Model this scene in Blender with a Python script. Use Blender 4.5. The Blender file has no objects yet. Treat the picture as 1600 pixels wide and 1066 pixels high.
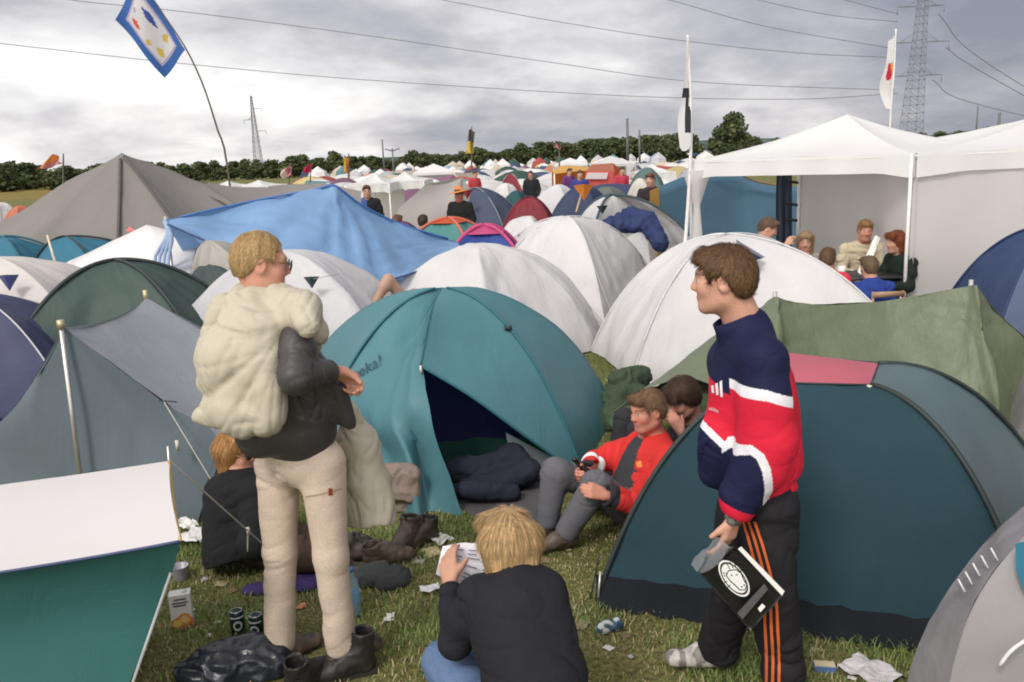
import bpy, bmesh, math, random
import numpy as np
from mathutils import Vector, Matrix, noise as mnoise
random.seed(7); rng = np.random.default_rng(7)
S = bpy.context.scene
COL = S.collection
rad = math.radians
# ------------------------------------------------------------------ camera
CAM_H, FPX, PITCH, ROLL = 2.1, 1333.0, rad(12.0), rad(2.4)
fw = np.array([0, math.cos(PITCH), -math.sin(PITCH)])
_r = np.array([1., 0, 0]); _u = np.array([0, math.sin(PITCH), math.cos(PITCH)])
rt = _r*math.cos(ROLL) - _u*math.sin(ROLL)
up = _u*math.cos(ROLL) + _r*math.sin(ROLL)
cam_d = bpy.data.cameras.new("camera"); cam = bpy.data.objects.new("camera", cam_d); COL.objects.link(cam)
cam_d.sensor_width = 36; cam_d.lens = 36*FPX/1600; cam_d.clip_end = 20000; cam_d.clip_start = 0.05
cam.matrix_world = Matrix(((rt[0], up[0], -fw[0], 0), (rt[1], up[1], -fw[1], 0), (rt[2], up[2], -fw[2], CAM_H), (0, 0, 0, 1)))
S.camera = cam
EYE = np.array([0, 0, CAM_H])
def ray(px, py): return fw + rt*(px-800)/FPX + up*(533-py)/FPX
def P(px, py, Y):                     # the point seen at a pixel of the photo, Y metres ahead
    d = ray(px, py); return EYE + d*Y/d[1]
def PZ(px, py, z=0.0):                # the same, at a known height
    d = ray(px, py); return EYE + d*(z-CAM_H)/d[2]
# ------------------------------------------------------------------ view, sky, sun
S.view_settings.view_transform = 'Standard'; S.view_settings.look = 'None'
S.view_settings.exposure = 0.42; S.view_settings.gamma = 1.0
S.cycles.use_denoising = True
S.cycles.max_bounces = 6; S.cycles.transparent_max_bounces = 8
S.cycles.filter_width = 1.9
S.render.film_transparent = False
SUN_EL, SUN_AZ = rad(44), rad(-150)    # azimuth from +Y towards +X
W = bpy.data.worlds.new("World"); S.world = W; W.use_nodes = True
def NN(nt, t, **kw):
    n = nt.nodes.new(t)
    for k, v in kw.items():
        if k.startswith('i_'):
            key = k[2:]
            n.inputs[int(key) if key.isdigit() else key.replace('_', ' ')].default_value = v
        else: setattr(n, k, v)
    return n
def build_world():
    nt = W.node_tree; nt.nodes.clear(); L = nt.links.new
    out = NN(nt, 'ShaderNodeOutputWorld'); bg = NN(nt, 'ShaderNodeBackground'); bg.inputs[1].default_value = 0.1
    sky = NN(nt, 'ShaderNodeTexSky', sky_type='NISHITA', sun_disc=False, sun_elevation=SUN_EL, sun_rotation=SUN_AZ)
    tc = NN(nt, 'ShaderNodeTexCoord'); sep = NN(nt, 'ShaderNodeSeparateXYZ'); L(tc.outputs['Generated'], sep.inputs[0])
    def M(op, a, b=None, c=None, clamp=False):
        m = NN(nt, 'ShaderNodeMath', operation=op, use_clamp=clamp)
        for i, v in enumerate((a, b, c)):
            if v is None: continue
            if isinstance(v, (int, float)): m.inputs[i].default_value = v
            else: L(v, m.inputs[i])
        return m.outputs[0]
    z = M('MAXIMUM', sep.outputs['Z'], 0.0)
    den = M('ADD', z, 0.26)
    cx = M('DIVIDE', sep.outputs['X'], den); cy = M('DIVIDE', sep.outputs['Y'], den)
    cv = NN(nt, 'ShaderNodeCombineXYZ'); L(cx, cv.inputs[0]); L(cy, cv.inputs[1])
    def noise(scale, detail, rough, dist, w):
        n = NN(nt, 'ShaderNodeTexNoise', noise_dimensions='4D'); L(cv.outputs[0], n.inputs['Vector'])
        n.inputs['Scale'].default_value = scale; n.inputs['Detail'].default_value = detail
        n.inputs['Roughness'].default_value = rough; n.inputs['Distortion'].default_value = dist; n.inputs['W'].default_value = w
        return n.outputs[0]
    n1 = noise(0.75, 7, 0.50, 0.4, 3.1); n2 = noise(2.0, 8, 0.55, 0.3, 8.4); n3 = noise(6.0, 6, 0.6, 0.2, 1.2)
    t = M('ADD', M('MULTIPLY', n1, 0.52), M('ADD', M('MULTIPLY', n2, 0.36), M('MULTIPLY', n3, 0.12)))
    t = M('MULTIPLY_ADD', M('SUBTRACT', t, 0.5), 1.75, 0.475)
    # the heavy front of darker cloud lies to the right; the left is thin and bright
    az = M('ARCTAN2', sep.outputs['X'], sep.outputs['Y'])
    low = M('MULTIPLY', M('MULTIPLY_ADD', az, 1.3, 0.02, True), M('SUBTRACT', 1.0, M('MULTIPLY', z, 1.7, clamp=True), clamp=True))
    back = M('MULTIPLY_ADD', sep.outputs['Y'], -1.4, -0.1, True)
    az = M('MINIMUM', M('MAXIMUM', az, -0.8), 0.8)
    t = M('ADD', t, M('MULTIPLY', back, 0.85))
    hl = M('MULTIPLY', M('SUBTRACT', 1.0, M('MULTIPLY', z, 5.0, clamp=True), clamp=True), M('MULTIPLY_ADD', az, -1.2, 0.25, True))
    t = M('ADD', t, M('MULTIPLY', hl, 0.14))
    t = M('SUBTRACT', t, M('ADD', M('MULTIPLY', az, 0.20), M('MULTIPLY', low, 0.26)))
    ramp = NN(nt, 'ShaderNodeValToRGB'); L(t, ramp.inputs[0]); e = ramp.color_ramp.elements
    e[0].position = 0.16; e[0].color = (0.21, 0.22, 0.27, 1); e[1].position = 1.0; e[1].color = (1.30, 1.26, 1.20, 1)
    for p, c in ((0.30, (0.30, 0.305, 0.35, 1)), (0.42, (0.42, 0.41, 0.44, 1)), (0.50, (0.545, 0.53, 0.545, 1)), (0.60, (0.70, 0.685, 0.685, 1)), (0.72, (0.88, 0.865, 0.85, 1))):
        q = e.new(p); q.color = c
    sc = NN(nt, 'ShaderNodeMix', data_type='RGBA', blend_type='MULTIPLY'); sc.inputs[0].default_value = 1
    L(ramp.outputs[0], sc.inputs[6]); sc.inputs[7].default_value = (10, 10, 10, 1)
    mx = NN(nt, 'ShaderNodeMix', data_type='RGBA'); mx.inputs[0].default_value = 0.95
    L(sky.outputs[0], mx.inputs[6]); L(sc.outputs[2], mx.inputs[7]); L(mx.outputs[2], bg.inputs[0]); L(bg.outputs[0], out.inputs[0])
build_world()
sun_d = bpy.data.lights.new("sun", 'SUN'); sun_d.energy = 1.5; sun_d.angle = rad(14); sun_d.color = (1, 0.95, 0.88)
sun = bpy.data.objects.new("sun", sun_d); COL.objects.link(sun)
sd = Vector((math.sin(SUN_AZ)*math.cos(SUN_EL), math.cos(SUN_AZ)*math.cos(SUN_EL), math.sin(SUN_EL)))
sun.rotation_euler = sd.to_track_quat('Z', 'Y').to_euler()
# ------------------------------------------------------------------ materials
def lin(c): c = c/255.; return c/12.92 if c <= .04045 else ((c+.055)/1.055)**2.4
def rgb(r, g, b, k=1.0): return tuple(min(.86, lin(v)*k) for v in (r, g, b)) + (1,)
MATS = {}
def new_mat(name):
    m = bpy.data.materials.new(name); m.use_nodes = True; nt = m.node_tree; nt.nodes.clear()
    out = NN(nt, 'ShaderNodeOutputMaterial'); b = NN(nt, 'ShaderNodeBsdfPrincipled'); nt.links.new(b.outputs[0], out.inputs[0])
    return m, nt, b, out
def fabric(name, c, rough=.6, trans=.22, wr=1.0, var=.10, spec=.3, scale=3.5, sheen=0.0, dirt=0.0):
    if name in MATS: return MATS[name]
    m, nt, b, out = new_mat(name); L = nt.links.new
    tc = NN(nt, 'ShaderNodeTexCoord'); mp = NN(nt, 'ShaderNodeMapping'); L(tc.outputs['Object'], mp.inputs[0])
    mp.inputs['Scale'].default_value = (1, 1, .45)
    n1 = NN(nt, 'ShaderNodeTexNoise', i_Scale=scale, i_Detail=7., i_Roughness=.62, i_Distortion=1.6); L(mp.outputs[0], n1.inputs['Vector'])
    n2 = NN(nt, 'ShaderNodeTexNoise', i_Scale=1.3, i_Detail=5., i_Roughness=.6); L(tc.outputs['Object'], n2.inputs['Vector'])
    n3 = NN(nt, 'ShaderNodeTexNoise', i_Scale=240., i_Detail=2.); L(tc.outputs['Object'], n3.inputs['Vector'])
    hv = NN(nt, 'ShaderNodeHueSaturation'); hv.inputs['Color'].default_value = c
    mr = NN(nt, 'ShaderNodeMapRange'); mr.inputs[1].default_value = .3; mr.inputs[2].default_value = .7
    mr.inputs[3].default_value = 1-var; mr.inputs[4].default_value = 1+var; L(n2.outputs[0], mr.inputs[0]); L(mr.outputs[0], hv.inputs['Value'])
    col = hv.outputs[0]
    if dirt:
        g = NN(nt, 'ShaderNodeNewGeometry'); sp = NN(nt, 'ShaderNodeSeparateXYZ'); L(g.outputs['Position'], sp.inputs[0])
        a = NN(nt, 'ShaderNodeMath', operation='MULTIPLY_ADD'); L(sp.outputs[2], a.inputs[0]); a.inputs[1].default_value = -3.2; a.inputs[2].default_value = 0.25
        a2 = NN(nt, 'ShaderNodeMath', operation='ADD', use_clamp=True); L(a.outputs[0], a2.inputs[0]); L(n1.outputs[0], a2.inputs[1])
        a3 = NN(nt, 'ShaderNodeMath', operation='MULTIPLY'); L(a2.outputs[0], a3.inputs[0]); a3.inputs[1].default_value = dirt
        mx = NN(nt, 'ShaderNodeMix', data_type='RGBA'); L(a3.outputs[0], mx.inputs[0]); L(col, mx.inputs[6]); mx.inputs[7].default_value = (.12, .095, .06, 1); col = mx.outputs[2]
    L(col, b.inputs['Base Color']); b.inputs['Roughness'].default_value = rough; b.inputs['Specular IOR Level'].default_value = spec
    rw = NN(nt, 'ShaderNodeTexNoise', noise_type='RIDGED_MULTIFRACTAL', i_Scale=2.3, i_Detail=4., i_Roughness=.55, i_Distortion=.7); L(mp.outputs[0], rw.inputs['Vector'])
    bp0 = NN(nt, 'ShaderNodeBump', i_Strength=.30*wr, i_Distance=.03, invert=True); L(rw.outputs[0], bp0.inputs['Height'])
    bp = NN(nt, 'ShaderNodeBump', i_Strength=.35*wr, i_Distance=.03); L(n1.outputs[0], bp.inputs['Height']); L(bp0.outputs[0], bp.inputs['Normal'])
    bp2 = NN(nt, 'ShaderNodeBump', i_Strength=.18, i_Distance=.002); L(n3.outputs[0], bp2.inputs['Height']); L(bp.outputs[0], bp2.inputs['Normal'])
    L(bp2.outputs[0], b.inputs['Normal'])
    if trans:
        tr = NN(nt, 'ShaderNodeBsdfTranslucent'); L(col, tr.inputs[0]); L(bp2.outputs[0], tr.inputs['Normal'])
        mxs = NN(nt, 'ShaderNodeMixShader'); mxs.inputs[0].default_value = trans
        L(b.outputs[0], mxs.inputs[1]); L(tr.outputs[0], mxs.inputs[2]); L(mxs.outputs[0], out.inputs[0])
    MATS[name] = m; return m
def plain(name, c, rough=.5, metal=0., spec=.5, var=.08, bump=0., scale=20.):
    if name in MATS: return MATS[name]
    m, nt, b, out = new_mat(name); L = nt.links.new
    tc = NN(nt, 'ShaderNodeTexCoord'); n = NN(nt, 'ShaderNodeTexNoise', i_Scale=scale, i_Detail=5.); L(tc.outputs['Object'], n.inputs['Vector'])
    hv = NN(nt, 'ShaderNodeHueSaturation'); hv.inputs['Color'].default_value = c
    mr = NN(nt, 'ShaderNodeMapRange'); mr.inputs[1].default_value = .3; mr.inputs[2].default_value = .7; mr.inputs[3].default_value = 1-var; mr.inputs[4].default_value = 1+var
    L(n.outputs[0], mr.inputs[0]); L(mr.outputs[0], hv.inputs['Value']); L(hv.outputs[0], b.inputs['Base Color'])
    b.inputs['Roughness'].default_value = rough; b.inputs['Metallic'].default_value = metal; b.inputs['Specular IOR Level'].default_value = spec
    if bump:
        bp = NN(nt, 'ShaderNodeBump', i_Strength=bump, i_Distance=.01); L(n.outputs[0], bp.inputs['Height']); L(bp.outputs[0], b.inputs['Normal'])
    MATS[name] = m; return m
def colmat(name, rough=.85, bump=.35, scale=90., spec=.25, sss=0., stretch=(1, 1, 1), trans=0., dist=.004, wrinkle=0., cv=.12):
    """colour of the thing comes from its own colour attribute (dye, print, skin tone)"""
    if name in MATS: return MATS[name]
    m, nt, b, out = new_mat(name); L = nt.links.new
    at = NN(nt, 'ShaderNodeAttribute', attribute_name='Col'); tc = NN(nt, 'ShaderNodeTexCoord'); mp = NN(nt, 'ShaderNodeMapping'); mp.inputs['Scale'].default_value = stretch
    L(tc.outputs['Object'], mp.inputs[0]); n = NN(nt, 'ShaderNodeTexNoise', i_Scale=scale, i_Detail=4.); L(mp.outputs[0], n.inputs['Vector'])
    hv = NN(nt, 'ShaderNodeHueSaturation'); L(at.outputs['Color'], hv.inputs['Color'])
    mr = NN(nt, 'ShaderNodeMapRange'); mr.inputs[1].default_value = .3; mr.inputs[2].default_value = .7; mr.inputs[3].default_value = 1-cv; mr.inputs[4].default_value = 1+cv
    L(n.outputs[0], mr.inputs[0]); L(mr.outputs[0], hv.inputs['Value']); L(hv.outputs[0], b.inputs['Base Color'])
    b.inputs['Roughness'].default_value = rough; b.inputs['Specular IOR Level'].default_value = spec
    if sss:
        b.inputs['Subsurface Weight'].default_value = sss; b.inputs['Subsurface Radius'].default_value = (.02, .008, .004); b.inputs['Subsurface Scale'].default_value = .4
    bp = NN(nt, 'ShaderNodeBump', i_Strength=bump, i_Distance=dist); L(n.outputs[0], bp.inputs['Height']); L(bp.outputs[0], b.inputs['Normal'])
    if wrinkle:
        w = NN(nt, 'ShaderNodeTexNoise', noise_type='RIDGED_MULTIFRACTAL', i_Scale=6.5, i_Detail=3., i_Roughness=.5, i_Distortion=1.1); L(tc.outputs['Object'], w.inputs['Vector'])
        b2 = NN(nt, 'ShaderNodeBump', i_Strength=wrinkle, i_Distance=.014, invert=True); L(w.outputs[0], b2.inputs['Height']); L(b2.outputs[0], bp.inputs['Normal'])
    MATS[name] = m; return m
def objcolor(name, rough=.65, trans=.2):
    """one cloth, dyed by the object's own colour (many far tents)"""
    if name in MATS: return MATS[name]
    m, nt, b, out = new_mat(name); L = nt.links.new
    oi = NN(nt, 'ShaderNodeObjectInfo'); L(oi.outputs['Color'], b.inputs['Base Color']); b.inputs['Roughness'].default_value = rough
    tc = NN(nt, 'ShaderNodeTexCoord'); n = NN(nt, 'ShaderNodeTexNoise', i_Scale=4., i_Detail=5., i_Distortion=1.); L(tc.outputs['Object'], n.inputs['Vector'])
    bp = NN(nt, 'ShaderNodeBump', i_Strength=.5, i_Distance=.05); L(n.outputs[0], bp.inputs['Height']); L(bp.outputs[0], b.inputs['Normal'])
    tr = NN(nt, 'ShaderNodeBsdfTranslucent'); L(oi.outputs['Color'], tr.inputs[0]); mxs = NN(nt, 'ShaderNodeMixShader'); mxs.inputs[0].default_value = trans
    L(b.outputs[0], mxs.inputs[1]); L(tr.outputs[0], mxs.inputs[2]); L(mxs.outputs[0], out.inputs[0])
    MATS[name] = m; return m
# ------------------------------------------------------------------ object helpers
def thing(name, label, cat, loc, group=None, kind=None):
    o = bpy.data.objects.new(name, None); COL.objects.link(o); o.location = Vector(loc); o.empty_display_size = .1
    o['label'] = label; o['category'] = cat
    if group: o['group'] = group
    if kind: o['kind'] = kind
    return o
def tag(o, label, cat, group=None, kind=None):
    o['label'] = label; o['category'] = cat
    if group: o['group'] = group
    if kind: o['kind'] = kind
    return o
def world_loc(o):
    v = Vector((0, 0, 0))
    while o: v += o.location; o = o.parent
    return v
def part(name, verts, faces, mats, parent=None, smooth=True, mi=None, loc=None, col=None, label=None, autosmooth=None):
    """verts in world coordinates; stored relative to the parent (or to loc)"""
    V = np.asarray(verts, float)
    base = np.array(world_loc(parent)) if parent else (np.array(loc, float) if loc is not None else np.zeros(3))
    me = bpy.data.meshes.new(name); me.from_pydata((V-base).tolist(), [], [list(map(int, f)) for f in faces])
    for m in (mats if isinstance(mats, (list, tuple)) else [mats]): me.materials.append(m)
    if mi is not None: me.polygons.foreach_set('material_index', np.asarray(mi, np.int32))
    if smooth: me.polygons.foreach_set('use_smooth', np.ones(len(me.polygons), bool))
    if col is not None:
        a = me.color_attributes.new('Col', 'FLOAT_COLOR', 'POINT'); c4 = np.ones((len(V), 4), np.float32); c4[:, :3] = np.asarray(col)[:, :3]
        a.data.foreach_set('color', c4.ravel())
    me.update()
    o = bpy.data.objects.new(name, me); COL.objects.link(o)
    if parent: o.parent = parent
    elif loc is not None: o.location = Vector(loc)
    if label: o['label'] = label
    return o
class MB:
    def __init__(s): s.v = []; s.f = []; s.mi = []
    def add(s, v, f, m=0):
        n = len(s.v); s.v += [tuple(map(float, p)) for p in v]; s.f += [[i+n for i in q] for q in f]; s.mi += [m]*len(f); return s
    def build(s, name, mats, parent=None, smooth=True, loc=None, label=None): return part(name, s.v, s.f, mats, parent, smooth, s.mi, loc, label=label)
    def tube(s, pts, r, n=8, m=0, cap=True):
        pts = [np.array(p, float) for p in pts]; k = len(pts); rs = r if isinstance(r, (list, tuple, np.ndarray)) else [r]*k
        V = []; prev = None
        for i, p in enumerate(pts):
            t = pts[min(i+1, k-1)] - pts[max(i-1, 0)]; t = t/(np.linalg.norm(t)+1e-9)
            if prev is None:
                a = np.array([0, 0, 1.]) if abs(t[2]) < .9 else np.array([1., 0, 0]); x = np.cross(t, a)
            else: x = prev - t*(prev@t)
            x /= np.linalg.norm(x)+1e-9; prev = x; y = np.cross(t, x)
            for j in range(n):
                a = 2*math.pi*j/n; V.append(p + rs[i]*(math.cos(a)*x + math.sin(a)*y))
        F = [[i*n+j, i*n+(j+1) % n, (i+1)*n+(j+1) % n, (i+1)*n+j] for i in range(k-1) for j in range(n)]
        if cap: F += [list(range(n))[::-1], [(k-1)*n+j for j in range(n)]]
        return s.add(V, F, m)
    def box(s, c, size, R=None, m=0, bev=0):
        c = np.array(c, float); h = np.array(size, float)/2; R = np.eye(3) if R is None else np.array(R)
        V = [c + R @ (h*np.array([x, y, z])) for x in (-1, 1) for y in (-1, 1) for z in (-1, 1)]
        return s.add(V, [[0, 1, 3, 2], [4, 6, 7, 5], [0, 4, 5, 1], [2, 3, 7, 6], [0, 2, 6, 4], [1, 5, 7, 3]], m)
    def lathe(s, c, prof, n=20, R=None, m=0):
        c = np.array(c, float); R = np.eye(3) if R is None else np.array(R); V = []; k = len(prof)
        for r_, z in prof:
            for j in range(n):
                a = 2*math.pi*j/n; V.append(c + R @ np.array([r_*math.cos(a), r_*math.sin(a), z]))
        F = [[i*n+j, i*n+(j+1) % n, (i+1)*n+(j+1) % n, (i+1)*n+j] for i in range(k-1) for j in range(n)]
        F += [list(range(n))[::-1], [(k-1)*n+j for j in range(n)]]
        return s.add(V, F, m)
def rotz(a): c, s = math.cos(a), math.sin(a); return np.array([[c, -s, 0], [s, c, 0], [0, 0, 1.]])
def rotx(a): c, s = math.cos(a), math.sin(a); return np.array([[1, 0, 0], [0, c, -s], [0, s, c.real]])
def roty(a): c, s = math.cos(a), math.sin(a); return np.array([[c, 0, s], [0, 1, 0], [-s, 0, c]])
def unit(v): v = np.asarray(v, float); return v/(np.linalg.norm(v)+1e-9)
def basis(fwd, upv=(0, 0, 1)):        # columns: right, forward, up
    f = unit(fwd); r_ = unit(np.cross(f, upv)); u_ = np.cross(r_, f); return np.stack([r_, f, u_], 1)
def spline(pts, n=24):
    pts = np.asarray(pts, float); k = len(pts)
    if k == 2: return np.array([pts[0]+(pts[1]-pts[0])*t for t in np.linspace(0, 1, n)])
    q = np.vstack([2*pts[0]-pts[1], pts, 2*pts[-1]-pts[-2]]); out = []
    for t in np.linspace(0, k-1-1e-9, n):
        i = int(t); f = t-i; a, b_, c, d = q[i:i+4]
        out.append(.5*((2*b_)+(-a+c)*f+(2*a-5*b_+4*c-d)*f*f+(-a+3*b_-3*c+d)*f**3))
    return np.array(out)
# vectorised value noise
def _hash(ix, iy, iz):
    h = (ix.astype(np.int64)*374761393 + iy.astype(np.int64)*668265263 + iz.astype(np.int64)*2147483647 % 1000003) & 0x7fffffff
    h = ((h ^ (h >> 13))*1274126177) & 0x7fffffff
    return ((h ^ (h >> 16)) & 0xffff)/65535.0
def vnoise(p):
    p = np.asarray(p, float); i = np.floor(p).astype(np.int64); f = p-i; f = f*f*(3-2*f); o = 0
    for dx in (0, 1):
        for dy in (0, 1):
            for dz in (0, 1):
                w = (f[:, 0] if dx else 1-f[:, 0])*(f[:, 1] if dy else 1-f[:, 1])*(f[:, 2] if dz else 1-f[:, 2])
                o = o + w*_hash(i[:, 0]+dx, i[:, 1]+dy, i[:, 2]+dz)
    return o*2-1
def fbm(p, oct=3):
    o = 0; a = 1; p = np.asarray(p, float)
    for k in range(oct): o = o+a*vnoise(p*(2.03**k)+k*17.3); a *= .5
    return o
def normals(V, F4):
    V = np.asarray(V); F4 = np.asarray(F4); n = np.cross(V[F4[:, 2]]-V[F4[:, 0]], V[F4[:, 3]]-V[F4[:, 1]]) if F4.shape[1] == 4 else np.cross(V[F4[:, 1]]-V[F4[:, 0]], V[F4[:, 2]]-V[F4[:, 0]])
    N = np.zeros_like(V)
    for k in range(F4.shape[1]): np.add.at(N, F4[:, k], n)
    return N/(np.linalg.norm(N, axis=1, keepdims=True)+1e-12)
def radiate(V, N, c, ax1, ax2, amp, freq, rad0=.25, seed=0., power=4):
    """folds of cloth that run out from a point it hangs from"""
    d = V-np.array(c); a, b_ = d@np.array(ax1, float), d@np.array(ax2, float); ang = np.arctan2(b_, a); r_ = np.hypot(a, b_)
    n = vnoise(np.stack([ang*freq+seed, r_*1.5, 0*r_+seed], 1)); n2 = vnoise(np.stack([ang*freq*2.2+seed, r_*2.5, 0*r_+seed+7], 1))
    return V-N*(amp*((1-np.abs(n))**power+.45*(1-np.abs(n2))**(power+1)-.35)*np.clip(r_/rad0, 0, 1))[:, None]
def grid_sheet(curves, nt=10, sag=None, wr=.0, wscale=(3, 3, 3), fold=None):
    """cloth lofted between neighbouring curves (equal length point lists); returns V, F, panel index per face"""
    V = []; rows = []
    K = len(curves[0])
    for ci in range(len(curves)-1):
        A = np.asarray(curves[ci]); B = np.asarray(curves[ci+1])
        for j in range(nt if ci < len(curves)-2 else nt+1):
            t = j/nt; row = A+(B-A)*t
            if sag is not None: row = row + sag(ci, t, A, B)
            rows.append((row, ci))
    V = np.concatenate([r_ for r_, _ in rows])
    F = []; pi = []
    for i in range(len(rows)-1):
        for k in range(K-1): F.append([i*K+k, (i+1)*K+k, (i+1)*K+k+1, i*K+k+1]); pi.append(rows[i][1])
    if wr:
        N = normals(V, F); V = V + N*(wr*fbm(V*np.array(wscale), 3))[:, None]
    return V, F, pi
# ------------------------------------------------------------------ bodies: one smooth surface grown round a skeleton
class Field:
    def __init__(s, lo, hi, h):
        s.lo = np.array(lo, float); s.h = h; s.n = np.ceil((np.array(hi)-s.lo)/h).astype(int)+1; s.F = np.full(s.n, 1.0, np.float32)
    def _box(s, lo, hi):
        a = np.clip(np.floor((lo-s.lo)/s.h).astype(int), 0, s.n-1); b = np.clip(np.ceil((hi-s.lo)/s.h).astype(int)+1, 1, s.n)
        if (b <= a).any(): return None, None
        g = np.stack(np.meshgrid(*[s.lo[k]+s.h*np.arange(a[k], b[k]) for k in range(3)], indexing='ij'), -1).astype(np.float32)
        return tuple(slice(a[k], b[k]) for k in range(3)), g
    def _merge(s, sl, d, k, sub=False):
        A = s.F[sl]
        if sub:
            d = -d; hh = np.maximum(k-np.abs(A-d), 0)/k if k else 0; s.F[sl] = np.maximum(A, d)+(hh*hh*k/4 if k else 0)
        else:
            hh = np.maximum(k-np.abs(A-d), 0)/k if k else 0; s.F[sl] = np.minimum(A, d)-(hh*hh*k/4 if k else 0)
    def cap(s, p0, r0, p1=None, r1=None, k=.03, sub=False, flat=None):
        p0 = np.array(p0, float); p1 = p0 if p1 is None else np.array(p1, float); r1 = r0 if r1 is None else r1
        m = max(r0, r1)+k+3*s.h; sl, g = s._box(np.minimum(p0, p1)-m, np.maximum(p0, p1)+m)
        if sl is None: return s
        v = p1-p0; L2 = v@v; q = g-p0
        t = np.clip((q@v)/L2, 0, 1) if L2 > 1e-12 else np.zeros(g.shape[:-1])
        w = q-t[..., None]*v
        if flat is not None:       # flattened along a direction by a factor
            ax, f = np.array(flat[0], float), flat[1]; c = w@ax; w = w+(1/f-1)*c[..., None]*ax; d = (np.linalg.norm(w, axis=-1)-(r0+(r1-r0)*t))*min(1, f+.25)
        else: d = np.linalg.norm(w, axis=-1)-(r0+(r1-r0)*t)
        s._merge(sl, d.astype(np.float32), k, sub); return s
    def ell(s, c, r, R=None, k=.03, sub=False):
        c = np.array(c, float); r = np.array(r, float); R = np.eye(3) if R is None else R; m = max(r)+k+3*s.h; sl, g = s._box(c-m, c+m)
        if sl is None: return s
        q = (g-c)@R; k0 = np.linalg.norm(q/r, axis=-1); k1 = np.linalg.norm(q/(r*r), axis=-1); d = k0*(k0-1)/np.maximum(k1, 1e-6)
        s._merge(sl, d.astype(np.float32), k, sub); return s
    def plane(s, p, n, k=.0):      # keep the side the normal points away from
        g = np.stack(np.meshgrid(*[s.lo[i]+s.h*np.arange(s.n[i]) for i in range(3)], indexing='ij'), -1).astype(np.float32)
        s.F = np.maximum(s.F, ((g-np.array(p))@unit(n)).astype(np.float32)); return s
    def func(s, f):
        g = np.stack(np.meshgrid(*[s.lo[i]+s.h*np.arange(s.n[i]) for i in range(3)], indexing='ij'), -1).astype(np.float32); s.F = np.maximum(s.F, f(g).astype(np.float32)); return s
    def mesh(s):
        F = s.F.copy(); F[0] = F[-1] = 1; F[:, 0] = F[:, -1] = 1; F[:, :, 0] = F[:, :, -1] = 1
        S_ = F < 0; c = np.zeros(s.n-1, np.int8)
        for a in (0, 1):
            for b in (0, 1):
                for d in (0, 1): c += S_[a:a+s.n[0]-1, b:b+s.n[1]-1, d:d+s.n[2]-1]
        act = (c > 0) & (c < 8); I = np.argwhere(act)
        if len(I) == 0: return np.zeros((0, 3)), np.zeros((0, 4), int)
        idx = np.full(act.shape, -1, np.int64); idx[act] = np.arange(len(I)); pos = np.zeros((len(I), 3)); cnt = np.zeros(len(I))
        offs = [np.array(o) for o in np.ndindex(2, 2, 2)]
        for o in offs:
            for ax in range(3):
                if o[ax]: continue
                o2 = o.copy(); o2[ax] = 1; f0 = F[tuple((I+o).T)]; f1 = F[tuple((I+o2).T)]; m = (f0 < 0) != (f1 < 0)
                t = np.where(m, f0/(f0-f1+1e-12), 0)[:, None]; pos += np.where(m[:, None], o+(o2-o)*t, 0); cnt += m
        V = s.lo+(I+pos/cnt[:, None])*s.h; Fc = []
        for ax in range(3):
            a, b = (ax+1) % 3, (ax+2) % 3; sl0 = [slice(None)]*3; sl1 = [slice(None)]*3; sl0[ax] = slice(0, -1); sl1[ax] = slice(1, None)
            e = S_[tuple(sl0)] != S_[tuple(sl1)]; E_ = np.argwhere(e); E_ = E_[(E_[:, a] > 0) & (E_[:, b] > 0) & (E_[:, a] < s.n[a]-1) & (E_[:, b] < s.n[b]-1)]
            ea = np.zeros(3, int); ea[a] = 1; eb = np.zeros(3, int); eb[b] = 1
            q = np.stack([idx[tuple((E_-ea-eb).T)], idx[tuple((E_-eb).T)], idx[tuple(E_.T)], idx[tuple((E_-ea).T)]], 1)
            inside = S_[tuple(E_.T)]; q[~inside] = q[~inside][:, ::-1]; Fc.append(q)
        Q = np.concatenate(Fc); Q = Q[(Q >= 0).all(1)]
        # keep the largest piece only
        return V, Q
def largest(V, Q):
    par = np.arange(len(V)); e = np.concatenate([Q[:, [0, 1]], Q[:, [1, 2]], Q[:, [2, 3]], Q[:, [3, 0]]])
    while True:
        a, b = par[e[:, 0]], par[e[:, 1]]; k = a != b
        if not k.any(): break
        hi, lo = np.maximum(a[k], b[k]), np.minimum(a[k], b[k]); np.minimum.at(par, hi, lo)
        while True:
            p2 = par[par]
            if (p2 == par).all(): break
            par = p2
        e = e[k]
    u, c = np.unique(par, return_counts=True); k = par == u[c.argmax()]; mp = np.cumsum(k)-1; Q = Q[k[Q[:, 0]]]
    return V[k], mp[Q]
def smooth_mesh(V, Q, it=2, f=.5):
    e = np.concatenate([Q[:, [0, 1]], Q[:, [1, 2]], Q[:, [2, 3]], Q[:, [3, 0]]])
    for _ in range(it):
        A = np.zeros_like(V); c = np.zeros(len(V)); np.add.at(A, e[:, 0], V[e[:, 1]]); np.add.at(c, e[:, 0], 1); np.add.at(A, e[:, 1], V[e[:, 0]]); np.add.at(c, e[:, 1], 1)
        V = V+f*(A/np.maximum(c, 1)[:, None]-V)
    return V
def seg_t(V, p0, p1):
    v = np.array(p1)-p0; t = np.clip(((V-p0)@v)/(v@v), 0, 1); return t, np.linalg.norm(V-p0-t[:, None]*v, axis=1)
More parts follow.
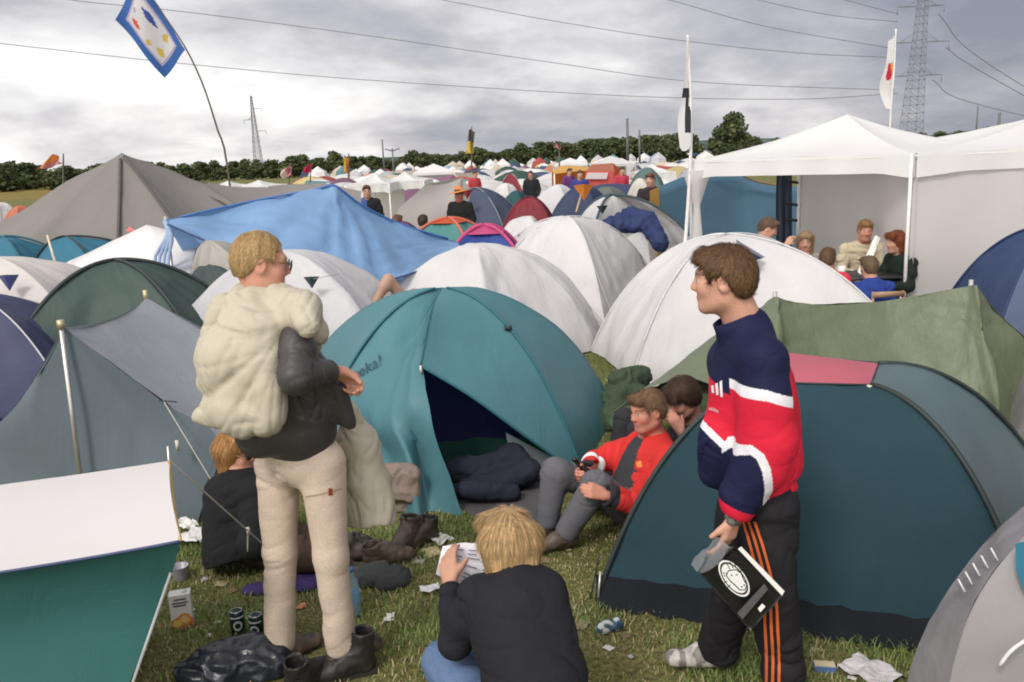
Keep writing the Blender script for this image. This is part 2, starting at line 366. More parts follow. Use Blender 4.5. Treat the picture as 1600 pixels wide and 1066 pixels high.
def crumple(V, Q, bones, amp, f_along=22., f_across=5., seed=0., ridged=.6):
    """folds running across each limb: noise squeezed along the nearest bone"""
    N = normals(V, Q); best = np.full(len(V), 9.); ax = np.zeros_like(V)
    for a, b in bones:
        t, d = seg_t(V, np.array(a), np.array(b)); m = d < best; best[m] = d[m]; ax[m] = unit(np.array(b)-a)
    al = (V*ax).sum(1, keepdims=True)*ax; wv = .35*fbm(V*6+seed, 2)[:, None]; sh_ = (V@np.array([.62, .55, .2]))[:, None]*ax*f_along*.38; p = (V-al)*f_across*.6+al*f_along+sh_+wv*1.6+seed
    n = vnoise(p); n2 = vnoise(p*1.7+31); o = -1.35*(1-np.abs(n))**5+.30*n2+.28*vnoise(p*.6+11)-.5*(1-np.abs(n2))**6
    patch = np.clip(.45+1.2*vnoise(V*4.8+seed+50), .10, 1.3)
    return V+N*(amp*o*patch)[:, None]
SKINM = colmat('skin', .55, .25, 220., .35, .12, dist=.001); CLOTH = colmat('cloth', .9, .5, 130., .2, dist=.003, wrinkle=.45); NYLON = colmat('shell_cloth', .7, .3, 110., .15, dist=.002, wrinkle=.7, cv=.03); HAIRM = colmat('hair', .6, .6, 70., .3, stretch=(1, 1, .12), dist=.006)
DENIM = colmat('denim', .9, .6, 160., .15, dist=.003, wrinkle=.45); LEATHER = colmat('leather', .5, .4, 70., .4, dist=.003, wrinkle=.6)
FACE_PARTS = dict()
def head_sdf(f, c, R, s=1., neck=None):
    L_ = lambda x, y, z: c+R@np.array([x, y, z])*s
    f.ell(L_(0, -.012, .028), np.array([.073, .094, .088])*s, R, .03); f.ell(L_(0, .028, -.03), np.array([.060, .066, .083])*s, R, .03)
    f.ell(L_(0, .042, -.072), np.array([.044, .045, .040])*s, R, .03); f.cap(L_(0, .078, -.096), .014*s, k=.03)
    for q in (-1, 1):
        f.cap(L_(.034*q, .062, -.024), .027*s, k=.025); f.cap(L_(.045*q, .0, -.068), .022*s, L_(.02*q, .07, -.094), .014*s, k=.03)
        f.ell(L_(.075*q, -.008, -.008), np.array([.010, .022, .032])*s, R@rotz(-.35*q), .012); f.ell(L_(.082*q, -.004, -.004), np.array([.006, .010, .016])*s, R, .008, sub=True)
        f.cap(L_(.014*q, .086, .032), .010*s, L_(.044*q, .074, .030), .009*s, k=.018)
    for q in (-1, 1): f.cap(L_(.031*q, .103, .010), .015*s, k=.012, sub=True)
    for q in (-1, 1): f.cap(L_(.031*q, .078, .008), .0125*s, k=.004)
    f.cap(L_(0, .088, .018), .008*s, L_(0, .110, -.020), .011*s, k=.016)
    for q in (-1, 1): f.cap(L_(.011*q, .101, -.026), .008*s, k=.010)
    f.cap(L_(-.018, .092, -.054), .006*s, L_(.018, .092, -.054), .006*s, k=.010); f.cap(L_(-.014, .090, -.064), .0065*s, L_(.014, .090, -.064), .0065*s, k=.010)
    f.cap(L_(-.02, .101, -.0588), .0022*s, L_(.02, .101, -.0588), .0022*s, k=.004, sub=True)
    if neck is not None: f.cap(L_(0, -.022, -.05), .054*s, neck, .058*s, k=.04)
def face_color(V, c, R, s, C, skin, brow, lips=(.42, .16, .14)):
    q = ((V-c)@R)/s; m = (np.abs(q) < .2).all(1)
    def put(mask, col, w=1.): C[mask] = C[mask]*(1-w)+np.array(col)*w
    put(m & (np.abs(q[:, 2]+.059) < .011) & (np.abs(q[:, 0]) < .024) & (q[:, 1] > .08), lips, .7)
    for sgn in (-1, 1):
        x = q[:, 0]-.031*sgn; z = q[:, 2]-.008
        e = m & (q[:, 1] > .055) & ((x/.015)**2+(z/.007)**2 < 1); put(e, (.55, .53, .5)); put(e & (np.abs(x) < .006), (.03, .03, .03))
        put(m & (q[:, 1] > .05) & (np.abs(x-.006*sgn) < .021) & (np.abs(q[:, 2]-.033) < .006), brow, .75)
    put(m & (q[:, 1] > .05) & (((np.abs(q[:, 0])-.036)/.022)**2+((q[:, 2]+.025)/.02)**2 < 1), (skin[0]*1.08, skin[1]*.82, skin[2]*.78), .6)
    put(m & (q[:, 1] > .10) & (q[:, 2] < .0) & (q[:, 2] > -.035), (skin[0]*1.04, skin[1]*.9, skin[2]*.86), .5)
def hand_sdf(f, w, D, N_, T, curl=.5, s=1., spread=.0, thumb=.6):
    """w wrist, D along the palm, N_ the way the palm faces, T towards the thumb"""
    w = np.array(w, float); D = unit(D); T = unit(np.array(T)-D*(np.array(T)@D)); N_ = np.cross(D, T)*(1 if np.cross(D, T)@np.array(N_) > 0 else -1); k_ = .008*s
    offs = (.029, .010, -.009, -.027); lens = (.042, .047, .043, .033); rr = (.0098, .0102, .0097, .0085)
    for i in range(4):
        kn = w+(D*(.088-.004*abs(i-1))+T*offs[i])*s; f.cap(w+(D*.012+T*offs[i]*.6)*s, .0145*s, kn, .0125*s, k=.012*s)
        d = unit(D+T*spread*(1.5-i)); p = kn; a = 0
        for j, q in enumerate((1., .68, .55)):
            a += curl*(1.0 if j else .75)*(1+.08*i); v = d*math.cos(a)+N_*math.sin(a); p2 = p+v*lens[i]*q*s; f.cap(p, rr[i]*(1-.08*j)*s, p2, rr[i]*(.93-.08*j)*s, k=.004*s); p = p2
    b = w+(D*.028+T*.024)*s; v = unit(D*.75+T*thumb+N_*.35); p = b+v*.042*s; f.cap(b, .0165*s, p, .0125*s, k=.012*s); v2 = unit(v+D*.3+N_*curl*.7); f.cap(p, .0115*s, p+v2*.034*s, .0095*s, k=.005*s)
def hair_mesh(c, R, s, style, h, col, seed=0):
    f = Field(c-.24*s, c+.24*s, h); L_ = lambda x, y, z: c+R@np.array([x, y, z])*s
    if style in ('short', 'crop', 'mop'):
        t = {'crop': .005, 'short': .008, 'mop': .022}[style]
        f.ell(L_(0, -.012, .030), np.array([.073+t, .095+t, .088+t])*s, R, .02); f.ell(L_(0, -.05, -.01), np.array([.062+t, .05+t, .075])*s, R, .03)
        if style != 'crop': f.cap(L_(-.04, .060, .088), .024*s, L_(.04, .060, .090), .024*s, k=.03)
        if style == 'mop': f.cap(L_(-.05, .085, .06), .022*s, L_(.05, .085, .06), .022*s, k=.03)
        ly = {'crop': ([-.2, -.10, -.06, -.035, -.012, .022, .034, .045, .075, .2], [-.065, -.06, -.055, -.03, .024, .026, .01, .055, .098, .12]), 'short': ([-.2, -.10, -.06, -.035, -.012, .026, .040, .056, .085, .2], [-.07, -.065, -.055, -.03, .024, .026, .0, .052, .066, .078]), 'mop': ([-.2, -.10, -.06, -.02, .01, .04, .08, .2], [-.09, -.085, -.07, -.04, -.03, .02, .05, .055])}[style]
        f.func(lambda g: (np.interp(((g-c)@R)[..., 1]/s, ly[0], ly[1])*s-((g-c)@R)[..., 2])*.75)
    elif style in ('bob', 'long'):
        low = -.105 if style == 'bob' else -.24
        f.ell(L_(0, -.014, .030), np.array([.086, .107, .100])*s, R, .02)
        for q in (-1, 1): f.cap(L_(.060*q, -.015, .02), .040*s, L_(.062*q, -.012, low*.85), .032*s, k=.04)
        for x in (-.05, 0, .05): f.cap(L_(x, -.06, .02), .052*s, L_(x*.95, -.058, low), .033*s, k=.04)
        f.cap(L_(-.05, .06, .085), .03*s, L_(.05, .06, .085), .03*s, k=.03)
        f.ell(L_(0, .10, -.055), np.array([.062, .085, .115])*s, R, .015, sub=True); f.func(lambda g: ((low-.02)*s-((g-c)@R)[..., 2]))
    V, Q = f.mesh()
    if len(V) == 0: return V, Q, None
    V, Q = largest(V, Q); V = smooth_mesh(V, Q, 2); q = ((V-c)@R)/s; N = normals(V, Q)
    ang = np.arctan2(q[:, 0], q[:, 1]+.01); rr = np.linalg.norm(q[:, :2], axis=1)
    st = np.stack([ang*(16 if style in ('bob', 'long') else 11), q[:, 2]*14+rr*10, np.full(len(q), seed+.5)], 1)
    n = vnoise(st)+.6*vnoise(st*np.array([2.6, 1.4, 1])+9); big = vnoise(q*16+seed)
    V = V+N*((.0015*n+.0035*big)*s)[:, None]
    k = 1+.16*n+.14*big; C = np.array(col)[None]*k[:, None]; 
    return V, Q, np.clip(C, .004, .8)
def hair_strands(c, R, s, style, V, Q, C, n, seed=0):
    """single locks lying over the hair volume, combed out from the crown"""
    r = np.random.default_rng(int(abs(seed)*1000)+5); N = normals(V, Q); idx = r.integers(0, len(V), n); p = V[idx]; nn = N[idx]; q = ((p-c)@R)/s
    crown = np.array([.01, -.045, .125]); f = q-crown; f /= np.linalg.norm(f, axis=1, keepdims=True)+1e-6; dn = np.array([0, 0, -1.])
    if style in ('bob', 'long'): f = .45*f+dn*1.0; L = .06*r.uniform(.6, 1.2, n); lift = .001; jit = .045
    elif style == 'crop': f = f+.3*dn; L = .018*r.uniform(.6, 1.3, n); lift = .003; jit = .22
    elif style == 'mop': f = f+.6*dn; L = .040*r.uniform(.6, 1.3, n); lift = .006; jit = .45
    else:
        f = f+.35*dn; top = (q[:, 2] > .06) & (q[:, 1] > -.03); f[top] += np.array([-.35, .9, .1]); L = .030*r.uniform(.5, 1.4, n); L[top] *= 1.25; lift = .005; jit = .30
    f = f@R.T+r.normal(size=(n, 3))*jit; f -= nn*(f*nn).sum(1, keepdims=True); f /= np.linalg.norm(f, axis=1, keepdims=True)+1e-6; sd_ = np.cross(nn, f); w = (.00085 if style != 'crop' else .0006)*s*r.uniform(.6, 1.4, n)[:, None]
    l1 = lift*s*r.uniform(-.1, 1.4, n)[:, None]; Ls = (L*s)[:, None]; curl = np.where(np.array([style in ('bob', 'long')]*n)[:, None], -.06, -.10)
    a = p-nn*.002; b_ = p+f*Ls*.5+nn*l1; e = p+f*Ls+nn*(l1*.6+curl*Ls)
    VV = np.stack([a-sd_*w, a+sd_*w, b_-sd_*w, b_+sd_*w, e], 1).reshape(-1, 3); k = np.arange(n)*5
    F = [[x, x+1, x+3, x+2] for x in k]+[[x+2, x+3, x+4] for x in k]; cc = C[idx]*np.clip(1+.26*r.normal(size=n), .5, 1.9)[:, None]
    return VV, F, np.repeat(np.clip(cc, .004, .85), 5, 0)
def subdiv(V, Q):
    e = np.concatenate([Q[:, [0, 1]], Q[:, [1, 2]], Q[:, [2, 3]], Q[:, [3, 0]]]); es = np.sort(e, 1); u, inv = np.unique(es, axis=0, return_inverse=True); inv = inv.reshape(-1)
    mid = V[u].mean(1); cen = V[Q].mean(1); nv, nu, nq = len(V), len(u), len(Q); m = [nv+inv[k*nq:(k+1)*nq] for k in range(4)]; ce = nv+nu+np.arange(nq)
    F = np.concatenate([np.stack([Q[:, k], m[k], ce, m[k-1]], 1) for k in range(4)]); return np.vstack([V, mid, cen]), F
def garment(name, T, f, mat, colf, bones, amp, fa=22., fc=5., seed=0., it=2, label=None, sub=False):
    V, Q = f.mesh()
    if len(V) == 0: return None
    V, Q = largest(V, Q); V = smooth_mesh(V, Q, it); V0 = V.copy(); V = crumple(V, Q, bones, amp, fa, fc, seed)
    if sub: V0, _ = subdiv(V0, Q); V, Q = subdiv(V, Q)
    C = colf(V0) if callable(colf) else np.tile(np.array(colf, float), (len(V), 1)); C = C*(1+.08*fbm(V0*7+seed, 2))[:, None]
    return part(name, V, Q, mat, T, col=np.clip(C, 0, 1), label=label)
def bounds(pts, m): a = np.array(pts); return a.min(0)-m, a.max(0)+m
SK = (.50, .27, .19)
def person(label, J, top, bottom, hair, skin=SK, h=.012, hh=None, face=None, hup=(0, 0, 1), hs=1., shoe=(.06, .045, .035), group=None, hands=None, top_r=(.075, .066, .05), leg_r=(.098, .075, .062), top_extra=(), sleeve_extra=(), leg_extra=(), top_cut=(), amp=.008, folds=(20., 5.), top_mat=None, leg_mat=None, collar=True, pieces=('top', 'bottom', 'shoe'), hem=.10, bulk=1., brow=None, bare_legs=False, neck_r=.075, leg_folds=None, torso_s=1., sub=False):
    J = {k: np.array(v, float) for k, v in J.items()}
    U = unit(J['neck']-J['pelvis']); Rv = unit(J['shR']-J['shL']); Rv = unit(Rv-U*(Rv@U)); Fv = np.cross(U, Rv); B = np.stack([Rv, Fv, U], 1)
    T = thing('person', label, 'person', (J['pelvis'][0], J['pelvis'][1], 0), group)
    face = unit(face if face is not None else Fv); HR = basis(face, hup); hc = J['head']; tl = np.linalg.norm(J['neck']-J['pelvis'])
    keys = list(J.values()); lo, hi = bounds(keys, .26)
    legs = 'kneeL' in J
    at = lambda t: J['pelvis']+(J['neck']-J['pelvis'])*t
    # --- body
    f = Field(lo, hi, h); g = bulk*torso_s
    f.ell(at(-.02), np.array([.155, .105, .12])*g, B, .04); f.ell(at(.32), np.array([.135, .095, .15])*g, B, .05); f.ell(at(.68), np.array([.150, .105, .17])*g, B, .05)
    f.cap(J['shL'], .05, J['shR'], .05, k=.05); f.cap(at(.95), .062, J['neck']*.5+hc*.5, .054, k=.05)
    for s_ in 'LR':
        f.cap(J['sh'+s_], .046, J['el'+s_], .036, k=.03); f.cap(J['el'+s_], .040, J['wr'+s_], .026, k=.02)
        hd = (hands or {}).get(s_)
        D = unit(J['wr'+s_]-J['el'+s_])
        if hd is None: Nn = -Rv*(1 if s_ == 'R' else -1); hd = (D, Nn, Fv, .35)
        hand_sdf(f, J['wr'+s_], *hd[:4], **(hd[4] if len(hd) > 4 else {}))
        if legs: 
            f.cap(J['hip'+s_], .080, J['knee'+s_], .052, k=.03); f.cap(J['knee'+s_], .052, J['an'+s_], .036, k=.02); f.cap(J['knee'+s_]*.7+J['an'+s_]*.3-.015*Fv*0, .052, k=.04)
            f.cap(J['an'+s_], .036, J['toe'+s_], .03, k=.02)
    head_sdf(f, hc, HR, hs, J['neck']); V, Q = f.mesh(); V, Q = largest(V, Q); V = smooth_mesh(V, Q, 1, .4)
    C = np.tile(np.array(skin), (len(V), 1))*(1+.06*fbm(V*30, 2))[:, None]; face_color(V, hc, HR, hs, C, skin, brow or tuple(.5*np.array(hair[1])))
    part('body', V, Q, SKINM, T, col=np.clip(C, 0, 1))
    # --- hair
    if hair[0]:
        V, Q, C = hair_mesh(hc, HR, hs, hair[0], hh or h*.75, hair[1], seed=abs(hc[0]*7))
        if C is not None:
            px_ = FPX/max(1., hc[1]); nst = int(min(13000, 13000*(px_/450)**1.5)); nst = int(nst*1.5) if hair[0] in ('bob', 'crop') else nst
            if nst > 300:
                V2, F2, C2 = hair_strands(hc, HR, hs, hair[0], V, Q, C, nst, hc[0]); part('hair', np.vstack([V, V2]), [list(q) for q in Q]+[[i+len(V) for i in q] for q in F2], HAIRM, T, col=np.vstack([C*.8, C2]))
            else: part('hair', V, Q, HAIRM, T, col=C)
    # --- trousers
    bones_l = [(J['hip'+s_], J['knee'+s_]) for s_ in 'LR']+[(J['knee'+s_], J['an'+s_]) for s_ in 'LR'] if legs else []
    res = {'T': T, 'B': B, 'HR': HR, 'hc': hc, 'at': at}
    if legs and 'bottom' in pieces:
        f = Field(lo, hi, h); f.ell(at(-.03), np.array([.172, .128, .135])*g, B, .05); f.ell(at(.12), np.array([.155, .12, .10])*g, B, .05)
        f.plane(at(.22), U)
        for s_ in 'LR':
            kn, an = J['knee'+s_], J['an'+s_]; f.cap(J['hip'+s_], leg_r[0], kn, leg_r[1], k=.035); f.cap(kn, leg_r[1], an+(kn-an)*.02, leg_r[2], k=.03)
        for e in leg_extra: f.cap(*e[:4], k=.04)
        for s_ in 'LR':
            an = J['an'+s_]
            if not bare_legs: f.cap(an-unit(J['knee'+s_]-an)*(leg_r[2]+.035), leg_r[2]+.03, k=.004, sub=True)
        lf = leg_folds or folds
        res['bottom'] = garment('trousers', T, f, leg_mat or DENIM, bottom, bones_l, amp, *lf, seed=3.)
    # --- top
    bones_t = [(at(0), at(1))]+[(J['sh'+s_], J['el'+s_]) for s_ in 'LR']+[(J['el'+s_], J['wr'+s_]) for s_ in 'LR']
    if 'top' in pieces:
        f = Field(lo, hi, h)
        f.ell(at(.10), np.array([.175, .128, .15])*g, B, .05); f.ell(at(.40), np.array([.165, .122, .17])*g, B, .05); f.ell(at(.70), np.array([.178, .130, .18])*g, B, .05); f.cap(J['shL'], max(.064, top_r[0]*.75), J['shR'], max(.064, top_r[0]*.75), k=.05)
        f.cap(at(.90), .10, at(1.0), neck_r, k=.04)
        for s_ in 'LR': f.cap(at(.97), .075, J['sh'+s_]*.75+at(.97)*.25, top_r[0]*.8, k=.05)
        for e in top_extra: f.cap(*e[:4], k=.04)
        if hem is not None: f.plane(at(-hem), -U)
        for e in sleeve_extra: f.cap(*e[:4], k=.04)
        for s_ in 'LR':
            f.cap(J['sh'+s_], max(.064, top_r[0]*.86), J['el'+s_]*.5+J['sh'+s_]*.5, top_r[0]*.96, k=.04); f.cap(J['el'+s_]*.5+J['sh'+s_]*.5, top_r[0]*.96, J['el'+s_], top_r[1], k=.035); w = J['wr'+s_]+unit(J['el'+s_]-J['wr'+s_])*.03; f.cap(J['el'+s_], top_r[1], w, top_r[2], k=.03)
        for s_ in 'LR':
            d = unit(J['wr'+s_]-J['el'+s_]); f.cap(J['wr'+s_]+d*(top_r[2]*.9), top_r[2]+.012, k=.004, sub=True)
        for e in top_cut: f.cap(*e[:4], k=.012, sub=True)
        f.cap(at(1.05)+Fv*.02, .058, hc, .062, k=.01, sub=True)
        res['top'] = garment('jacket', T, f, top_mat or CLOTH, top, bones_t, amp, *folds, seed=8., sub=sub)
        if collar:
            cn = at(1.0); V = []
            res['collar_pos'] = cn
    # --- shoes
    if legs and 'shoe' in pieces:
        for s_ in 'LR':
            an, to = J['an'+s_], J['toe'+s_]; d = unit((to-an)*np.array([1, 1, 0])); sole = min(an[2], to[2])-.07 if an[2] > .2 else 0.0
            l2, h2 = bounds([an, to], .13); f = Field(l2, h2, min(h, .009)); heel = np.array([an[0], an[1], 0])-d*.03; heel[2] = an[2]-.045; tp = np.array([to[0], to[1], to[2]])+d*.03
            f.cap(heel, .043, tp, .040, k=.02, flat=((0, 0, 1), .85)); f.cap(an+np.array([0, 0, .03]), .047, an-np.array([0, 0, .02]), .046, k=.03); f.cap(an*.5+to*.5+np.array([0, 0, .0]), .045, k=.03)
            if an[2] < .2: f.plane((0, 0, .004), (0, 0, -1))
            V, Q = f.mesh()
            if len(V): V, Q = largest(V, Q); V = smooth_mesh(V, Q, 1); part('shoe', V, Q, LEATHER, T, col=np.clip(np.where((V[:, 2] < .024)[:, None], np.array(shoe)*.35+.02, np.where(((vnoise(V*22+3) > .25) | ((np.mean(shoe) > .3) & (np.sin((V-an)@d*95) > .35) & (V[:, 2] > .03) & (V[:, 2] < .085)))[:, None], np.array(shoe)*.40, np.array(shoe)))*(1+.3*fbm(V*25, 2))[:, None], 0, 1))
    return res
from mathutils.bvhtree import BVHTree
def bvh_of(o):
    me = o.data; off = np.array(world_loc(o)); return BVHTree.FromPolygons([tuple(np.array(v.co)+off) for v in me.vertices], [list(p.vertices) for p in me.polygons])
def on_surf(b, px, py, lift=.003):
    d = ray(px, py); h_ = b.ray_cast(Vector(EYE), Vector(unit(d)))
    return None if h_[0] is None else np.array(h_[0])+np.array(h_[1])*lift*(1 if np.array(h_[1])@d < 0 else -1)
def strip(name, b, L_, R_, mat, T, n=14, lift=.003, m=3):
    """a band of cloth sewn to a garment between two edge lines"""
    a = spline(np.array([(*p, 0) for p in L_], float), n); c = spline(np.array([(*p, 0) for p in R_], float), n); V = []; ok = True
    for i in range(n):
        for j in range(m):
            p = a[i]+(c[i]-a[i])*j/(m-1); q = on_surf(b, p[0], p[1], lift)
            if q is None: q = V[-1] if V else None
            if q is None: return None
            V.append(q)
    F = [[i*m+j, (i+1)*m+j, (i+1)*m+j+1, i*m+j+1] for i in range(n-1) for j in range(m-1)]
    # a thin closed band
    return part(name, V, F, mat, T)
def text_mesh(body, size, shear=0., spacing=1.):
    c = bpy.data.curves.new('lettering', 'FONT'); c.body = body; c.size = size; c.shear = shear; c.space_character = spacing; c.align_x = 'CENTER'; c.align_y = 'CENTER'
    o = bpy.data.objects.new('tmp', c); COL.objects.link(o); bpy.context.view_layer.update()
    me = bpy.data.meshes.new_from_object(o.evaluated_get(bpy.context.evaluated_depsgraph_get())); V = np.array([v.co for v in me.vertices]); F = [list(p.vertices) for p in me.polygons]
    bpy.data.objects.remove(o); bpy.data.curves.remove(c); bpy.data.meshes.remove(me); return V, F
def lettering(body, size, origin, x, y, mat, T, shear=0., name='lettering', spacing=1.):
    V, F = text_mesh(body, size, shear, spacing); W_ = [np.array(origin)+unit(x)*v[0]+unit(y)*v[1] for v in V]; return part(name, W_, F, mat, T, smooth=False)
# ------------------------------------------------------------------ ground, fields, hills
def ground():
    m, nt, b, out = new_mat('grass_ground'); L = nt.links.new
    g = NN(nt, 'ShaderNodeNewGeometry')
    def nz(s, d=6., r_=.65):
        n = NN(nt, 'ShaderNodeTexNoise', i_Scale=s, i_Detail=d, i_Roughness=r_); L(g.outputs['Position'], n.inputs['Vector']); return n.outputs[0]
    r1 = NN(nt, 'ShaderNodeValToRGB'); L(nz(1.7), r1.inputs[0]); e = r1.color_ramp.elements
    e[0].position = .3; e[0].color = (.10, .11, .04, 1); e[1].position = .72; e[1].color = (.27, .23, .12, 1)
    q = e.new(.5); q.color = (.17, .17, .07, 1)
    r2 = NN(nt, 'ShaderNodeValToRGB'); L(nz(38., 4.), r2.inputs[0]); e = r2.color_ramp.elements
    e[0].position = .35; e[0].color = (.45, .45, .4, 1); e[1].position = .65; e[1].color = (1.35, 1.35, 1.2, 1)
    mx = NN(nt, 'ShaderNodeMix', data_type='RGBA', blend_type='MULTIPLY'); mx.inputs[0].default_value = 1; L(r1.outputs[0], mx.inputs[6]); L(r2.outputs[0], mx.inputs[7])
    L(mx.outputs[2], b.inputs['Base Color']); b.inputs['Roughness'].default_value = .95; b.inputs['Specular IOR Level'].default_value = .1
    bp = NN(nt, 'ShaderNodeBump', i_Strength=.8, i_Distance=.03); L(nz(60., 5.), bp.inputs['Height']); L(bp.outputs[0], b.inputs['Normal'])
    V = []; F = []
    xs = [-9000, -900, -200, -60, -20, -8, -4, 0, 4, 8, 20, 60, 200, 900, 9000]; ys = [-200, -20, 0, 3, 6, 10, 20, 40, 90, 200, 500, 1500, 5000, 12000]
    for y in ys:
        for x in xs: V.append((x, y, 0))
    n = len(xs)
    for j in range(len(ys)-1):
        for i in range(n-1): F.append([j*n+i, j*n+i+1, (j+1)*n+i+1, (j+1)*n+i])
    o = part('ground', V, F, m); o['kind'] = 'structure'
    # strip of pale standing grass in front of the left tree line
    fm = plain('dry_field', (.20, .155, .05, 1), .95, spec=.05, var=.3, scale=.35)
    V = [(-150, 95, .02), (-38, 95, .02), (-60, 175, .5), (-260, 175, .5), (-150, 94.6, -.01), (-38, 94.6, -.01)]
    o = part('field', V, [[0, 1, 2, 3], [4, 5, 1, 0]], fm, smooth=False); o['kind'] = 'structure'
    hm = plain('far_hill', (.085, .115, .105, 1), .95, spec=.05, var=.35, scale=.01)
    hm2 = plain('far_meadow', (.13, .17, .07, 1), .95, spec=.05, var=.3, scale=.012)
    def hill(prof, D, mat, depth=600):
        V = []; F = []
        for px, py in prof:
            t = P(px, py, D); V += [(t[0], D, -3), tuple(t), (t[0]*1.1, D+depth, t[2]*.6)]
        for i in range(len(prof)-1):
            a = 3*i; F += [[a, a+3, a+4, a+1], [a+1, a+4, a+5, a+2]]
        o = part('hills', V, F, mat); o['kind'] = 'structure'
    hill([(-300, 276), (0, 270), (300, 262), (520, 252), (600, 246), (680, 243), (800, 238), (1000, 232), (1060, 222), (1150, 216), (1300, 216), (1450, 212), (1500, 206), (1560, 198), (1640, 192), (1900, 190)], 2200, hm)
    hill([(1380, 226), (1450, 219), (1500, 214), (1560, 210), (1640, 205), (1900, 196)], 900, hm2, 300)
ground()
# ------------------------------------------------------------------ trees
def leafmat(name, c):
    if name in MATS: return MATS[name]
    m, nt, b, out = new_mat(name); L = nt.links.new
    at = NN(nt, 'ShaderNodeAttribute', attribute_name='Col'); hv = NN(nt, 'ShaderNodeMix', data_type='RGBA', blend_type='MULTIPLY'); hv.inputs[0].default_value = 1
    hv.inputs[6].default_value = c; L(at.outputs['Color'], hv.inputs[7]); L(hv.outputs[2], b.inputs['Base Color'])
    b.inputs['Roughness'].default_value = .7; b.inputs['Specular IOR Level'].default_value = .2
    tr = NN(nt, 'ShaderNodeBsdfTranslucent'); L(hv.outputs[2], tr.inputs[0]); mxs = NN(nt, 'ShaderNodeMixShader'); mxs.inputs[0].default_value = .25
    L(b.outputs[0], mxs.inputs[1]); L(tr.outputs[0], mxs.inputs[2]); L(mxs.outputs[0], out.inputs[0])
    MATS[name] = m; return m
BARK = plain('bark', (.07, .055, .04, 1), .9, bump=.5)
LEAF = leafmat('leaves', (.085, .115, .055, 1))
def tree_meshes(seed, H=1.0, W_=1.0, n=1500, blobs=16, leaf=.05, low=.12):
    r = np.random.default_rng(seed); B = []
    for i in range(blobs):
        z = low+.12+(.86-low-.1)*r.random(); a = r.random()*6.28; wr_ = math.sin(min(1, (z-low)/(1-low)*1.05+.12)*math.pi)**.6
        d = W_*.34*wr_*math.sqrt(r.random()); B.append((d*math.cos(a), d*math.sin(a), z, (.10+.13*r.random())*W_))
    V = []; F = []; Cc = []
    for i in range(n):
        bx, by, bz, br = B[r.integers(len(B))]; d = unit(r.normal(size=3)); q = np.array([bx, by, bz]) + d*br*(r.random()**.35)*np.array([1, 1, .8])
        nrm = unit(d*.7+r.normal(size=3)*.6); x = unit(np.cross(nrm, r.normal(size=3))); y = np.cross(nrm, x); s = leaf*(.5+r.random())
        k = len(V); V += [q-x*s-y*s*.5, q+x*s-y*s*.6, q+x*s*.8+y*s*.7, q-x*s*.6+y*s*.8]; F.append([k, k+1, k+2, k+3])
        c = .6+.9*r.random()**1.5; t = np.array([c*(.95+.35*r.random()), c, c*(.8+.3*r.random())]); Cc += [t]*4
    V = np.array(V)*H
    tk = MB(); top = .62
    tk.tube([np.array([0, 0, -.01])*H, np.array([.005, .0, .25])*H, np.array([.012, .01, top])*H], [.028*H, .02*H, .008*H], 7)
    for i in range(6):
        bx, by, bz, br = B[i]; z0 = .2+.06*i; tk.tube([np.array([0, 0, z0])*H, np.array([bx*.5, by*.5, (z0+bz)/2])*H, np.array([bx, by, bz])*H], [.011*H, .008*H, .004*H], 5)
    def mesh(nm, V, F, mat, C=None):
        me = bpy.data.meshes.new(nm); me.from_pydata([tuple(v) for v in V], [], F); me.materials.append(mat)
        if C is not None:
            a = me.color_attributes.new('Col', 'FLOAT_COLOR', 'POINT'); c4 = np.ones((len(V), 4), np.float32); c4[:, :3] = C; a.data.foreach_set('color', c4.ravel())
        return me
    return mesh('crown', V, F, LEAF, Cc), mesh('trunk', tk.v, tk.f, BARK)
def place_tree(meshes, loc, sx, sz, label, group=None, rz=0.0):
    t = thing('tree', label, 'tree', loc, group)
    for me, nm in zip(meshes, ('crown', 'trunk')):
        o = bpy.data.objects.new(nm, me); COL.objects.link(o); o.parent = t
    t.scale = (sx, sx, sz); t.rotation_euler.z = rz
    return t
TV = [tree_meshes(s, 1, 1.15, 1100, 15, .045, .02) for s in (1, 2, 3, 4, 5)]
prof = [(-60, 256), (0, 256), (60, 262), (110, 264), (150, 262), (210, 262), (250, 258), (300, 256), (330, 256), (370, 256), (430, 252), (480, 248), (520, 243), (560, 250), (610, 248), (650, 242), (700, 240), (740, 234), (800, 232), (860, 225), (930, 221), (1000, 217), (1050, 214), (1085, 214)]
pxs, pys = zip(*prof); px = -70.; k = 0
TREE_LABELS = [(140, 'dark green tree in the hedge line past the dry field at far left'), (340, 'dark tree rising behind the peak of the brown tarpaulin'), (470, 'dark tree on the horizon around the foot of the lattice pylon'),
               (640, 'pale green tree of the far wood behind the two small white gazebos'), (860, 'dark tree in the straight wood behind the middle of the tent field'), (1100, 'tall dark tree in the right part of the far wood, left of the gazebo')]
while px < 1085:
    D = (150 if px < 300 else 210 if px < 560 else 270)+random.uniform(-12, 25)
    y = np.interp(px, pxs, pys)+random.uniform(-7, 7); t = P(px, y, D); hz = max(3.5, t[2])
    lab = next(l for m_, l in TREE_LABELS if px < m_)
    place_tree(TV[k % 5], (t[0], D, 0), hz*random.uniform(1.15, 1.5), hz*1.03, lab, 'trees of the far wood', random.random()*6)
    k += 1; px += random.uniform(6, 11)*(1.35 if px < 300 else 1)
bigm = tree_meshes(11, 1, 1.2, 5200, 34, .028, .02)
t = P(1146, 181, 120); place_tree(bigm, (t[0], 120, 0), 7.6, t[2]*1.06, 'big round dark tree standing alone left of the white gazebo roof', rz=1.)
